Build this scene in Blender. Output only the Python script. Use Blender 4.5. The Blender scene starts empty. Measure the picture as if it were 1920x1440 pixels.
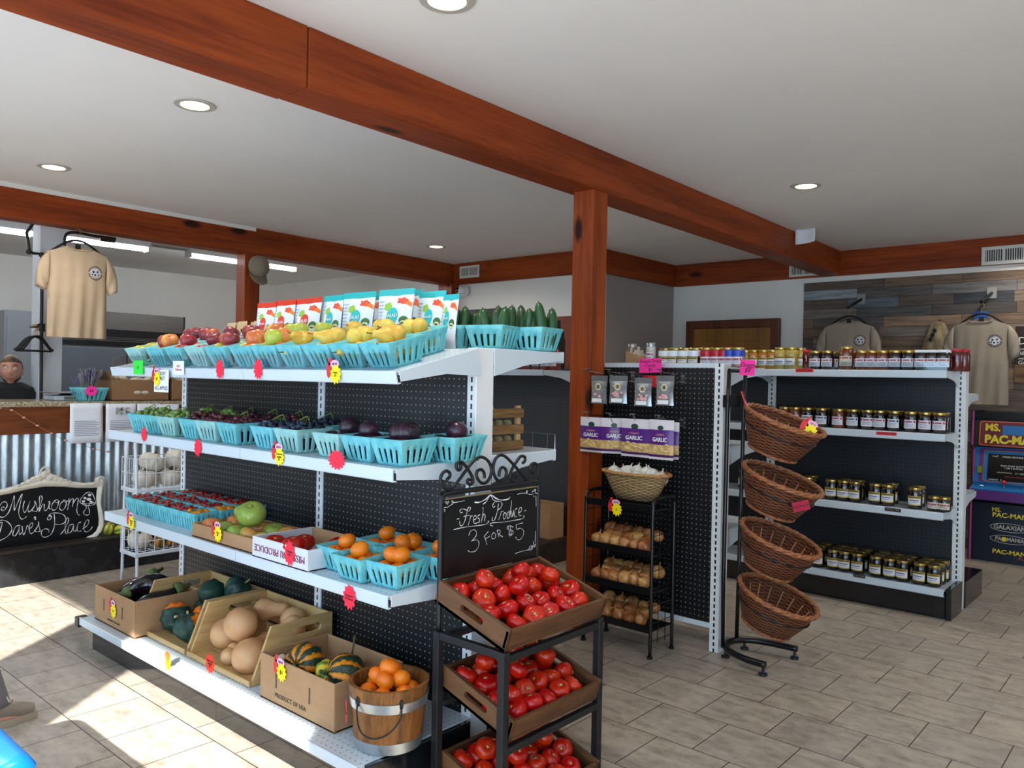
import bpy, math, random, mathutils
from math import sin, cos, pi, radians, sqrt, atan2
from mathutils import Vector, Matrix
random.seed(11)
sc = bpy.context.scene
COL = sc.collection
# ------------------------------------------------------------------ camera
F, YAW, PIT, ROL, CH = 1490.36, 0.71891, -0.00666, -0.02006, 1.3385
def cam_axes():
    cy, sy = cos(YAW), sin(YAW)
    f = Vector((-sy*cos(PIT), cy*cos(PIT), sin(PIT)))
    r = Vector((cy, sy, 0)); d = f.cross(r)
    c, s = cos(ROL), sin(ROL)
    return c*r+s*d, c*d-s*r, f
RX, RD, RF = cam_axes()
cd = bpy.data.cameras.new('camera'); cam = bpy.data.objects.new('camera', cd); COL.objects.link(cam)
cd.sensor_width = 36; cd.lens = F*36/1920; cd.clip_start = .02
m = Matrix((RX, -RD, -RF)).transposed().to_4x4(); m.translation = (0, 0, CH)
cam.matrix_world = m; sc.camera = cam
def U(px, py, x=None, y=None, z=None):
    """the point of the place seen at a photo pixel, on the plane x=, y= or z="""
    d = RX*((px-960)/F)+RD*((py-720)/F)+RF
    t = x/d.x if x is not None else y/d.y if y is not None else (z-CH)/d.z
    return Vector((d.x*t, d.y*t, CH+d.z*t))
# ------------------------------------------------------------------ light
SUN_AZ = Vector((-.613, .79)); EL = radians(31)
w = bpy.data.worlds.new('sky'); sc.world = w; w.use_nodes = True
nt = w.node_tree; bg = nt.nodes['Background']
bg.inputs[0].default_value = (.52, .76, 1.0, 1); bg.inputs[1].default_value = 5.0      # clear blue sky
sl = bpy.data.lights.new('sun', 'SUN'); sl.energy = 21; sl.angle = radians(.6); sl.color = (1, .965, .90)
so = bpy.data.objects.new('sun', sl); COL.objects.link(so)
dv = Vector((SUN_AZ.x*cos(EL), SUN_AZ.y*cos(EL), -sin(EL)))
so.rotation_euler = dv.to_track_quat('-Z', 'Y').to_euler(); so.location = (4, -8, 6)
WY = -1.3                                    # the glazed front wall, behind the photographer
WIN = [(-3.3, -2.1, .25, 2.45), (-1.4, .1, .05, 2.45), (.5, 2.1, .05, 2.45), (2.4, 4.1, .05, 2.45), (-5.2, -3.75, .25, 2.45)]
FILL_OPENING = [(5.9, 7.2, 1.2, 2.3)]          # unseen window opening, added to the right-hand wall for fill light
for x0, x1, z0, z1 in WIN:
    al = bpy.data.lights.new('window_portal', 'AREA'); al.shape = 'RECTANGLE'; al.size = x1-x0; al.size_y = z1-z0
    al.cycles.is_portal = True
    ao = bpy.data.objects.new('window_portal', al); COL.objects.link(ao)
    ao.location = ((x0+x1)/2, WY-.12, (z0+z1)/2); ao.rotation_euler = (-pi/2, 0, 0)
for y0, y1, z0, z1 in FILL_OPENING:
    al = bpy.data.lights.new('window_portal', 'AREA'); al.shape = 'RECTANGLE'; al.size = z1-z0; al.size_y = y1-y0; al.cycles.is_portal = True
    ao = bpy.data.objects.new('window_portal', al); COL.objects.link(ao); ao.location = (4.32, (y0+y1)/2, (z0+z1)/2); ao.rotation_euler = (0, pi/2, 0)
vs = sc.view_settings; vs.view_transform = 'Standard'; vs.look = 'None'; vs.exposure = -0.12; vs.gamma = 1; vs.use_curve_mapping = False
cy = sc.cycles; cy.use_denoising = True; cy.max_bounces = 9; cy.diffuse_bounces = 8; cy.glossy_bounces = 3
cy.transparent_max_bounces = 8; cy.transmission_bounces = 4; cy.sample_clamp_indirect = 6; cy.caustics_reflective = False; cy.caustics_refractive = False
# ------------------------------------------------------------------ materials
def lin(c):
    return tuple((x/12.92 if x <= .04045 else ((x+.055)/1.055)**2.4) for x in c)
def H(h):
    return lin(tuple(int(h[i:i+2], 16)/255 for i in (0, 2, 4)))
MATS = {}
class NT:
    def __init__(s, name):
        s.m = bpy.data.materials.new(name); s.m.use_nodes = True
        s.t = s.m.node_tree; s.b = s.t.nodes['Principled BSDF']; s.n = s.t.nodes
    def node(s, kind, **kw):
        n = s.n.new('ShaderNode'+kind)
        for k, v in kw.items():
            if k[0] == 'i' and k[1:].isdigit(): n.inputs[int(k[1:])].default_value = v
            else: setattr(n, k, v)
        return n
    def link(s, a, b): s.t.links.new(a, b)
    def math(s, op, a, b=None, c=None):
        n = s.node('Math', operation=op)
        for i, x in enumerate((a, b, c)):
            if x is None: continue
            if isinstance(x, (int, float)): n.inputs[i].default_value = x
            else: s.link(x, n.inputs[i])
        return n.outputs[0]
    def mix(s, f, a, b):
        n = s.node('Mix', data_type='RGBA')
        for i, x in ((0, f), (6, a), (7, b)):
            if isinstance(x, (int, float)): n.inputs[i].default_value = x
            elif isinstance(x, tuple): n.inputs[i].default_value = (*x, 1)[:4]
            else: s.link(x, n.inputs[i])
        return n.outputs[2]
    def coord(s, scale=(1, 1, 1), which='Object', loc=(0, 0, 0)):
        t = s.node('TexCoord'); mp = s.node('Mapping'); mp.inputs['Scale'].default_value = scale; mp.inputs['Location'].default_value = loc
        s.link(t.outputs[which], mp.inputs[0]); return mp.outputs[0]
    def noise(s, vec, scale, detail=3, rough=.5):
        n = s.node('TexNoise'); n.inputs['Scale'].default_value = scale; n.inputs['Detail'].default_value = detail
        n.inputs['Roughness'].default_value = rough; s.link(vec, n.inputs['Vector']); return n.outputs[0]
    def ramp(s, f, stops):
        n = s.node('ValToRGB'); e = n.color_ramp.elements
        while len(e) < len(stops): e.new(.5)
        for i, (p, c) in enumerate(stops):
            e[i].position = p; e[i].color = (*c, 1) if isinstance(c, tuple) else (c, c, c, 1)
        s.link(f, n.inputs[0]); return n.outputs[0]
    def bump(s, h, strength=.3, dist=.01):
        n = s.node('Bump'); n.inputs['Strength'].default_value = strength; n.inputs['Distance'].default_value = dist
        s.link(h, n.inputs['Height']); s.link(n.outputs[0], s.b.inputs['Normal'])
    def set(s, col=None, rough=.5, metal=0, spec=.5, sub=0, coat=0, rnd=0):
        b = s.b
        if col is not None:
            if rnd:
                oi = s.node('ObjectInfo'); hs = s.node('HueSaturation')
                hs.inputs['Fac'].default_value = 1
                v = s.math('MULTIPLY_ADD', oi.outputs['Random'], rnd*.06, .5-rnd*.03); s.link(v, hs.inputs['Hue'])
                v = s.math('MULTIPLY_ADD', oi.outputs['Random'], rnd*.5, 1-rnd*.25); s.link(v, hs.inputs['Value'])
                if isinstance(col, tuple): hs.inputs['Color'].default_value = (*col, 1)
                else: s.link(col, hs.inputs['Color'])
                col = hs.outputs[0]
            if isinstance(col, tuple): b.inputs['Base Color'].default_value = (*col, 1)
            else: s.link(col, b.inputs['Base Color'])
        b.inputs['Roughness'].default_value = rough; b.inputs['Metallic'].default_value = metal
        b.inputs['Specular IOR Level'].default_value = spec
        if sub:
            b.inputs['Subsurface Weight'].default_value = sub; b.inputs['Subsurface Radius'].default_value = (.02, .008, .004)
            b.inputs['Subsurface Scale'].default_value = .5
        if coat: b.inputs['Coat Weight'].default_value = coat; b.inputs['Coat Roughness'].default_value = .1
        return s.m
def mat(name, hexc, rough=.5, metal=0, spec=.5, var=0, vscale=20, stretch=(1, 1, 1), hex2=None, bump=0, bscale=None, rnd=0, coat=0, sub=0, bdist=.004):
    """plain painted / printed / cloth surface: base colour, mottled towards a second colour by noise"""
    if name in MATS: return MATS[name]
    n = NT(name); c = H(hexc)
    v = n.coord(stretch)
    col = c
    if var or hex2:
        f = n.noise(v, vscale, 4)
        c2 = H(hex2) if hex2 else tuple(max(0, x*(1-var)) for x in c)
        f = n.ramp(f, [(.35, 0.0), (.65, 1.0)])
        col = n.mix(f, c, c2)
    if bump: n.bump(n.noise(v, bscale or vscale*2, 3), bump, bdist)
    MATS[name] = n.set(col, rough, metal, spec, sub, coat, rnd); return MATS[name]
def wood(name, dark, light, axis=1, scale=9, rough=.5, knots=0, stretch=14, coat=0, bump=.1, spec=.4):
    if name in MATS: return MATS[name]
    n = NT(name); s = [scale]*3; s[axis] = scale/stretch
    v = n.coord(tuple(s))
    a = n.noise(v, 1.0, 5, .6)
    b = n.noise(v, 6.0, 2, .5)
    f = n.math('MULTIPLY_ADD', b, .35, n.math('MULTIPLY', a, .75))
    col = n.ramp(f, [(.34, H(dark)), (.72, H(light))])
    if knots:
        k = [4.6]*3; k[axis] = 1.7
        vo = n.node('TexVoronoi'); vo.inputs['Scale'].default_value = knots; n.link(n.coord(tuple(k)), vo.inputs['Vector'])
        kf = n.ramp(vo.outputs['Distance'], [(.09, 1.0), (.17, 0.0)])
        col = n.mix(kf, col, H('2a1008'))
    n.bump(f, bump, .004)
    MATS[name] = n.set(col, rough, 0, spec, 0, coat); return MATS[name]
def dots(name, base, dot, px=.0254, pz=.0254, r=.0042, axes=(0, 2), rough=.4, phase=(0, 0)):
    """perforated sheet: a grid of small round holes"""
    if name in MATS: return MATS[name]
    n = NT(name); sp = n.node('SeparateXYZ'); n.link(n.coord(), sp.inputs[0])
    def cell(o, p, ph): return n.math('MULTIPLY', n.math('SUBTRACT', n.math('FRACT', n.math('MULTIPLY_ADD', o, 1/p, ph)), .5), p)
    a = cell(sp.outputs[axes[0]], px, phase[0]); b = cell(sp.outputs[axes[1]], pz, phase[1])
    d = n.math('ADD', n.math('MULTIPLY', a, a), n.math('MULTIPLY', b, b))
    ge = n.node('NewGeometry'); nn = n.node('SeparateXYZ'); n.link(ge.outputs['Normal'], nn.inputs[0])
    f = n.math('MULTIPLY', n.math('LESS_THAN', d, r*r), n.math('GREATER_THAN', n.math('ABSOLUTE', nn.outputs[3-axes[0]-axes[1]]), .6))
    col = n.mix(f, H(base), H(dot))
    MATS[name] = n.set(col, rough, 0, .5); return MATS[name]
def slots(name, base='e4e8ea'):
    if name in MATS: return MATS[name]
    n = NT(name); sp = n.node('SeparateXYZ'); n.link(n.coord(), sp.inputs[0])
    a = n.math('LESS_THAN', n.math('ABSOLUTE', sp.outputs[0]), .0045)
    b = n.math('LESS_THAN', n.math('FRACT', n.math('MULTIPLY', sp.outputs[2], 1/.0315)), .6)
    c = n.math('LESS_THAN', sp.outputs[1], -.0005)
    f = n.math('MULTIPLY', n.math('MULTIPLY', a, b), c)
    MATS[name] = n.set(n.mix(f, H(base), H('101215')), .35); return MATS[name]
def glow(name, hexc, strength):
    if name in MATS: return MATS[name]
    n = NT(name); n.b.inputs['Emission Color'].default_value = (*H(hexc), 1); n.b.inputs['Emission Strength'].default_value = strength
    MATS[name] = n.set(H(hexc), .5); return MATS[name]
def clear(name, tint='f4f8fa', alpha=.05, rough=.05):
    """thin clear plastic or glass"""
    if name in MATS: return MATS[name]
    n = NT(name); tr = n.node('BsdfTransparent'); gl = n.node('BsdfGlossy'); gl.inputs['Roughness'].default_value = rough
    tr.inputs[0].default_value = (*H(tint), 1)
    fr = n.node('LayerWeight'); fr.inputs[0].default_value = .5
    mx = n.node('MixShader'); ad = n.math('MULTIPLY_ADD', n.math('POWER', fr.outputs['Facing'], 4), .5, alpha)
    n.link(ad, mx.inputs[0]); n.link(tr.outputs[0], mx.inputs[1]); n.link(gl.outputs[0], mx.inputs[2])
    n.link(mx.outputs[0], n.n['Material Output'].inputs[0]); MATS[name] = n.m; return n.m
# ------------------------------------------------------------------ mesh building
class MB:
    def __init__(s): s.v = []; s.f = []; s.mi = []; s.k = 0; s.M = None
    def add(s, vs, fs):
        b = len(s.v)
        s.v += [tuple(s.M @ Vector(p)) for p in vs] if s.M else [tuple(p) for p in vs]
        s.f += [tuple(b+i for i in f) for f in fs]; s.mi += [s.k]*len(fs); return s
    def box(s, x0, x1, y0, y1, z0, z1):
        return s.add([(x, y, z) for x in (x0, x1) for y in (y0, y1) for z in (z0, z1)],
                     [(0, 1, 3, 2), (4, 6, 7, 5), (0, 4, 5, 1), (2, 3, 7, 6), (0, 2, 6, 4), (1, 5, 7, 3)])
    def cbox(s, c, d): return s.box(c[0]-d[0]/2, c[0]+d[0]/2, c[1]-d[1]/2, c[1]+d[1]/2, c[2]-d[2]/2, c[2]+d[2]/2)
    def hexa(s, p): return s.add(p, [(0, 1, 2, 3), (7, 6, 5, 4), (0, 4, 5, 1), (1, 5, 6, 2), (2, 6, 7, 3), (3, 7, 4, 0)])
    def prism(s, poly, h, fn=lambda a, b, t: (a, b, t), z0=0):
        n = len(poly)
        vs = [fn(a, b, z0) for a, b in poly]+[fn(a, b, z0+h) for a, b in poly]
        return s.add(vs, [tuple(range(n))[::-1], tuple(range(n, 2*n))]+[(i, (i+1) % n, n+(i+1) % n, n+i) for i in range(n)])
    def tube(s, pts, r=.005, n=8, closed=False, cap=True):
        pts = [Vector(p) for p in pts]; N = len(pts)
        if N < 2: return s
        rs = r if isinstance(r, (list, tuple)) else [r]*N
        t0 = (pts[1]-pts[0]).normalized(); up = Vector((0, 0, 1)) if abs(t0.z) < .9 else Vector((1, 0, 0))
        nx = t0.cross(up).normalized(); vs = []; fs = []
        for i, p in enumerate(pts):
            a = pts[(i-1) % N] if (closed or i) else p; b = pts[(i+1) % N] if (closed or i < N-1) else p
            t = (b-a)
            if t.length < 1e-9: t = t0
            t = t.normalized(); nx = (nx-t*nx.dot(t))
            nx = nx.normalized() if nx.length > 1e-6 else t.orthogonal().normalized()
            ny = t.cross(nx)
            vs += [p+(nx*cos(2*pi*j/n)+ny*sin(2*pi*j/n))*rs[i] for j in range(n)]
        L = N if closed else N-1
        for i in range(L):
            for j in range(n):
                a = i*n+j; b = i*n+(j+1) % n; c = ((i+1) % N)*n+(j+1) % n; d = ((i+1) % N)*n+j
                fs.append((a, b, c, d))
        if cap and not closed: fs += [tuple(range(n))[::-1], tuple(range((N-1)*n, N*n))]
        return s.add(vs, fs)
    def lathe(s, prof, n=24, c=(0, 0, 0), fn=None):
        vs = []; fs = []
        for r, z in prof:
            for j in range(n):
                a = 2*pi*j/n; rr = r*(fn(a, z) if fn else 1)
                vs.append((c[0]+rr*cos(a), c[1]+rr*sin(a), c[2]+z))
        for i in range(len(prof)-1):
            for j in range(n): fs.append((i*n+j, i*n+(j+1) % n, (i+1)*n+(j+1) % n, (i+1)*n+j))
        if prof[0][0] > 1e-5: fs.append(tuple(range(n))[::-1])
        if prof[-1][0] > 1e-5: fs.append(tuple(range((len(prof)-1)*n, len(prof)*n)))
        return s.add(vs, fs)
    def ball(s, c, r, nu=12, nv=8, sc_=(1, 1, 1)):
        return s.add_grid(lambda u, v: (c[0]+r*sc_[0]*sin(pi*v)*cos(2*pi*u), c[1]+r*sc_[1]*sin(pi*v)*sin(2*pi*u), c[2]+r*sc_[2]*-cos(pi*v)), nu, nv)
    def add_grid(s, fn, nu, nv, skip=None):
        vs = [fn(i/nu, j/nv) for j in range(nv+1) for i in range(nu+1)]
        fs = [(j*(nu+1)+i, j*(nu+1)+i+1, (j+1)*(nu+1)+i+1, (j+1)*(nu+1)+i) for j in range(nv) for i in range(nu) if not (skip and skip(i, j))]
        return s.add(vs, fs)
    def build(s, name, mats, parent=None, loc=None, rot=None, smooth=False, bev=0, bseg=2, sol=0, sub=0, label=None, merge=False):
        me = bpy.data.meshes.new(name); me.from_pydata(s.v, [], s.f)
        mats = mats if isinstance(mats, list) else [mats]
        for q in mats: me.materials.append(q)
        if len(mats) > 1: me.polygons.foreach_set('material_index', s.mi)
        if merge:
            import bmesh
            b = bmesh.new(); b.from_mesh(me); bmesh.ops.remove_doubles(b, verts=b.verts, dist=merge if isinstance(merge, float) else 1e-5)
            bmesh.ops.recalc_face_normals(b, faces=b.faces); b.to_mesh(me); b.free()
        if smooth: me.shade_smooth() if smooth is True else me.set_sharp_from_angle(angle=radians(smooth)) or None
        if smooth and smooth is not True: me.polygons.foreach_set('use_smooth', [True]*len(me.polygons))
        me.update()
        o = bpy.data.objects.new(name, me); COL.objects.link(o)
        if parent: o.parent = parent
        if loc: o.location = loc
        if rot: o.rotation_euler = rot
        if sol: d = o.modifiers.new('s', 'SOLIDIFY'); d.thickness = sol; d.offset = 0
        if bev: d = o.modifiers.new('b', 'BEVEL'); d.width = bev; d.segments = bseg; d.limit_method = 'ANGLE'
        if sub: d = o.modifiers.new('u', 'SUBSURF'); d.levels = sub; d.render_levels = sub
        if label: o['label'] = label
        return o
def B(*boxes):
    b = MB()
    for q in boxes: b.box(*q)
    return b
def T(pts, r=.005, n=8, **k): return MB().tube(pts, r, n, **k)
def tag(o, label, cat, group=None):
    o['label'] = label; o['category'] = cat
    if group: o['group'] = group
    return o
def thing(name, label, cat, loc=(0, 0, 0), rot=(0, 0, 0), group=None):
    o = bpy.data.objects.new(name, None); COL.objects.link(o); o.location = loc; o.rotation_euler = rot
    o.empty_display_size = .05
    return tag(o, label, cat, group)
def struct(o): o['kind'] = 'structure'; return o
def dup(o, loc=None, rot=None, scale=None, label=None, group=None, parent=None):
    c = o.copy(); COL.objects.link(c)
    if parent: c.parent = parent
    if loc is not None: c.location = loc
    if rot is not None: c.rotation_euler = rot
    if scale is not None: c.scale = (scale,)*3 if isinstance(scale, (int, float)) else scale
    if label: c['label'] = label
    if group: c['group'] = group
    for ch in [q for q in bpy.data.objects if q.parent == o]: dup(ch, parent=c)
    return c
class Kind:
    """first use moves the prototype itself, later uses copy it"""
    def __init__(s, o): s.o = o; s.used = False
    def put(s, loc, rot=(0, 0, 0), scale=1, label=None, group=None):
        sca = (scale,)*3 if isinstance(scale, (int, float)) else scale
        if not s.used:
            s.used = True; o = s.o; o.location = loc; o.rotation_euler = rot; o.scale = sca
            if label: o['label'] = label
            if group: o['group'] = group
            return o
        c = s.o.copy(); COL.objects.link(c); c.location = loc; c.rotation_euler = rot; c.scale = sca
        if label: c['label'] = label
        if group: c['group'] = group
        def kids(a, b):
            for k in KIDS.setdefault(a.name, list(a.children)):
                q = k.copy(); COL.objects.link(q); q.parent = b; kids(k, q)
        kids(s.o, c)
        return c
KIDS = {}
ORD = ['first', 'second', 'third', 'fourth', 'fifth', 'sixth', 'seventh', 'eighth', 'ninth', 'tenth', 'eleventh', 'twelfth', 'thirteenth', 'fourteenth', 'fifteenth', 'sixteenth', 'seventeenth', 'eighteenth', 'nineteenth', 'twentieth', 'twenty-first', 'twenty-second', 'twenty-third', 'twenty-fourth']
def nth(i, n, a='left', b='right'):
    if i == 0: return a+'most'
    if i == n-1: return b+'most'
    return ORD[i]+' from the '+a if i < n/2 else ORD[n-1-i]+' from the '+b
def spline(P, k=6, closed=False):
    P = [Vector(p) for p in P]; n = len(P); out = []
    if n < 3: return P
    for i in range(n if closed else n-1):
        g = lambda j: P[j % n] if closed else P[min(max(j, 0), n-1)]
        a, b, c, d = g(i-1), g(i), g(i+1), g(i+2)
        for j in range(k):
            t = j/k
            out.append(.5*((2*b)+(c-a)*t+(2*a-5*b+4*c-d)*t*t+(3*b-a-3*c+d)*t**3))
    if not closed: out.append(P[-1])
    return out
def text_mesh(txt, size, mt, parent, loc, rot, name='lettering', shear=0, bold=0, width=None, depth=.0006, align='CENTER', label=None, spacing=1, line=.9):
    cu = bpy.data.curves.new('t', 'FONT'); cu.body = txt; cu.size = size; cu.shear = shear; cu.offset = bold; cu.extrude = depth
    cu.align_x = align; cu.align_y = 'CENTER'; cu.space_character = spacing; cu.space_line = line; cu.resolution_u = 3
    o = bpy.data.objects.new('t', cu); COL.objects.link(o); bpy.context.view_layer.update()
    me = bpy.data.meshes.new_from_object(o.evaluated_get(bpy.context.evaluated_depsgraph_get()))
    bpy.data.objects.remove(o)
    r = bpy.data.objects.new(name, me); COL.objects.link(r); me.materials.clear(); me.materials.append(mt)
    if width:
        xs = [v.co.x for v in me.vertices]
        if xs:
            k = width/(max(xs)-min(xs))
            for v in me.vertices: v.co.x *= k
    r.parent = parent; r.location = loc; r.rotation_euler = rot
    if label: r['label'] = label
    return r
FRONT = (pi/2, 0, 0)           # lettering on a face looking towards -Y
EAST = (pi/2, 0, pi/2)         # lettering on a face looking towards +X
# ------------------------------------------------------------------ the room
CEIL = 2.57
def floor_mat():
    n = NT('floor_tile'); v = n.coord((1, 1, 1), 'Object', (1.6804+.28976*40+.14488, -3.2058+.2888*40, 0))
    br = n.node('TexBrick'); br.offset = .5; br.offset_frequency = 2; br.squash = 1
    for k, x in (('Scale', 1), ('Mortar Size', .0022), ('Mortar Smooth', .1), ('Bias', 0), ('Brick Width', .28976), ('Row Height', .2888)): br.inputs[k].default_value = x
    n.link(v, br.inputs['Vector'])
    br.inputs['Color1'].default_value = (.94, .94, .94, 1); br.inputs['Color2'].default_value = (1.05, 1.03, 1.0, 1)
    p = n.coord((5, 14, 1)); f = n.noise(p, 1.3, 6, .62); g = n.noise(n.coord((1, 1, 1)), 22, 5, .6)
    f = n.math('MULTIPLY_ADD', g, .4, n.math('MULTIPLY', f, .7))
    c = n.ramp(f, [(.38, H('877b6e')), (.52, H('a0968a')), (.66, H('b2a799'))])
    mx = n.node('Mix', data_type='RGBA', blend_type='MULTIPLY'); mx.inputs[0].default_value = 1
    n.link(c, mx.inputs[6]); n.link(br.outputs['Color'], mx.inputs[7])
    col = n.mix(br.outputs['Fac'], mx.outputs[2], H('3d3029'))
    n.bump(n.math('SUBTRACT', n.math('MULTIPLY', f, .15), br.outputs['Fac']), .25, .002)
    rg = n.math('MULTIPLY_ADD', f, .35, .2); m = n.set(col, .4, 0, .45); n.link(rg, n.b.inputs['Roughness']); return m
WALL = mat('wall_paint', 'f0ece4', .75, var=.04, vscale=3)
SHADEWALL = mat('shaded_wall_paint', '9f9590', .7, var=.04, vscale=3)  # side wall's lack of window light put into a greyer wall colour
CEILP = mat('ceiling_paint', 'eceae8', .85, var=.03, vscale=2, bump=.08, bscale=60)
CEDAR = wood('cedar_beam', '64230b', 'a04718', 1, 10, .55, 1.0, 16, .05, spec=.22)
CEDARX = wood('cedar_board', '64230b', 'a04718', 0, 10, .55, .9, 16, .05, spec=.22)
CEDARZ = wood('cedar_post', '66250b', 'ab4d19', 2, 10, .55, 1.1, 16, .05, spec=.22)
struct(B((-9.8, 4.2, WY-.1, 7.6, -.05, 0)).build('floor', floor_mat()))
struct(B((-9.8, 4.2, WY-.1, 7.6, CEIL, CEIL+.08)).build('ceiling', CEILP))
struct(B((-16, 16, -16, WY-.1, -.08, -.03), (4.3, 16, WY-.1, 9, -.08, -.03)).build('ground', mat('pavement', 'd2d8de', .9, var=.15, vscale=4)))
struct(B((-9.8, -4.3, 6.12, 6.24, 0, CEIL)).build('wall_back', WALL))
struct(B((-4.4, -4.3, 6.24, 7.5, 0, CEIL)).build('wall_left', SHADEWALL))
far = MB().box(-4.4, 4.2, 7.5, 7.62, 0, CEIL)
struct(far.build('wall_far', WALL))
struct(B((-9.9, -9.75, WY-.1, 6.24, 0, CEIL)).build('wall_kitchen', WALL))
rw_ = MB(); py_ = WY-.1
for y0, y1, z0, z1 in FILL_OPENING: rw_.box(4.2, 4.3, py_, y0, 0, CEIL).box(4.2, 4.3, y0, y1, 0, z0).box(4.2, 4.3, y0, y1, z1, CEIL); py_ = y1
struct(rw_.box(4.2, 4.3, py_, 7.6, 0, CEIL).build('wall_right', WALL))
fw = MB(); xs = sorted(WIN); px = -9.8
for x0, x1, z0, z1 in xs:
    fw.box(px, x0, WY-.1, WY, 0, CEIL); fw.box(x0, x1, WY-.1, WY, 0, z0); fw.box(x0, x1, WY-.1, WY, z1, CEIL); px = x1
fw.box(px, 4.2, WY-.1, WY, 0, CEIL)
struct(fw.build('wall_front', WALL))
for i, (x0, x1, z0, z1) in enumerate(xs):
    f = .05
    struct(B((x0, x1, WY-.14, WY+.02, z0, z0+f), (x0, x1, WY-.14, WY+.02, z1-.01, z1+f), (x0-f, x0, WY-.14, WY+.02, z0, z1), (x1, x1+f, WY-.14, WY+.02, z0, z1)).build('window_%d' % (i+1), mat('window_frame_paint', 'e8e8e6', .4), bev=.004))
tn = [0]
def trim(b, m, **k):
    tn[0] += 1; return struct(b.build('trim_%d' % tn[0], m, **k))
def skew(fx, wd, y0, y1, z0, z1):
    b = MB(); p = []
    for z in (z0, z1): p += [(fx(y0), y0, z), (fx(y1), y1, z), (fx(y1)-wd, y1, z), (fx(y0)-wd, y0, z)]
    return b.hexa(p)
b1 = lambda y: -2.375-.0235*y
b2 = lambda y: -5.925-.0445*y
trim(skew(b1, .19, WY, 1.628, 2.35, CEIL), CEDAR, bev=.006)
trim(skew(b1, .19, 1.632, 7.48, 2.353, CEIL), CEDAR, bev=.006)
trim(skew(b2, .16, WY, 6.1, 2.345, CEIL), CEDAR, bev=.006)
trim(skew(lambda y: b2(y)+.012, .012, WY, 3.62, CEIL-.03, CEIL), mat('white_trim', 'e3e0da', .5))
trim(B((-2.605, -2.47, 3.45, 3.585, 0, 2.36)), CEDARZ, bev=.006)
trim(B((-6.21, -6.07, 3.52, 3.66, 1.0, 2.35)), CEDARZ, bev=.005)
trim(B((-6.35, -6.14, 6.0, 6.118, 0, 2.35)), CEDARZ, bev=.005)
trim(B((-6.2, -4.28, 6.075, 6.119, 2.345, CEIL)), CEDARX, bev=.004)
trim(B((-4.299, -4.255, 6.12, 7.46, 2.345, CEIL)), CEDAR, bev=.004)
trim(B((-4.255, 4.2, 7.455, 7.499, 2.345, CEIL)), CEDARX, bev=.004)
trim(B((-6.1, -4.3, 6.085, 6.119, 0, 1.95)), wood('wainscot_wood', '5d2410', '8e431d', 2, 12, .5, .8))
struct(B((-4.305, -4.285, 6.118, 6.135, 0, 2.345)).build('baseboard_corner', WALL))
# white square column over the counter
trim(B((-6.62, -6.46, 2.10, 2.26, 0, CEIL)), mat('column_paint', 'd8dbe0', .6), bev=.004)
# plank cladding on the far wall
def plank_mat():
    n = NT('reclaimed_planks'); v = n.coord((1, 1, 1), 'Object', (9, 0, 3.03))
    sp = n.node('SeparateXYZ'); n.link(v, sp.inputs[0]); cb = n.node('CombineXYZ'); n.link(sp.outputs[0], cb.inputs[0]); n.link(sp.outputs[2], cb.inputs[1])
    br = n.node('TexBrick'); br.offset = .37; br.offset_frequency = 2; br.squash = .7; br.squash_frequency = 3
    for k, x in (('Scale', 1), ('Mortar Size', .0015), ('Mortar Smooth', 0), ('Bias', 0), ('Brick Width', .62), ('Row Height', .089)): br.inputs[k].default_value = x
    n.link(cb.outputs[0], br.inputs['Vector']); br.inputs['Color1'].default_value = (0, 0, 0, 1); br.inputs['Color2'].default_value = (1, 1, 1, 1)
    base = n.ramp(br.outputs['Color'], [(0, H('3a3f43')), (.25, H('7d6653')), (.45, H('565554')), (.62, H('917761')), (.8, H('626a6f')), (1, H('a9b0ae'))])
    f = n.noise(n.coord((2.2, 1, 26)), 1.6, 6, .65)
    ink = n.ramp(f, [(.36, 0.0), (.66, 1.0)])
    col = n.mix(ink, base, H('8a7f74')); mx = n.node('Mix', data_type='RGBA', blend_type='MULTIPLY'); mx.inputs[0].default_value = .75
    n.link(base, mx.inputs[6]); n.link(n.ramp(f, [(.3, .35), (.62, 1.25)]), mx.inputs[7])
    c = n.mix(br.outputs['Fac'], mx.outputs[2], H('15130f')); n.bump(f, .2, .003); return n.set(c, .65, 0, .3)
trim(B((-2.896, 4.19, 7.482, 7.499, 0.0, 2.297)), plank_mat())
# panelled door
DW = wood('door_pine', '7c4c1c', 'a8712f', 2, 12, .45); DF = wood('door_casing', '4a2412', '70391d', 2, 12, .45)
d = struct(B((-4.03, -3.2, 7.455, 7.498, 0, 1.89)).build('door_1', DW, bev=.002))
B((-4.115, -4.03, 7.44, 7.499, 0, 1.975), (-3.2, -3.115, 7.44, 7.499, 0, 1.975), (-4.03, -3.2, 7.44, 7.499, 1.89, 1.975)).build('door_casing', DF, d, bev=.008)
for x0, x1 in ((-3.93, -3.66), (-3.57, -3.30)):
    for z0, z1 in ((1.52, 1.76), (.95, 1.45), (.2, .82)):
        B((x0, x1, 7.449, 7.458, z0, z1)).build('door_panel', DW, d, bev=.008)
MB().ball((-3.27, 7.42, .98), .03).tube([(-3.27, 7.46, .98), (-3.27, 7.42, .98)], .012).build('door_handle', mat('brass', 'b08a3a', .3, 1), d, smooth=True)
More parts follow.
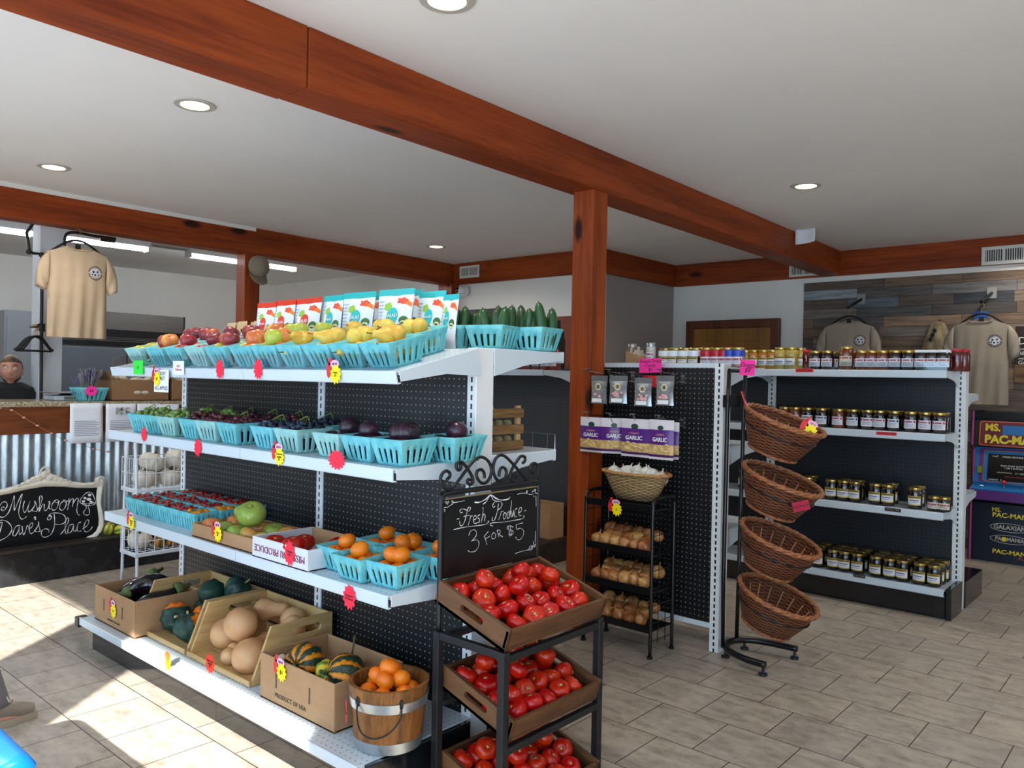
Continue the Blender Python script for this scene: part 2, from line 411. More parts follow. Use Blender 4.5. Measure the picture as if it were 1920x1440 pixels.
# ------------------------------------------------------------------ shelving
WHITE = mat('white_steel', 'cdd9e3', .3, spec=.5)
WHITED = dots('perforated_deck', 'cbd6df', '5a6670', .0254, .0254, .0028, (0, 1), .28)
SLOT = slots('slotted_steel')
BLKM = mat('black_steel', '14171b', .12, spec=.6)
PEG = dots('black_pegboard', '0a0c11', 'a09d98', .0254, .0254, .0027, (0, 2), .45)
PEG2 = dots('dark_pegboard', '23272e', '0a0b0d', .0254, .0254, .0034, (0, 2), .4)
PEG3 = dots('dim_pegboard', '0c121c', '3a3e46', .0254, .0254, .0028, (0, 2), .45)
PEG4 = dots('relit_grey_pegboard', '3c4046', '15171a', .0254, .0254, .0034, (0, 2), .45)  # pegboard copy with its different lighting put into the grey
CLR = clear('clear_plastic')
def shelf(par, o, x0, x1, yl, yb, z, tilt=0, fence=0, s=1, bracket=(), lip=.042):
    """o = world origin of the parent; yl front edge, yb back edge (s=-1: shelf on the far side)"""
    cx = (x0+x1)/2; w = (x1-x0)/2-.002; dpt = (yb-yl)*s
    q = MB(); q.box(-w, w, *sorted((0, s*dpt)), -.014, 0)
    sh = q.build('shelf', WHITED, par, (cx-o[0], yl-o[1], z), (tilt, 0, 0), bev=.001, bseg=1)
    l = MB(); P = [(0, .001), (-.012, .003), (-.014, 0), (-.014, -lip+.004), (-.010, -lip), (.004, -lip), (.004, -lip+.004), (-.008, -lip+.006), (-.008, -.004), (0, -.004)]
    l.prism([(s*a, b) for a, b in P], 2*w, lambda a, b, t: (t, a, b), -w); l.build('price_rail', WHITE, sh, bev=.0012, bseg=1)
    for bx in bracket:
        k = MB(); P = [(0, -.001), (s*dpt, -.001), (s*dpt, -.10), (s*dpt*.55, -.055), (0, -.035)]
        k.prism(P, .004, lambda a, b, t: (bx-cx+t, a, b), -.002); k.build('bracket', WHITE, sh, bev=.001, bseg=1)
    if fence:
        f = B((-w, w, *sorted((s*.004, s*.006)), .0, fence)); f.build('clear_fence', CLR, sh)
    return sh
def upright(par, o, x, y, h, w=.045, dp=.09, z0=0):
    return B((-w/2, w/2, 0, dp, z0, h)).build('upright', [SLOT], par, (x-o[0], y-o[1], 0), bev=.002) if False else \
        B((-w/2, w/2, -dp/2, dp/2, z0, h)).build('upright', SLOT, par, (x-o[0], y+dp/2-o[1], 0), bev=.002, bseg=1)
def panel(par, o, x0, x1, y, z0, z1, m, th=.06):
    return B((x0-o[0], x1-o[0], 0, th, z0, z1)).build('back_panel', m, par, (0, y-o[1], 0))
# the produce shelving
O = (-3.0, 2.06, 0)
G1 = thing('gondola_shelving', 'double-sided white shelving with black perforated back holding fruit and vegetables', 'shelving', O)
for x in (-4.06, -2.845, -1.952): upright(G1, O, x, 2.015, 1.445)
panel(G1, O, -4.06, -2.845, 2.022, .13, 1.43, PEG); panel(G1, O, -2.845, -1.95, 2.022, .13, 1.43, PEG)
B2 = ((-4.07, -2.84), (-2.84, -1.925))
for i, (x0, x1) in enumerate(B2):
    e = (x1+.001,) if i else (x0-.001,)
    shelf(G1, O, x0, x1, 1.655, 2.02, 1.356, radians(13.7), .055, bracket=e)
    shelf(G1, O, x0, x1, 1.652, 2.02, 1.045, radians(1.5), 0, bracket=e)
    shelf(G1, O, x0, x1, 1.64, 2.02, .645, radians(2), 0, bracket=e)
    shelf(G1, O, x0, x1, 1.53, 2.02, .145, 0, 0, lip=.036)
    shelf(G1, O, x0, x1, 2.50, 2.1, 1.446, 0, 0, -1, bracket=e)
    shelf(G1, O, x0, x1, 2.46, 2.1, 1.062, 0, 0, -1, bracket=e)
    B((x0-O[0]+.06*(i == 0), x1-O[0], 1.558-O[1], 1.575-O[1], 0, .128)).build('kick_plate', mat('gloss_black_panel', '0b0c0f', .07, spec=.8), G1, bev=.001)
B((-.035+O[0]*0-1.07, -1.062, 1.51-O[1], 1.56-O[1], .10, .147)).build('end_cap', mat('black_plastic', '101113', .4), G1, bev=.004)
B((1.07, 1.09, 1.55-O[1], 2.0-O[1], 0, .142)).build('deck_end_panel', BLKM, G1, bev=.002)
B((-1.05, 1.07, 2.1-O[1], 2.5-O[1], 0, .14)).build('deck_base', BLKM, G1, bev=.002)
# the garlic end bay
O = (-2.25, 3.68, 0)
G2 = thing('gondola_shelving', 'black perforated shelving bay hung with garlic bags, beside the wicker basket stand', 'shelving', O)
for x in (-1.822, -2.70): upright(G2, O, x, 3.64, 1.435, .05, .08)
panel(G2, O, -2.68, -1.845, 3.645, .14, 1.415, PEG, .05)
B((-2.69-O[0], -1.845-O[0], -.045, .02, 1.412, 1.436)).build('top_rail', WHITE, G2, bev=.002)
B((-2.69-O[0], -1.845-O[0], -.042, .0, .115, .14)).build('bottom_rail', WHITE, G2, bev=.002)
for z in (1.42, 1.02, .6): shelf(G2, O, -2.7, -1.8, 4.12, 3.72, z, 0, 0, -1, bracket=(-1.806,))
# the jam shelving
O = (-2.1, 5.42, 0)
G3 = thing('gondola_shelving', 'white shelving unit lined with jars of jam in front of the plank wall', 'shelving', O)
for x in (-1.115, -2.285, -3.2): upright(G3, O, x, 5.36, 1.435, .055, .08)
for x0, x1 in ((-2.285, -1.115), (-3.2, -2.285)):
    panel(G3, O, x0, x1, 5.375, .13, 1.42, PEG3, .05)
    e = (x1-.006,)
    shelf(G3, O, x0, x1, 5.03, 5.37, 1.432, 0, .05, bracket=e); shelf(G3, O, x0, x1, 5.03, 5.37, 1.07, 0, 0, bracket=e)
    shelf(G3, O, x0, x1, 5.03, 5.37, .62, 0, 0, bracket=e); shelf(G3, O, x0, x1, 5.08, 5.37, .175, 0, 0)
    shelf(G3, O, x0, x1, 5.8, 5.45, 1.3, 0, 0, -1, bracket=(x1+.01,)); shelf(G3, O, x0, x1, 5.8, 5.45, .68, 0, 0, -1, bracket=(x1+.01,))
    B((x0-O[0], x1-O[0], 5.105-O[1], 5.12-O[1], 0, .15)).build('kick_plate', BLKM, G3, bev=.002)
B((.99, 1.02, -.33, -.06, .0, .18)).build('deck_end_panel', BLKM, G3, bev=.003)
B((-1.1, 1.02, .03, .5, 0, .16)).build('deck_base', BLKM, G3, bev=.003)
# the salsa shelving between the post and the produce
O = (-4.4, 4.8, 0)
G4 = thing('gondola_shelving', 'grey perforated shelving with salsa jars behind the cedar post', 'shelving', O)
for x in (-3.56, -5.3): upright(G4, O, x, 4.76, 1.435, .05, .08)
panel(G4, O, -5.3, -3.57, 4.77, .16, 1.42, PEG4, .05)
shelf(G4, O, -5.3, -3.55, 4.4, 4.77, 1.405, 0, .1, bracket=(-3.556,))
B((-5.3-O[0], -3.55-O[0], 4.36-O[1], 4.77-O[1], 0, .16)).build('deck_base', wood('dark_deck_wood', '1c1510', '33271d', 0, 12, .6), G4, bev=.004)
# ------------------------------------------------------------------ produce: meshes and materials
def skin(name, stops, rough=.3, scale=4, stretch=(1, 1, 1), rnd=.4, spec=.5, speck=None, bump=0, which='Object', coat=0, pole=None):
    """fruit skin: colour ramp driven by noise; rnd shifts each fruit a little"""
    n = NT(name); f = n.noise(n.coord(tuple(scale*s for s in stretch), which), 1.0, 3, .55)
    oi = n.node('ObjectInfo'); f = n.math('ADD', f, n.math('MULTIPLY_ADD', oi.outputs['Random'], .2*rnd, -.1*rnd))
    col = n.ramp(f, [(p, H(c)) for p, c in stops])
    if speck:
        g = n.noise(n.coord((1, 1, 1)), speck[1], 2); col = n.mix(n.ramp(g, [(speck[2], 0.0), (speck[2]+.06, 1.0)]), col, H(speck[0]))
    if bump: n.bump(n.noise(n.coord((1, 1, 1)), bump, 2), .35, .002)
    return n.set(col, rough, 0, spec, 0, coat, rnd*.5)
def ribbed(name, stops, ribs, rough=.35, wob=2.0, bump=.5, rnd=.2, scale=20):
    """colour bands that follow the ribs of a gourd from stem to tip"""
    n = NT(name); sp = n.node('SeparateXYZ'); n.link(n.coord(), sp.inputs[0])
    a = n.math('ARCTAN2', sp.outputs[1], sp.outputs[0])
    nz = n.noise(n.coord((1, 1, 1)), scale, 3, .6)
    w = n.math('ADD', n.math('SINE', n.math('MULTIPLY', a, ribs)), n.math('MULTIPLY_ADD', nz, wob*2, -wob))
    f = n.math('MULTIPLY_ADD', w, .25, .5)
    col = n.ramp(f, [(p, H(c)) for p, c in stops]); n.bump(f, bump, .006)
    return n.set(col, rough, 0, .5, 0, 0, rnd)
TOM = skin('tomato_skin', [(.3, 'a01206'), (.55, 'be2109'), (.8, 'cc3d10')], .25, 14, rnd=.25, spec=.45)
SCAR = mat('stem_scar', 'b59a5a', .8)
STEMM = mat('dry_stem', '6b5a35', .8, var=.3)
GSTEM = mat('green_stem', '6f8a3a', .7, var=.2)
def revolve(name, m, prof, r, n=20, lobes=0, amp=0, bend=0, parent=None, ph=0, wart=0):
    b = MB(); b.lathe([(max(0, a)*r, z*r) for a, z in prof], n, fn=(lambda a, z: 1+amp*cos(lobes*a+ph)) if lobes else None)
    if bend: b.v = [(x+bend*r*(z/r)**2, y, z) for x, y, z in b.v]
    if wart: b.v = [(x*(1+random.uniform(0, wart)), y*(1+random.uniform(0, wart)), z) for x, y, z in b.v]
    return b.build(name, m, parent, smooth=True)
P_TOM = [(0, -.74), (.4, -.72), (.72, -.55), (.94, -.22), (1, .06), (.95, .36), (.76, .6), (.48, .7), (.25, .66), (.1, .6), (0, .59)]
P_APP = [(0, -.78), (.22, -.84), (.5, -.76), (.8, -.42), (.98, .02), (.98, .38), (.8, .7), (.5, .84), (.25, .8), (.1, .66), (0, .58)]
P_PEAR = [(0, -.9), (.25, -.95), (.6, -.82), (.9, -.45), (.95, -.05), (.78, .4), (.52, .8), (.42, 1.15), (.34, 1.4), (.16, 1.52), (0, 1.52)]
P_PLUM = [(0, -.95), (.4, -.88), (.78, -.55), (.96, -.05), (.9, .45), (.62, .82), (.25, .93), (0, .88)]
P_MAND = [(0, -.76), (.4, -.74), (.8, -.5), (1, -.02), (.86, .46), (.5, .72), (.22, .77), (0, .74)]
P_ON = [(0, -.82), (.2, -.82), (.6, -.66), (.93, -.25), (1, .08), (.86, .45), (.52, .74), (.24, .92), (.1, 1.1), (.07, 1.35), (.11, 1.42), (0, 1.4)]
P_CHER = [(0, -1), (.5, -.86), (.87, -.5), (1, 0), (.87, .5), (.5, .86), (0, .96)]
def tom_kind(name, label, cat, m, r, lobes=5, amp=.035, ph=0, scar=SCAR, n=20):
    o = revolve(name, m, P_TOM, r, n, lobes, amp, ph=ph); tag(o, label, cat)
    s = MB(); s.lathe([(0, .605*r), (.13*r, .615*r), (.17*r, .655*r), (.05*r, .70*r), (0, .69*r)], 10, fn=lambda a, z: 1+.35*cos(5*a)); s.build('stem_scar', scar, o, smooth=True)
    return Kind(o)
def stemmed(name, label, cat, m, prof, r, stem=STEMM, sl=.3, sr=.06, z=None, n=18, **k):
    o = revolve(name, m, prof, r, n, **k); tag(o, label, cat); z = prof[-1][1] if z is None else z
    T([(0, 0, (z-.05)*r), (.02*r, 0, (z+sl*.5)*r), (.1*r, 0, (z+sl)*r)], [sr*r, sr*.8*r, sr*1.1*r], 6).build('stem', stem, o, smooth=True)
    return Kind(o)
# ---- pulp berry basket
PULP = mat('teal_pulp', '58b4c0', .85, var=.22, vscale=25, hex2='77c6cc', bump=.35, bscale=160, rnd=.25)
PULP2 = mat('pale_teal_pulp', '84c0bf', .85, var=.2, vscale=25, hex2='9ccac5', bump=.35, bscale=160, rnd=.2)
def basket_obj(name, m, w0=.058, w1=.079, h=.088, cols=5, wx=1.0):
    b = MB(); rows = [0, .12, .62, .80, 1.0]
    seq = []
    for sx in range(4):
        for i in range(cols):
            u0 = i/cols; seq.append((sx, u0+.30/cols, 1.0)); seq.append((sx, u0+.70/cols, 1.0)); seq.append((sx, u0+.78/cols, .955)); seq.append((sx, min(1, u0+1.22/cols), .955) if i < cols-1 else (sx, 1.0, 1.0))
    def P(sx, u, k, t):
        w = w0+(w1-w0)*t
        if t > .78: k = 1.0 if t < .9 else 1.03
        a = -1+2*u; p = [(a*w, -w*k), (w*k, a*w), (-a*w, w*k), (-w*k, -a*w)][sx]
        return (p[0]*wx, p[1], t*h)
    N = len(seq); vs = [P(*q, t) for t in rows for q in seq]
    fs = []
    for j in range(len(rows)-1):
        for i in range(N):
            if j == 1 and i % 4 == 2 and i % (cols*4) < cols*4-4: continue
            fs.append((j*N+i, j*N+(i+1) % N, (j+1)*N+(i+1) % N, (j+1)*N+i))
    b.add(vs, fs); b.add([(-w0*wx, -w0, .001), (w0*wx, -w0, .001), (w0*wx, w0, .001), (-w0*wx, w0, .001)], [(0, 1, 2, 3)])
    return b.build(name, m, sol=.0035, smooth=35)
BASK = Kind(tag(basket_obj('berry_basket', PULP), 'x', 'basket')); BASKP = Kind(tag(basket_obj('berry_basket', PULP2), 'x', 'basket'))
PINT = Kind(tag(basket_obj('berry_basket', PULP, .049, .0575, .078, 5), 'x', 'basket'))
def mat4(loc, rx=0, rz=0): return Matrix.Translation(loc) @ Matrix.Rotation(rx, 4, 'X') @ Matrix.Rotation(rz, 4, 'Z')
POS = {'front left': (-1, -1, 0), 'front right': (1, -1, 0), 'back left': (-1, 1, 0), 'back right': (1, 1, 0), 'top': (0, -.1, 1), 'front top': (-.3, -.9, 1.05), 'back top': (.35, .9, 1.05), 'left top': (-.9, .2, 1.05), 'right top': (.9, -.2, 1.05)}
def fill(M4, kinds, spots, r, s, what, where, group, lay=None, tiltmax=.5, z0=.026, flat=.78):
    """individual fruit heaped in a basket; each label says where in which basket it lies"""
    for i, sp_ in enumerate(spots):
        a, b, l = POS[sp_]; k = kinds[i % len(kinds)]
        rr = r*random.uniform(.94, 1.05)
        z = z0+flat*r+l*r*1.25
        p = M4 @ Vector((a*s*(1 if l == 0 else .62)+random.uniform(-.003, .003), b*s*(1 if l == 0 else .62)+random.uniform(-.003, .003), z))
        rot = (random.uniform(-tiltmax, tiltmax), random.uniform(-tiltmax, tiltmax), random.uniform(0, 6.28)) if lay is None else lay()
        wh = 'on top' if sp_ == 'top' else 'on top '+sp_.split()[0] if 'top' in sp_ else sp_
        k.put(p, rot, rr/r, '%s, %s, %s' % (what[i % len(what)] if isinstance(what, list) else what, wh, where), group)
BOT = ['front left', 'front right', 'back left', 'back right']
# ---- fruit kinds
AP_R = stemmed('apple', 'x', 'apple', skin('red_apple_skin', [(.3, '8c1f22'), (.55, 'a83232'), (.75, 'c9673f')], .3, 10, (1, 1, .25), .5), P_APP, .037, lobes=5, amp=.012)
AP_D = stemmed('apple', 'x', 'apple', skin('dark_apple_skin', [(.3, '6a2029'), (.6, '8b3038'), (.8, 'b0524a')], .35, 10, (1, 1, .3), .4), P_APP, .037, lobes=5, amp=.012)
AP_O = stemmed('apple', 'x', 'apple', skin('blush_apple_skin', [(.3, 'c4512f'), (.5, 'd9843f'), (.7, 'c3bd4c')], .3, 12, (1, 1, .4), .6), P_APP, .038, lobes=5, amp=.012)
AP_G = stemmed('apple', 'x', 'apple', skin('green_apple_skin', [(.3, 'b89a3f'), (.5, 'b5bb45'), (.75, 'a3b640')], .3, 9, (1, 1, .5), .4), P_APP, .040, lobes=5, amp=.012)
PEARM = skin('pear_skin', [(.3, 'cf9a35'), (.5, 'dcb64a'), (.75, 'd9c45c')], .42, 9, rnd=.4, speck=('8a5a22', 70, .70))
PEAR = stemmed('pear', 'x', 'pear', PEARM, P_PEAR, .033, sl=.6, sr=.07, bend=.06)
PLUM = stemmed('plum', 'x', 'plum', skin('plum_skin', [(.3, '1e1222'), (.55, '33172b'), (.8, '5e1f2e')], .28, 10, rnd=.3), P_PLUM, .037, sl=.1, sr=.05)
MANDM = skin('mandarin_peel', [(.3, 'df6a05'), (.6, 'ee8210'), (.8, 'ec8e1c')], .42, 8, rnd=.3, bump=260)
MAND = stemmed('mandarin', 'x', 'mandarin', MANDM, P_MAND, .033, stem=mat('green_button', '7c8238', .8), sl=.05, sr=.1)
CUKE_M = skin('cucumber_skin', [(.3, '12301a'), (.55, '1f4a22'), (.75, '55803a')], .35, 7, (1, 1, .35), .5, bump=90)
def cuke():
    b = MB(); N = 14; L = .165
    pts = [(.006*sin(pi*i/N), 0, L*i/N) for i in range(N+1)]; rs = [.025*max(.2, sin(pi*min(.985, max(.015, i/N)))**.30) for i in range(N+1)]
    b.tube(pts, rs, 12); o = b.build('cucumber', CUKE_M, smooth=True); tag(o, 'x', 'cucumber'); T([(0, 0, L-.002), (.001, 0, L+.006)], .004, 6).build('stem_end', STEMM, o)
    return Kind(o)
CUKE = cuke()
# ---- top shelf of baskets
tl = radians(13.7)
row1 = [-3.92, -3.70, -3.515, -3.325, -3.155, -2.955, -2.79, -2.615, -2.452, -2.288, -2.122]
fruit1 = [('yellow apple', [AP_G], ['back right', 'front left', 'back left']), ('blush apple', [AP_O, AP_R], BOT+['right top', 'front top']), ('red apple', [AP_R], BOT+['top']),
          ('red apple', [AP_R, AP_D], BOT[:3]+['back top']), ('green and red apple', [AP_G, AP_R, AP_D], BOT+['left top', 'right top']), ('orange blush apple', [AP_O], BOT+['top', 'back top']),
          ('green apple', [AP_G, AP_O], BOT+['front top', 'back top']), ('yellow pear', [PEAR], BOT+['front top', 'top']), ('yellow pear', [PEAR], BOT+['front top', 'back top']),
          ('yellow pear', [PEAR], BOT+['front top', 'back top']), ('yellow pear', [PEAR], BOT+['front top', 'back top'])]
def lay_pear(): return (random.uniform(1.15, 1.75), random.uniform(-.3, .3), random.uniform(0, 6.28))
for i, x in enumerate(row1):
    wh = 'basket %s, front row, top shelf' % nth(i, 11)
    M4 = mat4((x+.079, 1.665+.082*cos(tl), 1.357+.082*sin(tl)+.002), tl, random.uniform(-.04, .04))
    fr, kinds, spots = fruit1[i]
    (BASKP if i in (0, 3) else BASK).put(M4.translation, M4.to_euler(), (1, 1, 1), 'teal basket of %ss, %s, front row, top shelf' % (fr, nth(i, 11)), 'fruit baskets on the top shelf')
    fill(M4, kinds, spots, .036, .03, fr, wh, 'fruit on the top shelf', lay_pear if fr[-4:] == 'pear' else None)
row2 = [-3.80, -3.62, -3.44, -3.26, -3.08, -2.9, -2.72, -2.54, -2.36, -2.185]
fruit2 = [('dark red apple', [AP_D]), ('dark red apple', [AP_D, AP_R]), ('dark red apple', [AP_D]), ('red apple', [AP_R, AP_D]), ('blush apple', [AP_O]), ('green apple', [AP_G]), ('green apple', [AP_G]), ('yellow pear', [PEAR]), ('yellow pear', [PEAR]), ('yellow pear', [PEAR])]
for i, x in enumerate(row2):
    wh = 'basket %s, back row, top shelf' % nth(i, 10)
    M4 = mat4((x+.079, 1.665+.25*cos(tl), 1.357+.25*sin(tl)+.002), tl, random.uniform(-.05, .05))
    fr, kinds = fruit2[i]
    BASK.put(M4.translation, M4.to_euler(), 1, 'teal basket of %ss, %s, back row, top shelf' % (fr, nth(i, 10)), 'fruit baskets on the top shelf')
    fill(M4, kinds, BOT+[['left top', 'back top'], ['front top', 'right top'], ['top'], ['left top', 'right top']][i % 4], .036, .03, fr, wh, 'fruit on the top shelf', lay_pear if fr[-4:] == 'pear' else None)
# cucumbers on the ridge of the shelving
for i, (x, y, rz) in enumerate(((-2.21, 2.20, .1), (-2.055, 2.235, .25), (-1.985, 2.40, .15))):
    BASK.put((x, y, 1.449), (0, 0, rz), 1, 'teal pulp basket of cucumbers on the shelving ridge, %s of three' % ('left one', 'middle one', 'right one')[i], 'cucumber baskets')
    M4 = mat4((x, y, 1.449), 0, rz)
    for j in range(8):
        a, b = (j % 4-1.5)*.031, (j//4-.5)*.05
        CUKE.put(M4 @ Vector((a, b, .006)), (random.uniform(-.12, .12), random.uniform(-.14, .14), random.uniform(0, 6)), (.95, .95, random.uniform(.82, 1.12)),
                 'dark green cucumber in the %s cucumber basket, %s row, %s' % (('left', 'middle', 'right')[i], 'back' if j > 3 else 'front', nth(j % 4, 4)), 'cucumbers')
# ---- second shelf: grapes and plums
GRG = skin('green_grape_skin', [(.3, '6f8a45'), (.6, '8aa35a')], .3, 30, rnd=.5)
GRR = skin('red_grape_skin', [(.3, '3c1422'), (.6, '5a2030'), (.8, '7d3a45')], .3, 30, rnd=.6)
GRB = skin('blue_grape_skin', [(.3, '151a2e'), (.6, '27304a'), (.8, '3c4762')], .5, 30, rnd=.4)
def grapes(M4, m, label, r=.0135, n=22):
    t = thing('grape_bunch', label, 'grapes', M4.translation, M4.to_euler(), 'grape bunches in baskets')
    me = None; done = []
    for j in range(n):
        for _ in range(30):
            a = random.uniform(-.055, .055); b = random.uniform(-.055, .055); z = .084+.030*max(0, 1-(a*a+b*b)/.0036)*random.uniform(.3, 1)
            if all((a-p[0])**2+(b-p[1])**2+(z-p[2])**2 > (1.75*r)**2 for p in done): break
        done.append((a, b, z))
        if me is None:
            o = revolve('grape', m, P_CHER, r, 12, parent=t); me = o.data
        else:
            o = bpy.data.objects.new('grape', me); COL.objects.link(o); o.parent = t
        o.location = (a, b, z); o.rotation_euler = (random.random()*3, random.random()*3, 0); s = random.uniform(.88, 1.12); o.scale = (s, s, s*1.12)
    T(spline([(-.04, -.02, .095), (-.015, 0, .118), (.012, .01, .13), (.04, .0, .118)], 4), .0022, 5).build('stalk', GSTEM, t)
    b = MB()
    for k in range(6):
        a = (k-2.5)*.014; b.tube([(a, 0, .12), (a+.006, random.uniform(-.025, .025), .1)], .0012, 4)
    b.build('stem_twigs', GSTEM, t)
    B((-.052, .052, -.052, .052, .012, .078)).build('lower_grapes', m, t, bev=.02, smooth=30)
s2 = [-3.925, -3.775, -3.62, -3.415, -3.262, -3.085, -2.82, -2.655, -2.405, -2.24, -2.08]
for i, x in enumerate(s2):
    kind = ('green grapes', 'green grapes', 'green grapes', 'red grapes', 'red grapes', 'red grapes', 'blue grapes', 'blue grapes', 'dark plums', 'dark plums', 'dark plums')[i]
    M4 = mat4((x+.079, 1.75, 1.049), radians(1.5), random.uniform(-.06, .06))
    (BASKP if i in (2, 4, 7, 8) else BASK).put(M4.translation, M4.to_euler(), 1, 'teal basket of %s, %s in the front row, second shelf' % (kind, nth(i, 11)), 'grape and plum baskets')
    if i < 8:
        m = GRG if i < 3 else GRR if i < 6 else GRB
        grapes(M4, m, 'bunch of %s in the teal basket %s on the second shelf' % (kind, nth(i, 11)))
    else:
        fill(M4, [PLUM], BOT+(['back top'], ['front top'], ['left top', 'right top', 'front top', 'back top'])[i-8], .036, .032, 'dark plum', 'teal basket %s, second shelf' % nth(i, 11), 'plums')
for i, (x, kind) in enumerate(((-3.70, 'green'), (-3.52, 'green'), (-3.34, 'red'), (-3.15, 'red'), (-2.96, 'red'), (-2.75, 'blue'), (-2.02, 'plum'))):
    M4 = mat4((x+.079, 1.925, 1.053), radians(1.5), random.uniform(-.06, .06))
    BASK.put(M4.translation, M4.to_euler(), 1, 'teal basket of %s, %s in the back row, second shelf' % (kind+' grapes' if i < 6 else 'plums', nth(i, 7)), 'grape and plum baskets')
    if kind != 'plum': grapes(M4, {'green': GRG, 'red': GRR, 'blue': GRB}[kind], 'bunch of %s grapes, back row basket %s, second shelf' % (kind, nth(i, 7)))
    else: fill(M4, [PLUM], BOT+['right top'], .036, .032, 'dark plum', 'rightmost back row basket, second shelf', 'plums')
# ---- third shelf: cherry tomatoes, trays, mandarins
CHM = skin('cherry_tomato_skin', [(.3, '7d0d0c'), (.6, 'a81612'), (.8, 'b8261a')], .2, 30, rnd=.5, spec=.6)
CHO = skin('orange_cherry_tomato_skin', [(.3, 'd8820f'), (.7, 'e79a1c')], .22, 30, rnd=.4)
CH_R = Kind(tag(revolve('cherry_tomato', CHM, P_CHER, .0125, 12), 'x', 'cherry tomato')); CH_O = Kind(tag(revolve('cherry_tomato', CHO, P_CHER, .0125, 12), 'x', 'cherry tomato'))
for r in range(3):
    for c in range(6):
        x = -3.985+c*.1155+r*.012; y = 1.70+r*.115; org = c == 5 and r < 2
        PINT.put((x+.0575, y+.05, .648+r*.003), (radians(2), 0, 0), 1, 'teal pint of %s cherry tomatoes, %s in the %s row' % ('orange' if org else 'red', nth(c, 6), ('front', 'middle', 'back')[r]), 'pint baskets of cherry tomatoes')
        B((-.047, .047, -.047, .047, .004, .056)).build('cherry_tomatoes', CHO if org else CHM, None, (x+.0575, y+.05, .648+r*.003), bev=.016, smooth=30)
        o = bpy.context.scene.objects[-1] if False else COL.objects[-1]; tag(o, 'lower layer of %s cherry tomatoes in the %s row pint, %s' % ('orange' if org else 'red', ('front', 'middle', 'back')[r], nth(c, 6)), 'cherry tomatoes'); o['kind'] = 'stuff'
        for j in range(11):
            a, b = (j % 4-1.5)*.0235+random.uniform(-.004, .004)+(.008 if (j//4) % 2 else 0), (j//4-1)*.029+random.uniform(-.004, .004)
            (CH_O if org else CH_R).put((x+.0575+a, y+.05+b, .648+r*.003+.064+random.uniform(0, .011)), (random.random()*3, random.random()*3, 0), random.uniform(.85, 1.2),
                'glossy %s cherry tomato heaped in the %s row pint basket, %s' % ('orange' if org else 'red', ('front', 'middle', 'back')[r], nth(c, 6)), 'cherry tomatoes in one pint basket')
KRAFT = mat('kraft_cardboard', 'b18a63', .85, var=.1, vscale=12, stretch=(1, 1, 3))
KRAFTD = mat('kraft_edge', '8a6643', .9)
WCARD = mat('white_cardboard', 'd9dce2', .7, var=.05, vscale=8)
INKB = mat('dark_print', '5a4634', .8); INKR = mat('maroon_print', '8a3050', .7); INK = mat('black_ink', '15161a', .7)
def carton(name, label, loc, w, d, h, m, group=None, inner=None, th=.006, rot=0, handle=None):
    t = thing(name, label, 'box', loc, (0, 0, rot), group)
    B((-w/2, w/2, 0, d, 0, .006)).build('bottom', m, t)
    B((-w/2, w/2, 0, th, .0, h)).build('front_wall', m, t, bev=.0015, bseg=1); B((-w/2, w/2, d-th, d, .0, h)).build('back_wall', inner or m, t, bev=.0015, bseg=1)
    B((-w/2, -w/2+th, th, d-th, .0, h)).build('side_wall', m, t, bev=.0015, bseg=1); B((w/2-th, w/2, th, d-th, .0, h)).build('side_wall', m, t, bev=.0015, bseg=1)
    return t
t = carton('cardboard_tray', 'shallow kraft cardboard tray of green and orange tomatoes on the third shelf', (-2.972, 1.64, .647), .48, .26, .058, KRAFT)
GTM = skin('green_tomato_skin', [(.3, '7f9c35'), (.55, '9bb04e'), (.8, 'b4b566')], .25, 12, rnd=.4); OTM = skin('orange_tomato_skin', [(.3, 'b9b04e'), (.5, 'd08a45'), (.75, 'd0672f')], .25, 11, rnd=.7)
GT = tom_kind('green_tomato', 'x', 'tomato', GTM, .046, 7, .03); OT = tom_kind('green_tomato', 'x', 'tomato', OTM, .045, 6, .03)
for i, (k, x, y, z, s, lb) in enumerate(((OT, -3.15, 1.70, 0, 1, 'pale orange tomato at the front left corner of the kraft tray'), (GT, -3.05, 1.695, 0, .95, 'green tomato second from the left along the front of the kraft tray'),
    (GT, -2.95, 1.695, 0, .9, 'small bright green tomato third along the front of the kraft tray'), (OT, -2.86, 1.70, 0, .95, 'orange tomato at the front right of the kraft tray'), (OT, -2.78, 1.71, 0, .85, 'orange tomato against the white box in the kraft tray'),
    (OT, -3.13, 1.80, 0, 1, 'orange tomato in the back left of the kraft tray'), (GT, -3.035, 1.80, 0, 1, 'green tomato in the back row of the kraft tray, left'), (OT, -2.94, 1.80, 0, .95, 'orange tomato in the middle of the back row of the kraft tray'),
    (GT, -2.85, 1.805, 0, 1, 'green tomato at the back right of the kraft tray'), (OT, -2.77, 1.81, 0, .9, 'orange tomato in the back right corner of the kraft tray'),
    (GT, -3.02, 1.775, .062, 1.05, 'pale green tomato on top behind the biggest green tomato'), (GT, -2.925, 1.745, .062, 1.3, 'biggest shiny green tomato on top of the kraft tray heap'))):
    k.put((x, y, .656+.036*s+z), (random.uniform(-.4, .4), random.uniform(-.4, .4), i*1.3), s, lb, 'tomatoes in the kraft tray')
t = carton('white_box', 'white cardboard produce box with upside-down maroon lettering on the third shelf', (-2.53, 1.622, .647), .36, .27, .078, WCARD, inner=KRAFT)
text_mesh('MISSOURI PRODUCE', .036, INKR, t, (0, -.0012, .04), (pi/2, pi, 0), 'printed_name', width=.325)
RT = tom_kind('red_tomato', 'x', 'tomato', TOM, .044, 6, .03, .5)
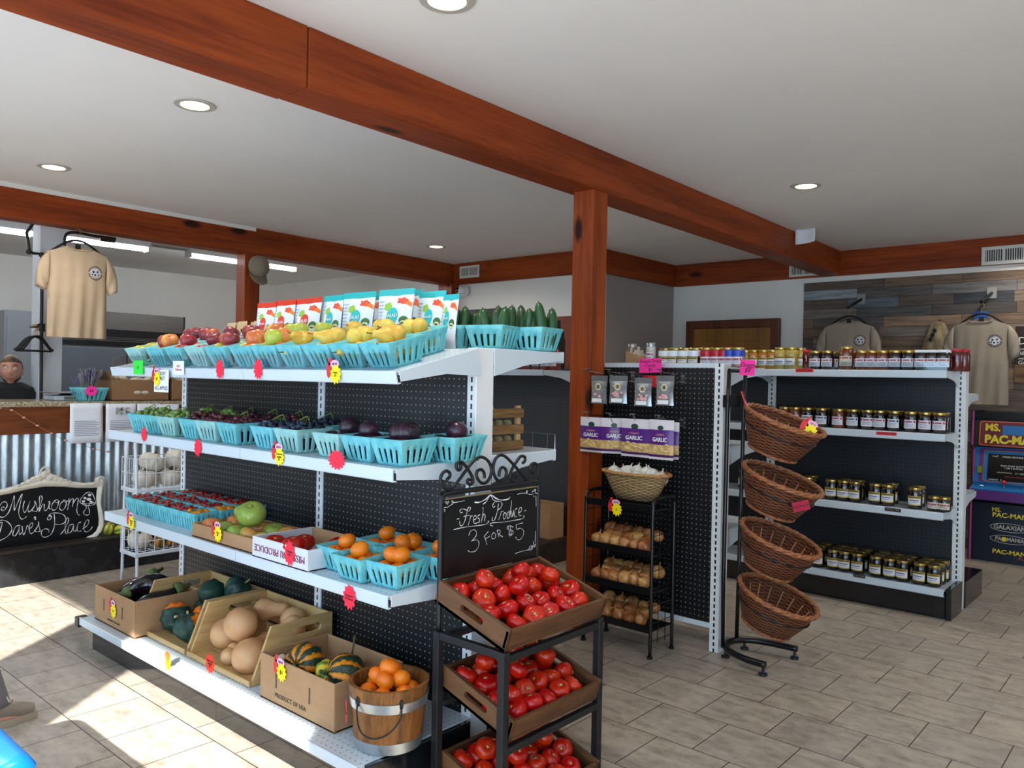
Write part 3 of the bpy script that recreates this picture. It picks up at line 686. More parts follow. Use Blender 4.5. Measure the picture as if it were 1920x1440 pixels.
for i, (x, y, z, s, lb) in enumerate(((-2.655, 1.685, 0, 1, 'red tomato in the left end of the white produce box'), (-2.56, 1.70, .0, .9, 'red tomato standing in the middle of the white produce box'), (-2.50, 1.665, .022, 1.02, 'red tomato at the front of the white produce box'),
    (-2.63, 1.80, 0, .9, 'red tomato at the back left of the white produce box'), (-2.42, 1.81, .0, 1.1, 'big red tomato at the back right of the white produce box'), (-2.40, 1.72, 0, .85, 'small red tomato at the right end of the white produce box'))):
    RT.put((x, y, .655+.034*s+z), (random.uniform(-.5, .5), random.uniform(-.3, .3), i), s, lb, 'tomatoes in the white box')
mb = [(-2.30, 1.76, .0, 4, 'left front'), (-2.155, 1.72, 0, 4, 'middle front'), (-2.015, 1.745, .06, 5, 'right front'), (-2.27, 1.92, 0, 4, 'left back'), (-2.12, 1.885, 0, 5, 'middle back'), (-1.955, 1.905, .1, 5, 'right back')]
for i, (x, y, rz, nn, wh) in enumerate(mb):
    M4 = mat4((x, y, .648+(y-1.64)*.035), radians(2), rz)
    BASK.put(M4.translation, M4.to_euler(), (1.0, 1, .96), 'teal pulp basket of mandarins on the third shelf, %s of six' % wh, 'mandarin baskets')
    fill(M4, [MAND], BOT+(['top'], ['front top'], ['front top', 'right top'], ['left top'], ['front top', 'back top'], ['left top', 'back top'])[i], .034, .031, 'mandarin', 'the %s mandarin basket, third shelf' % wh, 'mandarins in baskets')
# ------------------------------------------------------------------ the bottom deck
def star(r1, r2, n, sx=1, sy=1, ph=0):
    return [((r1 if i % 2 == 0 else r2)*sx*cos(pi*i/n+ph), (r1 if i % 2 == 0 else r2)*sy*sin(pi*i/n+ph)) for i in range(2*n)]
PINK = mat('neon_pink_card', 'ff1a3e', .55); HOT = mat('hot_pink_card', 'ff2fa0', .55); YEL = mat('neon_yellow_card', 'ffe800', .55); RED = mat('red_card', 'e0262f', .5); GRN = mat('neon_green_card', '2fe845', .55); WHT = mat('white_card', 'eef1f4', .6); ORG = mat('neon_orange_card', 'ff6a1c', .55)
def burst(loc, label, txt='', m=PINK, w=.05, h=.05, rot=FRONT, n=11, tsize=.011, ink=None, group='price tags', yellow=False):
    t = thing('price_tag', label, 'price tag', loc, rot, group)
    if yellow:                                    # red pointing hand, pink-white flash and a yellow starburst
        b = MB(); b.prism([(-.034+x*.5, .004+y) for x, y in star(.026, .024, 8, 1, 1.1)], .0012); b.prism([(-.036, .02), (-.022, .02), (-.020, .046), (-.034, .046)], .0012); b.build('red_hand', RED, t)
        MB().prism([(.0+x, .024+y) for x, y in star(.026, .022, 9, 1, .62)], .0012, z0=.0006).build('flash', mat('pale_pink_card', 'f0b4c8', .5), t)
        MB().prism([(.006+x, -.010+y) for x, y in star(.036, .026, n, .9, 1)], .0012, z0=.0012).build('yellow_star', YEL, t)
        text_mesh('NEW', .012, mat('violet_ink', '5b2f86', .6), t, (.0, .024, .0022), (0, 0, 0), 'printed_word')
        if txt: text_mesh(txt, tsize, INK, t, (.006, -.010, .0028), (0, 0, 0), 'price')
    else:
        MB().prism(star(w, w*.74, n, 1, h/w), .0012).build('card', m, t)
        if txt: text_mesh(txt, tsize, ink or INK, t, (0, 0, .0014), (.0, 0, 0), 'price', shear=.2)
    return t
t = carton('cardboard_box', 'kraft cardboard box of eggplants at the left end of the bottom deck', (-3.785, 1.562, .147), .43, .31, .165, KRAFT)
for x in (-.11, .09): B((x-.004, x+.004, -.0012, .001, .06, .115)).build('hand_slot', INKB, t)
text_mesh('PRODUCT OF USA', .013, INKB, t, (0, -.0012, .03), FRONT, 'printed_words', width=.13)
burst((-3.785, 1.559, .24), 'yellow starburst price tag with red hand on the eggplant box', '$1', yellow=True)
EGGM = skin('eggplant_skin', [(.3, '0a0810'), (.7, '17101c')], .12, 6, rnd=.2, spec=.7)
def eggplant():
    b = MB(); N = 12; pts = [(0, .03*sin(pi*i/N), .20*i/N) for i in range(N+1)]; rs = [max(.006, .05*sin(pi*min(1, (i+.25)/(N+1.2))**.72)) for i in range(N+1)]
    b.tube(pts, rs, 16); o = b.build('eggplant', EGGM, smooth=True); tag(o, 'x', 'eggplant')
    b = MB(); b.lathe([(.030, .168), (.034, .172), (.026, .197), (.010, .205), (.008, .235), (0, .236)], 12, (0, .006, 0), fn=lambda a, z: 1+(.3*cos(5*a) if z < .175 else 0)); b.build('calyx', mat('calyx_green', '6c7d45', .6, var=.3), o, smooth=True)
    return Kind(o)
EGG = eggplant()
for i, (x, y, z, rx, rz, lb) in enumerate(((-3.90, 1.63, .27, -1.25, .25, 'dark eggplant with its stalk end up at the left of the kraft box'), (-3.76, 1.83, .29, 1.62, -.35, 'eggplant with green calyx facing forward in the kraft box'), (-3.70, 1.62, .265, -1.35, -.1, 'glossy eggplant against the right wall of the kraft box'), (-3.79, 1.64, .235, -1.3, .1, 'eggplant lying low in the middle of the kraft box'))):
    EGG.put((x, y, z), (rx, 0, rz), 1.1, lb, 'eggplants')
# pine crates with slanted sides
PINE = wood('pine_board', 'b98d55', 'd9b881', 1, 13, .55, 0, 9, bump=.05); PINEX = wood('pine_slat', 'b98d55', 'dcbd87', 0, 13, .55, 0, 9, bump=.05)
def slant_crate(name, label, x0, x1, y0, y1, z0, h):
    t = thing(name, label, 'crate', ((x0+x1)/2, y0, z0), (0, 0, 0), 'pine crates'); w = (x1-x0)/2; d = y1-y0
    for s in (-1, 1):
        xa = s*w-(.012 if s > 0 else 0)
        outer = [(0, 0), (d, 0), (d, h), (.085, h)]
        c0, c1, zc, hr = .19, .30, h-.045, .016
        hole = [(c0+hr*cos(a), zc+hr*sin(a)) for a in [pi/2+pi*k/8 for k in range(9)]]+[(c1+hr*cos(a), zc+hr*sin(a)) for a in [-pi/2+pi*k/8 for k in range(9)]]
        b = MB(); f = lambda a, z, q: (xa+q, a, z)

        tri = mathutils.geometry.tessellate_polygon([[Vector((a, z, 0)) for a, z in outer], [Vector((a, z, 0)) for a, z in hole[::-1]]])
        P = outer+hole[::-1]; n0 = len(outer); n1 = len(hole)
        vs = [f(a, z, 0) for a, z in P]+[f(a, z, .012) for a, z in P]; N = len(P)
        fs = [tuple(q) for q in tri]+[tuple(i+N for i in q)[::-1] for q in tri]
        for o0, nn in ((0, n0), (n0, n1)): fs += [(o0+i, o0+(i+1) % nn, N+o0+(i+1) % nn, N+o0+i) for i in range(nn)]
        b.add(vs, fs); b.build('side_board', PINE, t, merge=True)
    for k, zb in enumerate((.008, .078, .148)): B((-w+.012, w-.012, d-.010, d, zb, zb+.060)).build('back_slat', PINEX, t, bev=.001, bseg=1)
    for k in range(4): B((-w+.012, w-.012, d*k/4+.004, d*(k+1)/4-.002, 0, .009)).build('bottom_slat', PINEX, t, bev=.001, bseg=1)
    B((-w, w, -.010, 0, 0, .022)).build('front_slat', PINEX, t, bev=.002, bseg=1)
    return t
slant_crate('produce_crate', 'pine crate with slanted sides holding dark green acorn squash', -3.715, -3.225, 1.63, 2.0, .147, .21)
slant_crate('produce_crate', 'pine crate with slanted sides holding tan butternut squash', -3.205, -2.715, 1.63, 2.0, .147, .21)
def acorn_mat(name, with_patch):
    n = NT(name); f = n.noise(n.coord((14, 14, 5)), 1.0, 3); c = n.ramp(f, [(.35, H('12302c')), (.7, H('234a3c'))])
    if with_patch:
        sp = n.node('SeparateXYZ'); n.link(n.coord(), sp.inputs[0]); g = n.noise(n.coord((1, 1, 1)), 30, 2)
        p = n.math('MULTIPLY_ADD', g, .03, n.math('MULTIPLY_ADD', sp.outputs[1], -1, -.055)); c = n.mix(n.ramp(p, [(.0, 0.0), (.006, 1.0)]), c, H('ee7d12'))
    return n.set(c, .4, 0, .4, 0, 0, .3)
def squash(name, m, prof, r, ribs, amp, stem=True, sm=None, sl=.5, wart=0, n=40):
    o = revolve(name, m, prof, r, n, ribs, amp, wart=wart); tag(o, 'x', 'squash')
    if stem: T([(0, 0, .55*r), (.05*r, 0, (.75+sl*.3)*r), (.22*r, .05*r, (.72+sl)*r)], [.12*r, .07*r, .09*r], 6).build('stem', sm or STEMM, o, smooth=True)
    return Kind(o)
P_AC = [(0, -1.05), (.12, -1.0), (.45, -.82), (.8, -.4), (1, .05), (.9, .5), (.6, .78), (.3, .82), (.12, .74), (0, .72)]
ACP = squash('acorn_squash', acorn_mat('acorn_skin_patched', True), P_AC, .068, 10, .06, sl=.35, sm=mat('pale_stem', 'c8bd92', .8)); AC = squash('acorn_squash', acorn_mat('acorn_skin', False), P_AC, .066, 10, .06, sl=.35, sm=mat('pale_stem', 'c8bd92', .8))
for k, loc, rot, sc_k, lb in ((ACP, (-3.50, 1.72, .225), (-1.2, 0, -1.9), 1.0, 'acorn squash with an orange patch at the front of the pine crate'), (ACP, (-3.33, 1.70, .222), (-.4, .3, 2.2), 1.0, 'dark green acorn squash at the right front of the pine crate'),
    (ACP, (-3.37, 1.80, .235), (-.2, .1, -.4), .95, 'acorn squash with a small orange spot in the middle of the crate'), (AC, (-3.40, 1.83, .335), (-1.9, .25, .2), .95, 'dark green acorn squash on top of the heap, tip facing forward'), (AC, (-3.53, 1.88, .22), (.5, .3, 2), .9, 'dark green acorn squash behind the patched one'), (AC, (-3.31, 1.91, .35), (.7, .4, 2), .95, 'acorn squash at the back right top of the crate')):
    k.put(loc, rot, sc_k, lb, 'acorn squash')
BUT = skin('butternut_skin', [(.3, 'c48f5f'), (.55, 'd8a877'), (.8, 'e0b98c')], .45, 6, rnd=.3, speck=('9a6a3c', 50, .72))
P_BUT = [(0, -1), (.3, -.98), (.7, -.75), (.97, -.3), (1, .1), (.86, .6), (.68, 1.0), (.62, 1.5), (.62, 2.0), (.52, 2.3), (.25, 2.42), (0, 2.42)]
BN = squash('butternut_squash', BUT, P_BUT, .062, 0, 0, False); 
o = BN.o; MB().lathe([(.014, .145), (.012, .165), (.010, .175), (0, .176)], 8).build('stem', mat('cork_stem', '8b6f46', .9), o, smooth=True)
for loc, dr, s, lb in (((-3.085, 1.73, .245), (-.35, .8, .25), 1.0, 'round butternut squash at the left of the crate'), ((-2.99, 1.78, .205), (.15, -.95, .1), .62, 'small butternut squash with its stalk end forward'), ((-2.95, 1.72, .315), (-.72, .66, -.05), 1.08, 'big butternut squash on top, brown blossom end forward'),
    ((-2.845, 1.70, .215), (-.45, .85, .1), 1.12, 'butternut squash at the right front of the crate'), ((-2.97, 1.685, .188), (-.6, .75, 0), .58, 'small pinkish butternut squash low at the front'), ((-3.06, 1.90, .315), (.9, .35, .1), .8, 'butternut squash lying at the back left'),
    ((-2.88, 1.92, .305), (-.1, .1, -1), .85, 'butternut squash standing neck down at the back of the crate'), ((-2.80, 1.87, .30), (.2, .2, -1), .8, 'butternut squash in the back right corner of the crate')):
    BN.put(loc, Vector(dr).to_track_quat('Z', 'Y').to_euler(), s, lb, 'butternut squash')
t = carton('cardboard_box', 'kraft cardboard box of striped gourds beside the mandarin bucket', (-2.385, 1.605, .147), .45, .30, .165, KRAFT)
for x in (-.12, .085): B((x-.004, x+.004, -.0012, .001, .06, .115)).build('hand_slot', INKB, t)
text_mesh('PRODUCT OF USA', .022, INKB, t, (-.03, -.0012, .035), FRONT, 'printed_words', width=.19)
burst((-2.47, 1.601, .285), 'yellow starburst price tag with red hand on the gourd box', '$1', tsize=.02, yellow=True)
GRD = ribbed('striped_gourd_skin', [(.0, '16291c'), (.50, '223b28'), (.58, 'c9740f'), (.8, 'e08a1a')], 9, wob=1.9, bump=1.0, rnd=.15, scale=55)
P_GD = [(0, -.8), (.4, -.86), (.75, -.62), (.98, -.2), (1, .12), (.82, .55), (.5, .8), (.2, .8), (0, .7)]
GD = squash('striped_gourd', GRD, P_GD, .075, 10, .045, wart=.03, sl=.5, sm=mat('gourd_stem', '4b5238', .8))
for loc, rot, s, lb in (((-2.47, 1.70, .275), (1.25, .25, .3), 1.02, 'orange and green striped warty gourd at the left of the box'), ((-2.27, 1.725, .275), (1.2, -.1, -.35), 1.05, 'orange and green striped gourd beside the bucket')):
    GD.put(loc, rot, s, lb)
DG = squash('dark_gourd', acorn_mat('dark_gourd_skin', False), P_GD, .05, 8, .05, sl=1.5, sm=mat('gourd_stem', '4b5238', .8)); DG.put((-2.36, 1.82, .265), (.1, .2, 2.2), 1, 'small dark green gourd with a long curved stem between the striped gourds')
WG = squash('white_gourd', mat('white_gourd_skin', 'd6d4c6', .6, var=.12, vscale=20), P_GD, .045, 7, .06, sl=.2); WG.put((-2.56, 1.66, .255), (.6, .3, 1), 1, 'small white gourd at the left front corner of the box')
YG = ribbed('yellow_gourd_skin', [(.0, '5f7a26'), (.4, '6c8a2c'), (.55, 'd9c53a'), (.9, 'e3cf4a')], 5, wob=1.2, bump=.5)
YGK = squash('yellow_gourd', YG, P_GD, .045, 8, .05, sl=.3)
YGK.put((-2.33, 1.70, .285), (-.6, .2, -.9), (1.2, 1, .8), 'flat yellow and green gourd at the box front'); YGK.put((-2.23, 1.70, .255), (-.4, -.3, 1.2), 1, 'mottled green gourd hidden at the right end of the box')
# wooden bucket
BUCK = wood('charred_stave', '3a1f0c', '9c6530', 2, 30, .5, 0, 14, bump=.25); GALV = mat('galvanized_steel', 'b9c2c8', .32, .85, var=.15, vscale=20)
t = thing('bucket', 'wooden bucket with galvanized bands and wire handle, full of mandarins', 'bucket', (-1.995, 1.70, .147))
MB().lathe([(.104, 0), (.128, .205), (.133, .207), (.134, .203), (.118, .2), (.096, .01), (0, .01)][:0]+[(0, .012), (.097, .012), (.117, .205), (.131, .205), (.108, 0), (0, 0)], 48, fn=lambda a, z: 1-.008*(abs(sin(12*a)) < .12)).build('staves', BUCK, t, smooth=40)
MB().lathe([(.109, .0), (.1135, .035), (.111, .0355), (.107, .0)], 40).build('bottom_band', GALV, t, smooth=40)
MB().lathe([(.1255, .135), (.1290, .165), (.1265, .166), (.123, .135)], 40).build('top_band', GALV, t, smooth=40)
DARKI = mat('dark_iron', '2b2a2b', .4, .7)
hb = [(0.0, -.128, .165), (.01, -.138, .13), (.035, -.142, .085), (.075, -.125, .070), (.108, -.09, .085), (.122, -.055, .125), (.118, -.05, .16)]
T(spline(hb, 6), .0028, 8).build('handle', DARKI, t, smooth=True)
for p in ((0, -.1275, .165), (.117, -.05, .165)): MB().ball(p, .011, 10, 6, (1, .5, 1.5)).build('handle_lug', DARKI, t, smooth=True)
M4 = Matrix.Translation((-1.995, 1.70, .147)); k = 0
for ring, (nn, rr, zz) in enumerate(((6, .066, .165), (4, .04, .205), (1, 0, .235))):
    for j in range(nn):
        a = 2*pi*j/nn+ring*.5; MAND.put(M4 @ Vector((rr*cos(a), rr*sin(a), zz+random.uniform(-.006, .006))), (random.uniform(-1, 1), random.uniform(-1, 1), j), random.uniform(.98, 1.1),
            'mandarin in the wooden bucket, %s' % ('on the very top' if ring == 2 else '%s of the %s ring, counting from the right' % (ORD[j], ('outer', 'upper')[ring])), 'mandarins in the bucket')
burst((-2.085, 1.598, .245), 'red starburst price tag on the wooden bucket', 'Mandarins\n$1', PINK, .036, .040, (pi/2, 0, -.6), 14, .012)
# price tags along the shelves
for px, py, y, lb, kw in ((412, 692, 1.639, 'red starburst price tag under the apples, left of the shelf joint', dict(m=PINK, w=.032, h=.042)), (484, 692, 1.639, 'red starburst price tag under the apples, right of the shelf joint', dict(m=PINK, w=.032, h=.042)),
    (270, 814, 1.634, 'red starburst price tag on the second shelf under the green grapes', dict(m=PINK, w=.030, h=.036)), (371, 839, 1.634, 'red starburst price tag on the second shelf under the red grapes', dict(m=PINK, w=.032, h=.04)),
    (631, 862, 1.634, 'red starburst price tag on the second shelf under the plums', dict(m=PINK, w=.05, h=.035, n=15)), (543, 1037, 1.618, 'red starburst price tag in front of the white produce box', dict(m=PINK, w=.034, h=.048, txt='Tomato\n3/$5', tsize=.012)), (655, 1120, 1.622, 'red starburst price tag reading Mandarin on the third shelf', dict(m=PINK, w=.036, h=.044, txt='Mandarin\n$5 Basket', tsize=.011)),
    (394, 1244, 1.512, 'orange-red starburst price tag on the bottom deck under the butternut squash', dict(m=mat('orange_red_card', 'ff3a22', .55), w=.036, h=.040, txt='Butternut\nSquash\n$1', tsize=.011)), (315, 1240, 1.512, 'yellow and orange starburst price tag on the bottom deck', dict(m=YEL, w=.026, h=.040, txt='Acorn\n$1', tsize=.012))):
    burst(U(px, py, y=y), lb, **kw)
p = U(315, 1228, y=1.510); MB().prism(star(.024, .019, 12, 1, .8), .0012).build('upper_burst', ORG, [o for o in bpy.data.objects if o.name.startswith('price_tag')][-1], (0, .022, .0014))
for px, py, y, lb, tx in ((628, 696, 1.639, 'yellow starburst tag with red hand reading Pears on the top shelf', 'Pears\n3/2'), (523, 851, 1.634, 'yellow starburst tag with red hand under the blue grapes', 'Concord\ngrapes\n$3'), (246, 976, 1.618, 'yellow starburst tag with red hand under the cherry tomatoes', 'Cherry\nTom\n$3'), (408, 996, 1.632, 'yellow starburst tag with red hand on the kraft tomato tray', '3 for\n$5')):
    burst(U(px, py, y=y), lb, tx, yellow=True)
def card(px0, px1, py0, py1, y, lb, m, txt, ink, ts, rot=0):
    a = U(px0, py0, y=y); b = U(px1, py1, y=y); w = b.x-a.x; h = a.z-b.z
    t = thing('price_card', lb, 'price tag', ((a.x+b.x)/2, y, (a.z+b.z)/2), (pi/2, rot, 0), 'price tags')
    MB().prism([(-w/2, -h/2), (w/2, -h/2), (w/2, h/2), (-w/2, h/2)], .0012).build('card', m, t)
    if txt: text_mesh(txt, ts, ink, t, (0, 0, .0014), (0, 0, 0), 'handwriting', shear=.1)
    return t
REDI = mat('red_ink', 'd0203c', .6); BLUEI = mat('navy_ink', '20284f', .6)
card(251, 268, 676, 702, 1.636, 'neon green price card at the left end of the top shelf', GRN, '$1', mat('green_ink', '0f8a2c', .6), .02)
card(325, 345, 677, 703, 1.636, 'small white card handwritten in red reading Red Delicious', WHT, 'RED\nDelicious', REDI, .016)
card(290, 316, 693, 736, 1.635, 'white card handwritten Today Only All Apples hanging from the top shelf', WHT, 'TODAY\nONLY\n\nALL APPLES', BLUEI, .024)
burst(U(294, 706, y=1.632), 'yellow starburst with red hand beside the All Apples card', '$2', tsize=.016, yellow=True)
# ------------------------------------------------------------------ bags and packets on the ridge
BAGW = mat('snack_bag_print', 'dfe8ee', .22, var=.05, vscale=9, spec=.6); TEALP = mat('teal_foil', '2ab4b8', .25, spec=.6); REDP = mat('red_foil', 'd8402f', .25, spec=.6)
def bag(name, label, x0, x1, zt, y, zb, accent, rz=0, group='snack bags'):
    w = (x1-x0)/2; h = zt-zb; t = thing(name, label, 'snack bag', ((x0+x1)/2, y, zb), (radians(-4), 0, rz), group)
    th = lambda u, v: .030*(sin(pi*min(1, max(0, v*1.06)))**.6)*(1-(2*u-1)**2*.85)+.0008
    b = MB()
    for s in (-1, 1): b.add_grid(lambda u, v: ((2*u-1)*w*(1-.05*sin(pi*v)), s*th(u, v)*(1-.6*v), v*h*.90+.004*sin(9*u)*v), 10, 10)
    b.build('bag', BAGW, t, smooth=True, merge=.0004)
    B((-w, w, -.0012, .0012, h*.895, h)).build('top_seal', accent, t)
    f = lambda a, z: -th((a/w+1)/2, z/(h*.9))*(1-.6*z/(h*.9))-.0014
    def patch(nm, pts, m):
        c = (sum(a for a, z in pts)/len(pts), sum(z for a, z in pts)/len(pts)); k = MB(); P = [c]+pts
        k.add([(a, f(a, z), z) for a, z in P], [(0, i+1, (i+1) % len(pts)+1) for i in range(len(pts))]); k.build(nm, m, t)
    el = lambda cx, cz, rx, rz_, n=16, l=0: [(cx+rx*cos(2*pi*i/n)*(1+l*cos(5*2*pi*i/n)), cz+rz_*sin(2*pi*i/n)*(1+l*cos(5*2*pi*i/n))) for i in range(n)]
    patch('brand_oval', el(.0, h*.53, w*.33, h*.15), accent)
    text_mesh('SALAD', w*.2, WHT, t, (0, f(0, h*.53)-.0008, h*.54), FRONT, 'lettering')
    patch('green_pepper', el(-w*.32, h*.70, w*.22, h*.07, 20, .12), mat('print_green', '8fbf3f', .3)); patch('tomato_picture', el(w*.42, h*.80, w*.28, h*.06, 20, .2), mat('print_red', 'd8452f', .3)); patch('carrot_picture', [(w*.4, h*.76), (w*.95, h*.68), (w*.95, h*.75), (w*.6, h*.82)], mat('print_orange', 'f07a28', .3))
    patch('avocado_picture', el(w*.62, h*.46, w*.22, h*.07), mat('print_dark_green', '3f6b35', .3)); patch('avocado_half', el(w*.62, h*.41, w*.16, h*.045), mat('print_pale', 'dfe3a0', .3)); patch('stone', el(w*.62, h*.41, w*.06, h*.022), mat('print_brown', '6b4224', .3))
    k = MB()
    for j in range(9): z = h*(.30+.06*j); k.add([(-w*.93, f(-w*.93, z)-.0003, z), (-w*.60, f(-w*.60, z)-.0003, z), (-w*.60, f(-w*.60, z)-.0003, z+h*.02), (-w*.93, f(-w*.93, z)-.0003, z+h*.02)], [(0, 1, 2, 3)])
    k.build('nutrition_print', mat('print_grey_blue', '9fb0c4', .5), t)
    return t
bl = [(480, 512, 567, REDP, 2.04), (511, 549, 562, REDP, 2.05), (547, 602, 558, REDP, 2.05), (601, 641, 553, TEALP, 2.05), (642, 698, 547, TEALP, 2.05), (676, 716, 551, TEALP, 2.13), (709, 770, 541, TEALP, 2.04), (748, 788, 543, TEALP, 2.13), (784, 830, 545, TEALP, 2.12), (826, 857, 551, TEALP, 2.12)]
for i, (a, b, pt, m, y) in enumerate(bl):
    bag('snack_bag', '%s-topped vegetable snack bag on the shelf ridge, %s' % ('red' if m is REDP else 'teal', nth(i, 10)), U(a, pt, y=y).x, U(b, pt, y=y).x, U((a+b)/2, pt, y=y).z, y, 1.449, m, random.uniform(-.1, .1))
SEEDP = mat('kraft_packet', 'c8ad83', .8, var=.06, vscale=20)
for i in range(6):
    x = -3.70+i*.065; t = thing('seed_packet', 'tan paper seed packet behind the apples, %s' % nth(i, 6), 'seed packet', (x, 2.05+(i % 2)*.02, 1.449), (radians(-12+i % 3*3), 0, .1*(i % 2)), 'seed packets')
    B((-.04, .04, -.002, .002, 0, .145)).build('packet', SEEDP, t, bev=.001, bseg=1); B((-.022, .022, -.0028, -.002, .02, .06)).build('label_print', mat('packet_print', '8d7a58', .8), t); MB().prism(star(.010, .008, 6), .0006, lambda a, b, q: (a, -.0026-q, .10+b)).build('leaf_print', mat('packet_leaf', '4b4a30', .8), t)
# ------------------------------------------------------------------ the tomato stand
STEEL = mat('matte_black_steel', '16181c', .45, .2); BURNT = wood('burnt_crate_wood', '24140a', '6e4728', 1, 13, .6, 0, 12); BURNTX = wood('burnt_crate_side', '26160b', '7c5432', 0, 13, .6, 0, 12)
TS = (-1.84, 1.77, 0); tw, td, th_ = .49, .28, .525
stand = thing('produce_stand', 'black steel stand with a chalkboard topped by scrolls, holding tomato crates', 'display stand', TS)
for x in (0, td):
    for y in (0, tw): B((x-.013, x+.013, y-.013, y+.013, 0, th_)).build('leg', STEEL, stand, bev=.002)
for z in (.512, .235, .02):
    B((td-.011, td+.011, .013, tw-.013, z-.022, z)).build('front_rail', STEEL, stand, bev=.002); B((-.011, .011, .013, tw-.013, z+.045, z+.065) if z < .5 else (-.011, .011, .013, tw-.013, z-.022, z)).build('back_rail', STEEL, stand, bev=.002)
for y in (0, tw): B((.013, td-.013, y-.011, y+.011, th_-.024, th_)).build('side_rail', STEEL, stand, bev=.002)
sy0, sy1, sz = .0, .49, .965
arch = spline([(0, sy0, th_), (0, sy0, .70), (0, sy0, sz-.025), (0, sy0+.007, sz-.007), (0, sy0+.025, sz)], 4)+spline([(0, sy1-.025, sz), (0, sy1-.007, sz-.007), (0, sy1, sz-.025), (0, sy1, .70), (0, sy1, th_)], 4)
T(arch, .009, 10).build('sign_frame', STEEL, stand, smooth=True)
SLATE = mat('chalkboard_slate', '0b0e12', .35, var=.3, vscale=5, spec=.4)
board = B((-.006, .004, .012, .482, .69, .945)).build('chalkboard', SLATE, stand, bev=.001)
B((-.006, .005, .012, .482, .945, .948)).build('board_edge', mat('brass_edge', '8d7a5a', .5), board)
CHALK = mat('white_chalk', 'e8eaee', .9)
def chalk(par, pts, r, plane_x, o, nm='chalk_stroke'):
    """one hand-drawn stroke on the board, given where the photo shows it"""
    P = [U(px, py, x=plane_x) for px, py in pts]; P = spline(P, 5)
    b = MB(); prev = None; vs = []; fs = []
    for i, p in enumerate(P):
        a = P[max(0, i-1)]; c = P[min(len(P)-1, i+1)]; d = (c-a); d.x = 0
        d = d.normalized() if d.length > 1e-7 else Vector((0, 1, 0)); nrm = Vector((0, -d.z, d.y))
        rr = r*(.75+.35*sin(i*.7)); vs += [(plane_x-o[0], p.y+nrm.y*rr-o[1], p.z+nrm.z*rr-o[2]), (plane_x-o[0], p.y-nrm.y*rr-o[1], p.z-nrm.z*rr-o[2])]
    fs = [(2*i, 2*i+1, 2*i+3, 2*i+2) for i in range(len(P)-1)]; return vs, fs
def chalks(par, name, strokes, r, px, o, conv):
    b = MB()
    for q in strokes:
        rr = r
        if isinstance(q, tuple): rr, q = q
        b.add(*chalk(par, [conv(*p) for p in q], rr, px, o))
    return b.build(name, CHALK, par, sol=.0004)
c9 = lambda x, y: (820+x/9.6, 900+y/9.6)
bx = TS[0]+.0046
fresh = [[(355, 705), (395, 692)], [(455, 575), (420, 590), (405, 555), (440, 520), (500, 530), (570, 560), (595, 500), (575, 485), (545, 525), (520, 640), (490, 750), (440, 825), (405, 800), (405, 745)], [(470, 660), (520, 645), (575, 632)],
    [(600, 640), (590, 700), (555, 810)], [(585, 690), (615, 645), (640, 650)], [(655, 720), (700, 690), (690, 640), (660, 660), (650, 730), (670, 785), (710, 770)], [(770, 625), (735, 640), (730, 680), (760, 710), (750, 760), (715, 770)], [(810, 500), (825, 510), (815, 640), (790, 765)], [(800, 690), (840, 610), (860, 640), (850, 750)],
    [(1040, 470), (1010, 495), (995, 460), (1030, 400), (1090, 380), (1150, 400), (1165, 440), (1140, 500), (1080, 545)], [(1100, 425), (1085, 540), (1060, 640), (1020, 730), (985, 720), (995, 665)], [(1155, 560), (1140, 620), (1105, 715)], [(1135, 620), (1160, 565), (1190, 570)], [(1215, 580), (1185, 640), (1195, 700), (1225, 680), (1240, 610), (1215, 580)], [(1300, 560), (1265, 600), (1260, 680), (1285, 680), (1310, 600), (1340, 370)], [(1305, 580), (1290, 685)],
    [(1335, 560), (1325, 640), (1345, 660), (1375, 540)], [(1375, 540), (1365, 650)], [(1435, 510), (1405, 530), (1390, 610), (1400, 670), (1430, 650)], [(1465, 590), (1510, 560), (1515, 505), (1485, 500), (1465, 570), (1475, 640), (1510, 635)], [(1560, 560), (1600, 545)]]
chalks(board, 'chalk_words', fresh, .0013, bx, TS, c9)
lines = [[(290, 895), (480, 850), (700, 825), (870, 795), (925, 750), (905, 735)], [(1000, 830), (955, 810), (975, 775), (1200, 755), (1450, 715), (1540, 690), (1560, 650), (1540, 640)], (.0022, [(670, 400), (760, 400), (880, 340), (960, 265), (1040, 320), (1140, 360), (1270, 345), (1310, 300)]), (.0018, [(820, 435), (880, 390), (960, 270), (1000, 350), (1080, 390)]),
    [(100, 490), (180, 490), (270, 430), (290, 390), (265, 375), (270, 405), (340, 400), (490, 372)], [(100, 480), (110, 410), (170, 390), (150, 430)], [(180, 440), (205, 380)], [(110, 520), (140, 550), (120, 578)], [(100, 620), (98, 770)], [(1440, 260), (1500, 240), (1600, 235), (1625, 200), (1605, 200), (1620, 245), (1690, 262), (1740, 240)], [(1700, 215), (1740, 190), (1770, 165), (1760, 220), (1800, 245)], [(1740, 170), (1775, 240)], [(1775, 280), (1778, 470)], [(1735, 275), (1740, 305)], [(1765, 920), (1760, 1120)], [(1730, 1110), (1735, 1160), (1775, 1150)], [(1400, 1325), (1500, 1290), (1640, 1255)], [(1650, 1270), (1660, 1200), (1700, 1190), (1670, 1270)], [(1700, 1260), (1720, 1200), (1770, 1150), (1745, 1220)], [(1700, 1180), (1760, 1200)]]
chalks(board, 'chalk_flourishes', lines, .0011, bx, TS, c9)
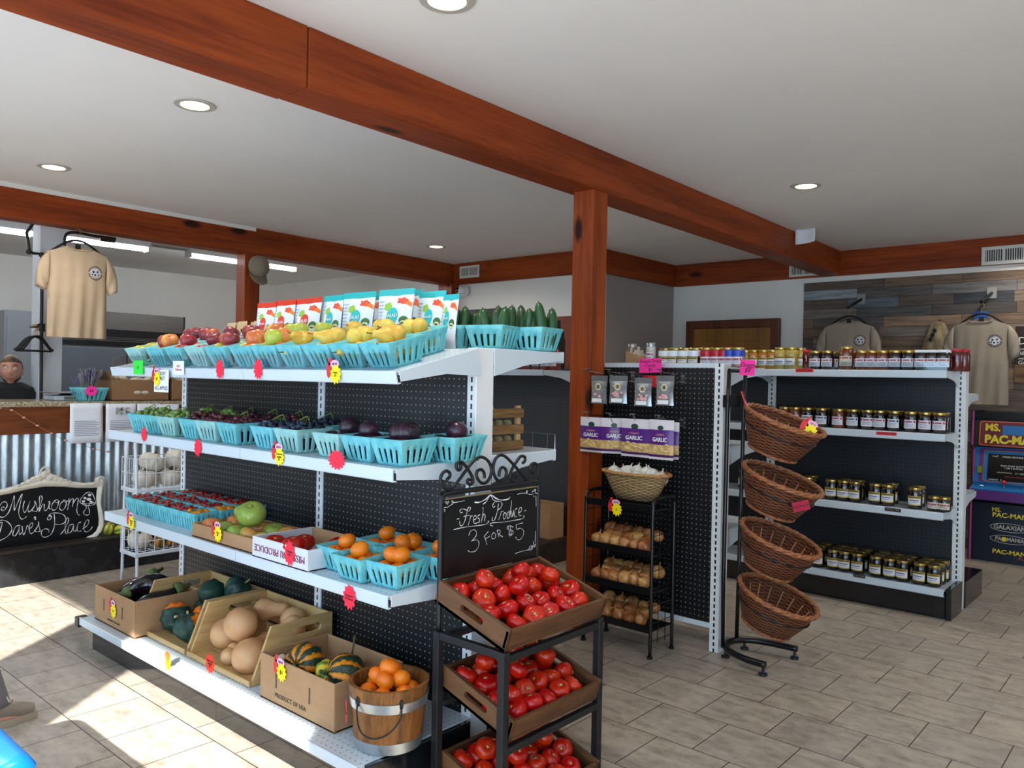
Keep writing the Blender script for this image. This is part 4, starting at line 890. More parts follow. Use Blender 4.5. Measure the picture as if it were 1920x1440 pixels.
three = [[(565, 1000), (600, 920), (660, 895), (705, 940), (690, 1020), (610, 1100)], [(610, 1100), (690, 1075), (745, 1110), (740, 1200), (680, 1280), (590, 1295), (545, 1265)], [(845, 1005), (870, 1080), (890, 1165)], [(845, 1010), (920, 925)], [(865, 1060), (945, 1010)], [(1010, 950), (980, 990), (985, 1050), (1030, 1055), (1050, 1000), (1035, 955), (1005, 950)], [(1075, 905), (1090, 960), (1105, 1025)], [(1075, 905), (1125, 905), (1130, 950), (1090, 975)], [(1095, 970), (1180, 1025)],
    [(1365, 850), (1310, 825), (1255, 850), (1270, 890), (1350, 910), (1365, 960), (1320, 990), (1275, 975)], [(1275, 820), (1310, 1015)], [(1310, 815), (1335, 1000)], [(1545, 770), (1490, 785), (1420, 810), (1430, 890)], [(1430, 890), (1500, 870), (1555, 920), (1540, 1010), (1480, 1075), (1430, 1060), (1410, 1025)]]
chalks(board, 'chalk_price', three, .0010, bx, TS, c9)
def scroll(px): return [tuple(U(a, b, x=TS[0])-Vector(TS)) for a, b in px]
c12 = lambda L: [(860+x/12, 840+y/12) for x, y in L]; c5 = lambda L: [(780+x/5.053, 840+y/5.053) for x, y in L]
SC = [c5([(290, 300), (320, 270), (318, 235), (290, 218), (255, 235), (232, 290), (250, 355), (300, 395), (350, 370), (410, 300), (490, 190), (560, 110), (620, 85), (680, 120), (712, 190), (705, 270), (660, 330), (610, 325), (575, 270), (580, 220), (620, 205), (645, 240), (648, 285)]),
    c5([(425, 200), (430, 165), (410, 150), (390, 175), (405, 205)])[:0]+c5([(420, 150), (425, 190), (405, 210), (385, 190), (385, 150), (420, 130), (460, 160), (500, 215), (535, 280), (535, 330), (510, 345), (485, 325), (495, 300), (520, 305)]),
    c12([(905, 640), (920, 520), (970, 440), (1040, 460), (1075, 560), (1040, 680), (950, 745), (850, 700), (785, 560), (780, 400), (830, 240), (940, 160), (1060, 200), (1250, 390), (1400, 570), (1540, 720), (1640, 735), (1740, 650), (1785, 500), (1770, 390), (1700, 340), (1620, 390), (1620, 490), (1670, 570)]),
    c12([(1425, 330), (1400, 240), (1420, 190), (1470, 190), (1500, 260), (1440, 350)])[:0]+c12([(1440, 340), (1490, 290), (1490, 210), (1430, 180), (1370, 210), (1300, 310), (1240, 400), (1180, 530), (1150, 640), (1190, 720), (1260, 730), (1300, 670), (1260, 610), (1220, 630)])]
for q in SC: T(spline(scroll(q), 4), .0055, 8).build('scroll', STEEL, stand, smooth=True)
tl2 = atan2(.092, .30)
tops = (('top', .690), ('middle', .413), ('bottom', .137))
BT = tom_kind('tomato', 'x', 'tomato', TOM, .0365, 6, .03); BT2 = tom_kind('tomato', 'x', 'tomato', TOM, .0365, 5, .045, 1.0)
for ci, (nm, zt) in enumerate(tops):
    y0, y1 = (-.008, .498) if ci == 0 else (.018, .472); w = y1-y0; L = .315; hh = .075
    t = thing('tomato_crate', 'dark stained wooden crate of red tomatoes, %s of the three on the black stand' % nm, 'crate', (TS[0]+.008, TS[1]+y0, zt), (0, tl2, 0), 'tomato crates')
    B((0, L, 0, w, -hh, -hh+.010)).build('bottom', BURNT, t)
    B((0, .013, .013, w-.013, -hh, 0)).build('back_board', BURNT, t, bev=.002); B((L-.013, L, 0, w, -hh+.010, -.006)).build('front_board', BURNT, t, bev=.002)
    for s, ya in ((0, 0), (1, w-.013)):
        outer = [(0, -hh), (L, -hh), (L, 0), (0, 0)]; hr = .011; c0, c1, zc = .12, .20, -.034
        hole = [(c0+hr*cos(a), zc+hr*sin(a)) for a in [pi/2+pi*k/6 for k in range(7)]]+[(c1+hr*cos(a), zc+hr*sin(a)) for a in [-pi/2+pi*k/6 for k in range(7)]]
        tri = mathutils.geometry.tessellate_polygon([[Vector((a, z, 0)) for a, z in outer], [Vector((a, z, 0)) for a, z in hole[::-1]]]); P = outer+hole[::-1]; N = len(P)
        vs = [(a, ya, z) for a, z in P]+[(a, ya+.013, z) for a, z in P]; fs = [tuple(q) for q in tri]+[tuple(i+N for i in q)[::-1] for q in tri]
        for o0, nn in ((0, 4), (4, 14)): fs += [(o0+i, o0+(i+1) % nn, N+o0+(i+1) % nn, N+o0+i) for i in range(nn)]
        MB().add(vs, fs).build('side_board', BURNTX, t, merge=True)
    M4 = Matrix.Translation((TS[0]+.008, TS[1]+y0, zt)) @ Matrix.Rotation(tl2, 4, 'Y')
    rows = 4
    for r in range(rows):
        n = 6 if r % 2 == 0 else 5
        for c in range(n):
            if (ci, r, c) in ((0, 1, 5),): continue
            u = .052+r*.0705+random.uniform(-.005, .005); v = (w/2)+(c-(n-1)/2)*(w-.10)/5.0+random.uniform(-.005, .005)
            p = M4 @ Vector((u, v, -hh+.012+.031+random.uniform(0, .010)))
            (BT if (r+c) % 2 else BT2).put(p, (random.uniform(-.9, .5), random.uniform(-.3, 1.0), random.uniform(0, 6)), random.uniform(.92, 1.1),
                'red tomato in the %s crate, %s row, %s' % (nm, ('back', 'second', 'third', 'front')[r], nth(c, n)), 'tomatoes in the %s crate' % nm)
    for c in range(4):
        p = M4 @ Vector((.08+(c % 2)*.07+random.uniform(-.01, .01), w*(.25+.17*c), -hh+.095))
        BT.put(p, (random.uniform(-.6, .6), random.uniform(-.2, .9), random.uniform(0, 6)), random.uniform(.9, 1.02), 'red tomato lying on top of the others in the %s crate, %s' % (nm, nth(c, 4)), 'tomatoes in the %s crate' % nm)
# ------------------------------------------------------------------ hanging bags on the end bay
CHROME = mat('chrome_wire', '9aa0a6', .2, 1); FOIL = mat('silver_pouch', 'b9bdc0', .25, .7, var=.2, vscale=30, bump=.4, bscale=40); PURP = mat('purple_foil', '5a2583', .3, spec=.6); PALEB = mat('pale_bag_print', 'd9d4dc', .3)
tips = [(1098, 692), (1140, 693), (1185, 698), (1236, 693), (1098, 773), (1141, 775), (1186, 777), (1233, 779)]
for i, (px, py) in enumerate(tips):
    p = U(px, py, y=3.40); r = 'upper' if i < 4 else 'lower'
    t = thing('peg_hook', 'long chrome peg hook in the %s row of the garlic bay, %s' % (r, nth(i % 4, 4)), 'hook', (p.x, 3.64, p.z-.03), group='peg hooks')
    T([(0, 0, 0), (0, -.21, .018), (0, -.24, .032)], .0025, 6).build('wire', CHROME, t); T([(0, 0, -.03), (0, -.2, -.02), (0, -.24, .03)], .0018, 6).build('lower_wire', CHROME, t)
    T([(-.018, -.24, .031), (.018, -.24, .031)], .0025, 6).build('ticket_bar', CHROME, t); B((-.012, .012, -.004, .004, -.04, .012)).build('back_plate', CHROME, t)
def pouch(i, px0, px1, py0, py1, y):
    a = U(px0, py0, y=y); b = U(px1, py1, y=y); w = (b.x-a.x)/2; h = a.z-b.z
    t = thing('candy_pouch', 'silver zip pouch of pink freeze-dried candy, %s in the upper row' % nth(i, 4), 'pouch', ((a.x+b.x)/2, y, b.z), (0, 0, (-.1, .08, 0, -.06)[i]), 'candy pouches')
    q = MB(); th = lambda u, v: (.014*(1-v)**.7*(1-(2*u-1)**2)+.001)
    for s in (-1, 1): q.add_grid(lambda u, v: ((2*u-1)*w*(1-.08*sin(pi*v)), s*th(u, v), v*h*.8), 8, 8)
    q.build('pouch', FOIL, t, smooth=True, merge=.0004); B((-w, w, -.001, .001, h*.79, h)).build('zip_top', mat('grey_zip', '85898e', .35, .5), t)
    MB().prism(star(w*.38, w*.33, 6), .0008, lambda x, z, q_: (x, -.008-q_, h*.60+z)).build('round_label', mat('cream_label', 'd8d2bd', .6), t); MB().prism(star(w*.22, w*.2, 6), .0008, lambda x, z, q_: (x, -.0090-q_, h*.60+z)).build('label_mark', mat('olive_print', '6d6645', .6), t)
    q = MB()
    for j in range(9 if i else 3): q.ball((random.uniform(-.5, .5)*w, -.012, h*(.22+.17*random.random())), w*.14, 8, 6)
    q.build('pink_candy', mat('pink_candy', 'dda3a0' if i else 'e8b0b6', .6), t, smooth=True)
    B((-w*.6, w*.6, -.0175, -.0165, h*.04, h*.18)).build('name_label', WHT, t)
for i, q in enumerate(((1108, 1139, 704, 757), (1144, 1175, 704, 757), (1190, 1222, 708, 762), (1230, 1264, 704, 761))): pouch(i, *q, 3.435)
def garlic(i, px0, px1, py0, py1, y, rz, last=False):
    a = U(px0, py0, y=y); b = U(px1, py1, y=y); w = (b.x-a.x)/2/cos(rz); h = a.z-b.z; n = ('leftmost', 'second from the left', 'third from the left', 'rightmost front one', 'half hidden behind the rightmost')[i]
    t = thing('garlic_bag', 'purple garlic bag, %s in the lower row' % n, 'snack bag', ((a.x+b.x)/2, y, b.z), (0, 0, rz), 'garlic bags')
    th = lambda u, v: .016*sin(pi*min(1, v*1.05))**.6*(1-(2*u-1)**2)+.0008
    q = MB()
    for s in (-1, 1):
        q.k = 0; q.add_grid(lambda u, v: ((2*u-1)*w, s*th(u, v), v*h), 8, 16)
    q.mi = []
    for s in range(2):
        for j in range(16): q.mi += [(1 if 6 <= j < 12 else 2 if j in (1,) else 3 if 2 <= j < 6 else 0)]*8
    q.build('bag', [PALEB, PURP, mat('dark_purple_band', '4a1d5c', .4), mat('garlic_chips_print', 'b58c54', .5, var=.5, vscale=60, hex2='e0c48c')], t, smooth=True, merge=.0003)
    f = lambda z: -th(.5, z/h)-.0012
    text_mesh('GARLIC', h*.145, WHT, t, (0, f(h*.50)-.001, h*.50), FRONT, 'lettering', bold=.0006, width=w*1.15); text_mesh('CRISPY', h*.075, mat('salmon_print', 'e0a090', .5), t, (0, f(h*.62)-.001, h*.62), FRONT, 'lettering', width=w*.7)
    MB().prism(star(w*.25, w*.25, 6, 1, .7), .0008, lambda x, z, k: (x, f(h*.8)-k, h*.8+z)).build('brand_badge', mat('deep_green_print', '22493c', .5), t)
    q = MB()
    for j in range(10): q.ball((random.uniform(-.6, .6)*w, f(h*.27)+.003, h*(.17+.2*random.random())), w*.13, 7, 5, (1.3, .5, .8))
    q.build('garlic_chip_picture', mat('chip_print', 'd6b676', .6), t, smooth=True)
    B((w*.45, w*.85, f(h*.93)+.004, f(h*.93)+.0065, h*.90, h*.955)).build('weight_print', mat('teal_print', '3f7480', .5), t)
for i, q in enumerate(((1089, 1134, 781, 850, 3.43, 0), (1135, 1168, 783, 852, 3.45, .55), (1166, 1219, 784, 859, 3.43, 0), (1219, 1262, 786, 864, 3.42, .05), (1236, 1272, 790, 862, 3.50, .05))): garlic(i, *q)
def pcard(name, lb, px0, px1, py0, py1, y, m, txt, ts, ink=INK, rz=0):
    a = U(px0, py0, y=y); b = U(px1, py1, y=y); w = b.x-a.x; h = a.z-b.z
    t = thing(name, lb, 'price card', ((a.x+b.x)/2, y, (a.z+b.z)/2), (pi/2, rz, 0)); MB().prism([(-w/2, -h/2), (w/2, -h/2), (w/2, h/2), (-w/2, h/2)], .0012).build('card', m, t)
    if txt: text_mesh(txt, ts, ink, t, (0, 0, .0014), (0, 0, 0), 'handwriting', shear=.25)
    return t
pcard('price_card', 'hot pink card handwritten Freeze Dried Candy above the silver pouches', 1199, 1240, 672, 699, 3.585, HOT, 'Freeze Dried\nCandy\n$5', .024, rz=-.03)
pcard('price_card', 'small red card behind the silver candy pouches', 1208, 1230, 704, 726, 3.55, RED, '', .02)
# ------------------------------------------------------------------ jars
GOLD = mat('gold_lid', 'b59a55', .28, .9); WLID = mat('white_lid', 'e6ebef', .35); RLID = mat('red_lid', 'b5172f', .35); BLID = mat('blue_lid', '1c46b8', .35); SLID = mat('silver_lid', 'aab0b5', .3, .9)
LABW = mat('white_label', 'dcdde6', .6); LABY = mat('yellow_label', 'c3a83f', .6); LABC = mat('cream_paper_label', 'cfc6b4', .6); REDPR = mat('red_label_print', 'a83a4a', .6); BLPR = mat('blue_label_print', '34486f', .6)
def content(nm, h1, h2, rough=.08): return mat(nm, h1, rough, spec=.7, var=.3, vscale=18, hex2=h2, coat=.5)
JAM = content('dark_jam', '16080a', '2a0d10'); AMB = content('amber_jelly', '5a2410', '7a3a18'); DRK = content('black_preserve', '0c0a0a', '1a1210'); MUS = content('mustard_relish', '9a8436', 'b8a24c', .3); PEACH = content('peach_preserve', '9a5f12', 'b87a1c'); SALSA = content('salsa', '6a1612', '8f2a1c', .2); SPICE = content('spice', '6b4a2c', '8b6a48', .4); SALT = content('pale_spice', 'b5afa4', 'cfcac0', .4); CANDYM = content('sprinkles', '7a4a4a', 'b08a86', .3)
def cyl_patch(b, r, a0, a1, z0, z1, n=8):
    return b.add_grid(lambda u, v: (r*cos(a0+(a1-a0)*u), r*sin(a0+(a1-a0)*u), z0+(z1-z0)*v), n, 1)
def jar_kind(name, cat, con, lid, lab, r=.04, h=.12, lidh=.014, lidr=None, pr=REDPR, neck=.86, sq=False):
    b = MB(); n = 4 if sq else 20
    lr = lidr or r*neck+.002
    prof = [(0, .001), (r*.86, .001), (r, .008), (r, h*.70), (r*.97, h*.77), (r*neck, h-lidh), (r*neck*.97, h-lidh+.002)]
    o = b.lathe(prof, 20).build(name, con, smooth=45); tag(o, 'x', cat)
    MB().lathe([(lr*.6, h-lidh-.001), (lr, h-lidh-.001), (lr*1.02, h-lidh+.002), (lr, h-.002), (lr*.94, h), (0, h-.0005)], 20).build('lid', lid, o, smooth=40)
    if lab:
        a0, a1 = -pi/2-1.0, -pi/2+1.0; z0, z1 = h*.17, h*.60
        lb = cyl_patch(MB(), r+.0006, a0, a1, z0, z1).build('label_paper', LABY if lab == 'y' else LABC if lab == 'c' else LABW, o)
        if lab == 'y': cyl_patch(MB(), r+.0010, a0+.06, a1-.06, z0+.006, z1-.014).build('label_panel', LABW, lb); cyl_patch(cyl_patch(MB(), r+.0014, -pi/2-.6, -pi/2+.6, z0+.026, z0+.031), r+.0014, -pi/2-.45, -pi/2+.4, z0+.016, z0+.0185).build('label_print', BLPR, lb); cyl_patch(MB(), r+.0014, -pi/2-.8, -pi/2+.8, z1-.010, z1-.004).build('brand_print', mat('dark_label_print', '5b4a14', .6), lb)
        else:
            q = MB(); cyl_patch(q, r+.001, -pi/2-.45, -pi/2+.45, z1-.016, z1-.008)
            for s in (-1, 1): cyl_patch(q, r+.001, -pi/2+s*.75-.13, -pi/2+s*.75+.13, z1-.018, z1-.006)
            q.build('brand_print', pr, lb); q = MB()
            for k in range(3): cyl_patch(q, r+.001, -pi/2-.6+.1*(k % 2), -pi/2+.6-.1*(k % 2), z0+.008+k*.008, z0+.011+k*.008)
            q.build('label_print', mat('grey_print', '8d8fa0', .6), lb)
    return Kind(o)
J_W = jar_kind('jam_jar', 'jar', JAM, GOLD, 'w'); J_A = jar_kind('jam_jar', 'jar', AMB, GOLD, 'w'); J_B = jar_kind('jam_jar', 'jar', DRK, GOLD, 'w', pr=BLPR); J_Y = jar_kind('preserve_jar', 'jar', DRK, GOLD, 'y', h=.125); J_WL = jar_kind('jam_jar', 'jar', DRK, WLID, 'w'); J_C = jar_kind('jam_jar', 'jar', AMB, GOLD, 'c', r=.043, h=.145)
J_S = jar_kind('small_jar', 'jar', DRK, GOLD, 'c', r=.037, h=.085); J_M = jar_kind('mustard_jar', 'jar', MUS, GOLD, 'y', r=.042, h=.145); J_P = jar_kind('peach_jar', 'jar', PEACH, GOLD, 'y', r=.038, h=.13); J_R = jar_kind('red_jar', 'jar', content('red_jelly', '4a0d12', '6a141a'), RLID, None, r=.035, h=.13)
J_SA = jar_kind('salsa_jar', 'jar', SALSA, GOLD, 'w', r=.044, h=.16); J_SB = jar_kind('salsa_jar', 'jar', SALSA, mat('black_lid', '1b1c1e', .35), 'w', r=.044, h=.165, pr=mat('green_label_print', '44603a', .6))
J_HW = jar_kind('honey_jar', 'jar', content('dark_honey', '1c140a', '3a2610'), WLID, 'y', r=.034, h=.085, lidh=.03, lidr=.035); J_HR = jar_kind('candy_jar', 'jar', CANDYM, RLID, 'w', r=.034, h=.085, lidh=.03, lidr=.035); J_HB = jar_kind('candy_jar', 'jar', CANDYM, BLID, 'w', r=.034, h=.085, lidh=.03, lidr=.035); J_G = jar_kind('spread_jar', 'jar', content('brown_spread', '2c1c10', '4a3018'), GOLD, None, r=.036, h=.105)
J_SP = jar_kind('spice_shaker', 'spice shaker', SPICE, SLID, 'w', r=.026, h=.125, lidh=.02); J_SQ = jar_kind('spice_shaker', 'spice shaker', SALT, SLID, 'w', r=.027, h=.13, lidh=.02)
def row(items, y, z, where, group, depth=0, py=700):
    """items: (px left, px right, kind, words); behind: how many more stand behind each"""
    n = len(items)
    for i, (a, b, k, wd) in enumerate(items):
        x = U((a+b)/2, py, y=y).x
        k.put((x, y, z), (0, 0, random.uniform(-.12, .12)), 1, '%s, %s, %s' % (wd, nth(i, n), where), group)
def c4(l, ox, s): return [(ox+a/s, ox+b/s) for a, b in l]
w_ = 'jam jar with pinkish white label'
top = c4([(315, 400), (400, 495), (545, 635), (670, 740), (742, 820), (820, 905), (915, 1000), (1012, 1095), (1112, 1192), (1192, 1272), (1275, 1355)], 1440, 4)
kk = [J_W, J_W, J_C, J_A, J_A, J_A, J_W, J_W, J_WL, J_WL, J_WL]
row([(a, b, k, 'white-lidded jam jar' if k is J_WL else 'tall jar with cream label' if k is J_C else 'gold-lidded jam jar') for (a, b), k in zip(top, kk)], 5.09, 1.434, 'front row atop the jam shelving', 'jars on top of the jam shelving', py=675)
row([(1391, 1405, J_P, 'amber peach jar'), (1406, 1421, J_P, 'amber peach jar'), (1423, 1441, J_P, 'amber peach jar'), (1442, 1454, J_P, 'amber peach jar'), (1455, 1472, J_M, 'mustard-yellow relish jar'), (1474, 1494, J_M, 'mustard-yellow relish jar')], 5.09, 1.434, 'the yellow group atop the jam shelving', 'yellow jars', py=675)
row([(1392+i*16, 1406+i*16, J_P, 'amber jar') for i in range(4)]+[(1497, 1504, J_M, 'mustard jar'), (1505, 1519, J_R, 'dark red jar'), (1528, 1545, J_W, 'dark jar'), (1556, 1570, J_W, 'dark jar'), (1596, 1606, J_W, 'dark jar'), (1640, 1655, J_A, 'dark jar'), (1668, 1680, J_W, 'dark jar'), (1712, 1722, J_W, 'dark jar'), (1738, 1750, J_WL, 'white-lidded jar'), (1768, 1782, J_WL, 'white-lidded jar'), (1788, 1800, J_R, 'red-lidded jar')], 5.2, 1.434, 'the second row atop the jam shelving', 'jars on top of the jam shelving', py=675)
row([(1372+i*19, 1386+i*19, J_G, 'gold-lidded jar') for i in range(7)]+[(1745, 1757, J_WL, 'white-lidded jar'), (1792, 1804, J_R, 'red-lidded jar'), (1801, 1813, J_R, 'red-lidded jar')], 5.31, 1.434, 'the back row atop the jam shelving', 'jars on top of the jam shelving', py=675)
s2 = c4([(-90, 10), (105, 205), (205, 310), (315, 435), (445, 575), (615, 725), (740, 870), (890, 1000), (1005, 1115), (1135, 1260), (1295, 1420), (1430, 1555), (1565, 1690)], 1440, 5.053)
kk = [J_A, J_A, J_A, J_B, J_B, J_A, J_B, J_W, J_W, J_B, J_W, J_W, J_W]
row([(a, b, k, 'jam jar with white label') for (a, b), k in zip(s2, kk)], 5.09, 1.072, 'front row, second jam shelf', 'jars on the second jam shelf', py=790)
row([(a+6, b+6, k, 'jam jar') for (a, b), k in zip(s2, kk)], 5.19, 1.072, 'the row behind, second jam shelf', 'jars on the second jam shelf', py=790)
s3 = c4([(165, 240), (255, 350), (430, 520), (527, 610), (612, 700), (762, 855), (858, 945), (1058, 1150)], 1440, 4)
row([(a, b, J_Y, 'dark jar with yellow-edged label') for a, b in s3]+[(1741, 1764, J_S, 'squat jar with cream label'), (1763, 1779, J_S, 'squat jar with cream label')], 5.10, .622, 'front row, third jam shelf', 'jars on the third jam shelf', py=920)
row([(a+7, b+7, J_Y, 'dark jar') for a, b in (s3[1], s3[3], s3[4], s3[6], s3[7])], 5.2, .622, 'the row behind, third jam shelf', 'jars on the third jam shelf', py=920)
s4 = c4([(205, 290), (330, 420), (447, 535), (530, 620), (630, 720), (765, 860), (865, 965), (965, 1060), (1090, 1195), (1200, 1300)], 1440, 4)
row([(a, b, J_Y, 'dark jar with yellow-edged label') for a, b in s4], 5.13, .177, 'front row, bottom jam shelf', 'jars on the bottom jam shelf', py=1060)
for k in (1, 2): row([(a+8*k, b+8*k, J_Y, 'dark jar') for a, b in s4[1:]], 5.13+.085*k, .177, '%s row of the bottom jam shelf' % ('second', 'third')[k-1], 'jars on the bottom jam shelf', py=1060)
row([(1388+i*20, 1402+i*20, J_Y, 'dark jar') for i in range(3)], 5.15, .622, 'the third jam shelf behind the basket stand', 'jars behind the baskets', py=920)
# small jars on top of the end bay
wl = [(1238, 1255), (1255, 1272), (1273, 1291), (1292, 1312)]
row([(a, b, J_HW, 'white-lidded honey jar') for a, b in wl]+[(1315, 1335, J_HR, 'red-lidded candy jar'), (1336, 1352, J_HR, 'red-lidded candy jar'), (1353, 1363, J_HR, 'red-lidded candy jar'), (1361, 1377, J_HB, 'blue-lidded candy jar'), (1377, 1390, J_HB, 'blue-lidded candy jar')], 3.82, 1.422, 'the row above the garlic bay', 'small jars above the garlic bay', py=675)
row([(1240+i*19.5, 1256+i*19.5, J_G, 'gold-lidded brown spread jar') for i in range(8)], 3.93, 1.422, 'the back row above the garlic bay', 'jars above the garlic bay', py=670)
row([(1178, 1193, J_SP, 'brown spice shaker'), (1212, 1229, J_SQ, 'pale spice shaker')], 3.80, 1.422, 'the pair above the garlic bay', 'spice shakers', py=660)
t = thing('envelope_tray', 'kraft tray of cream seed envelopes beside the cedar post', 'tray', (-2.45, 3.76, 1.422))
MB().prism([(0, 0), (.16, 0), (.16, .03), (0, .085)], .10, lambda a, b, q: (a, q, b)).build('tray', KRAFT, t, bev=.001)
for i in range(5): B((.01+i*.027, .013+i*.027, .004, .096, .012, .115-.016*i)).build('envelope', mat('cream_paper', 'd6cdb8', .8), t, rot=(0, radians(10), 0))
# shelf strips
for px0, px1, py0, py1, y, m, lb in ((1492, 1525, 691, 698, 5.012, RED, 'red strip label on the top rail of the jam shelving'), (1643, 1681, 809, 817, 5.012, RED, 'red strip label on the second rail of the jam shelving'), (1659, 1689, 951, 961, 5.012, INK, 'black strip label on the third rail of the jam shelving'), (1600, 1622, 1075, 1085, 5.062, INK, 'black strip label on the bottom rail of the jam shelving')):
    a = U(px0, py0, y=y); b = U(px1, py1, y=y); t = thing('strip_label', lb, 'price label', ((a.x+b.x)/2, y, (a.z+b.z)/2), (pi/2, 0, 0)); w, h = b.x-a.x, a.z-b.z
    MB().prism([(-w/2, -h/2), (w/2, -h/2), (w/2, h/2), (-w/2, h/2)], .001).build('strip', m, t)
    text_mesh('LOCAL JAM' if m is RED else 'PINT $8', h*.7, INK if m is RED else mat('tan_ink', '8d7a5a', .6), t, (0, 0, .0012), (0, 0, 0), 'printed_words', width=w*.8)
# salsa
row([(a-8, a+8, J_SA if i < 5 else J_SB, 'tall salsa jar') for i, a in enumerate((905, 921, 936, 953, 970, 989, 1008, 1024, 1040))], 4.56, 1.407, 'the row left of the cedar post', 'salsa jars', py=680)
row([(a-8, a+8, J_SA, 'red salsa jar') for a in (960, 980, 1000, 1018)], 4.67, 1.407, 'the back row left of the post', 'salsa jars', py=680)
BW = wood('black_stained_wood', '15161a', '34363a', 0, 14, .6, 0, 12)
t = thing('wooden_sign_box', 'black stained wooden display box standing behind the salsa jars', 'display box', (-3.9, 4.72, 1.407))
B((-.29, .16, .02, .035, .16, .385)).build('front_panel', BW, t, bev=.002); P = [(.02, 0), (.16, 0), (.16, .24), (.10, .30), (.10, .385), (.02, .385)]
for x in (-.29, .15): MB().prism(P, .016, lambda a, b, q: (x+q, a, b)).build('side_panel', BW, t)
B((-.29, .16, .14, .155, 0, .3)).build('back_board', BW, t)
q = MB(); P = [(-.27, -.16), (.27, -.16), (.27, .13)]+[(.27-.03+.03*cos(pi/2*i/5), .13+.03*sin(pi/2*i/5)) for i in range(6)]+[(-.27, .16)]
t = tag(q.prism(P, .03, lambda a, b, k: (a, -k, b)).build('notice_board', mat('charcoal_board', '35332f', .5), None, (-5.67, 6.07, 1.90)), 'dark rounded board on the back wall above the cucumbers', 'board')
# pumpkins on the deck of the salsa shelving
ORP = skin('orange_pumpkin_skin', [(.3, 'b5520c'), (.6, 'cc6a14')], .45, 6, rnd=.2); P_PU = [(0, -.62), (.4, -.72), (.8, -.5), (1, 0), (.85, .45), (.5, .66), (.2, .6), (0, .5)]
PUMP = squash('pumpkin', ORP, P_PU, .085, 10, .05, sl=.4)
for p, lb in (((-3.83, 4.46, .222), 'orange pumpkin at the right end of the low deck behind the stand'), ((-3.99, 4.44, .222), 'orange pumpkin left of the end pumpkin, behind the chalkboard'), ((-4.16, 4.47, .222), 'orange pumpkin half hidden behind the produce shelving')): PUMP.put(p, (0, 0, p[0]), 1, lb, 'orange pumpkins')
carton('cardboard_box', 'plain kraft cardboard box behind the orange pumpkins', (-3.95, 4.57, .16), .7, .16, .26, KRAFT)
# burnt wood caddy behind the end upright
t = thing('wooden_caddy', 'three-tier burnt wood caddy with spice jars behind the white upright', 'display rack', (-2.02, 2.135, 1.064))
for k in range(3): B((.0, .012, 0, .235, .0+k*.062, .036+k*.062)).build('slat', wood('scorched_slat', '3a2410', 'a27a48', 1, 13, .6, 0, 10), t, bev=.002); B((-.16+.0, .0, 0, .235, .002+k*.062, .010+k*.062)).build('tier_board', BURNT, t)
for y in (.0, .20): B((-.012, .0, y+.005, y+.03, 0, .17)).build('corner_post', PINE, t, bev=.001)
for i in range(4): 
    for k in (0, 1): tag(B().lathe([(0, 0), (.02, 0), (.022, .03), (.018, .042), (0, .043)], 14).build('spice_tin', mat('spice_mix', '6a5a3c', .5, var=.5, vscale=120, hex2='b5a67a'), None, (-2.06, 2.17+i*.052, 1.075+k*.062), smooth=40), 'herb jar, %s tier of the burnt wood caddy, %s' % (('lowest', 'middle')[k], nth(i, 4, 'near', 'far')), 'jar', 'herb jars in the caddy')
for i in range(2):
    t = thing('note_card', ('cream card with a round stamp leaning on the burnt wood caddy', 'cream handwritten card behind the stamped one on the caddy')[i], 'card', (-2.05-.03*i, 2.17+.07*i, 1.2), (0, radians(-14), 0)); B((0, .0015, -.035, .035, 0, .085)).build('card', mat('cream_paper', 'd6cdb8', .8), t)
    if i == 0: MB().prism(star(.017, .0165, 10), .0006, lambda a, b, q_: (.0015+q_, a, .05+b)).build('stamp', mat('stamp_ink', '3b3230', .7), t)
    else:
        for k in range(5): B((.0015, .0019, -.028, .026, .02+k*.013, .023+k*.013)).build('writing_line', mat('grey_print', '8d8fa0', .6), t)
t = thing('wire_fence', 'chrome wire shelf divider behind the burnt wood caddy', 'wire divider', (-2.0, 2.47, 1.064)); 
T([(.07, 0, 0), (.07, 0, .06), (-.9, 0, .06), (-.9, 0, 0)], .0022, 6).build('frame', CHROME, t); q = MB()
for k in range(12): q.tube([(.03-k*.075, 0, 0), (.03-k*.075, 0, .06)], .0013, 5)
q.build('wires', CHROME, t)
# ------------------------------------------------------------------ onion rack
BLKT = mat('black_tube', '0e0f12', .3, spec=.5)
RK = (-2.395, 3.335, 0); rw, rd = .395, .205
rack = thing('onion_rack', 'black steel rack of onions with a basket of white onions on top', 'rack', RK)
for x in (0, rw): T(spline([(x, 0, .012), (x, 0, .3), (x, 0, .70), (x, .012, .755), (x, .04, .77), (x, rd-.04, .77), (x, rd-.012, .755), (x, rd, .70), (x, rd, .3), (x, rd, .012)], 4), .009, 10).build('leg_frame', BLKT, rack, smooth=True)
for x in (0, rw):
    for y in (0, rd): MB().lathe([(.014, 0), (.014, .010), (.008, .014), (.008, .03)], 12, (x, y, 0)).build('foot', BLKT, rack, smooth=40)
for z in (.735, .515, .335, .15):
    B((0, rw, -.006, .004, z-.03, z+.004)).build('front_strip', BLKT, rack, bev=.001); B((0.005, rw-.005, .004, rd, z-.028, z-.022)).build('shelf_tray', BLKT, rack)
for x in (0, rw):
    q = MB()
    for k in range(8): q.tube([(x, 0, .08+k*.085), (x, rd, .08+k*.085)], .002, 5)
    for k in range(2): q.tube([(x, rd*(k+1)/3, .06), (x, rd*(k+1)/3, .76)], .002, 5)
    q.build('side_wires', BLKT, rack)
ONM = skin('onion_skin', [(.3, '84501f'), (.5, 'a86d38'), (.75, 'c79b68')], .35, 26, (1, 1, .12), .9); WOM = skin('white_onion_skin', [(.3, 'd3cfc2'), (.6, 'e4e2da'), (.8, 'cfc9b6')], .35, 20, (1, 1, .12), .3)
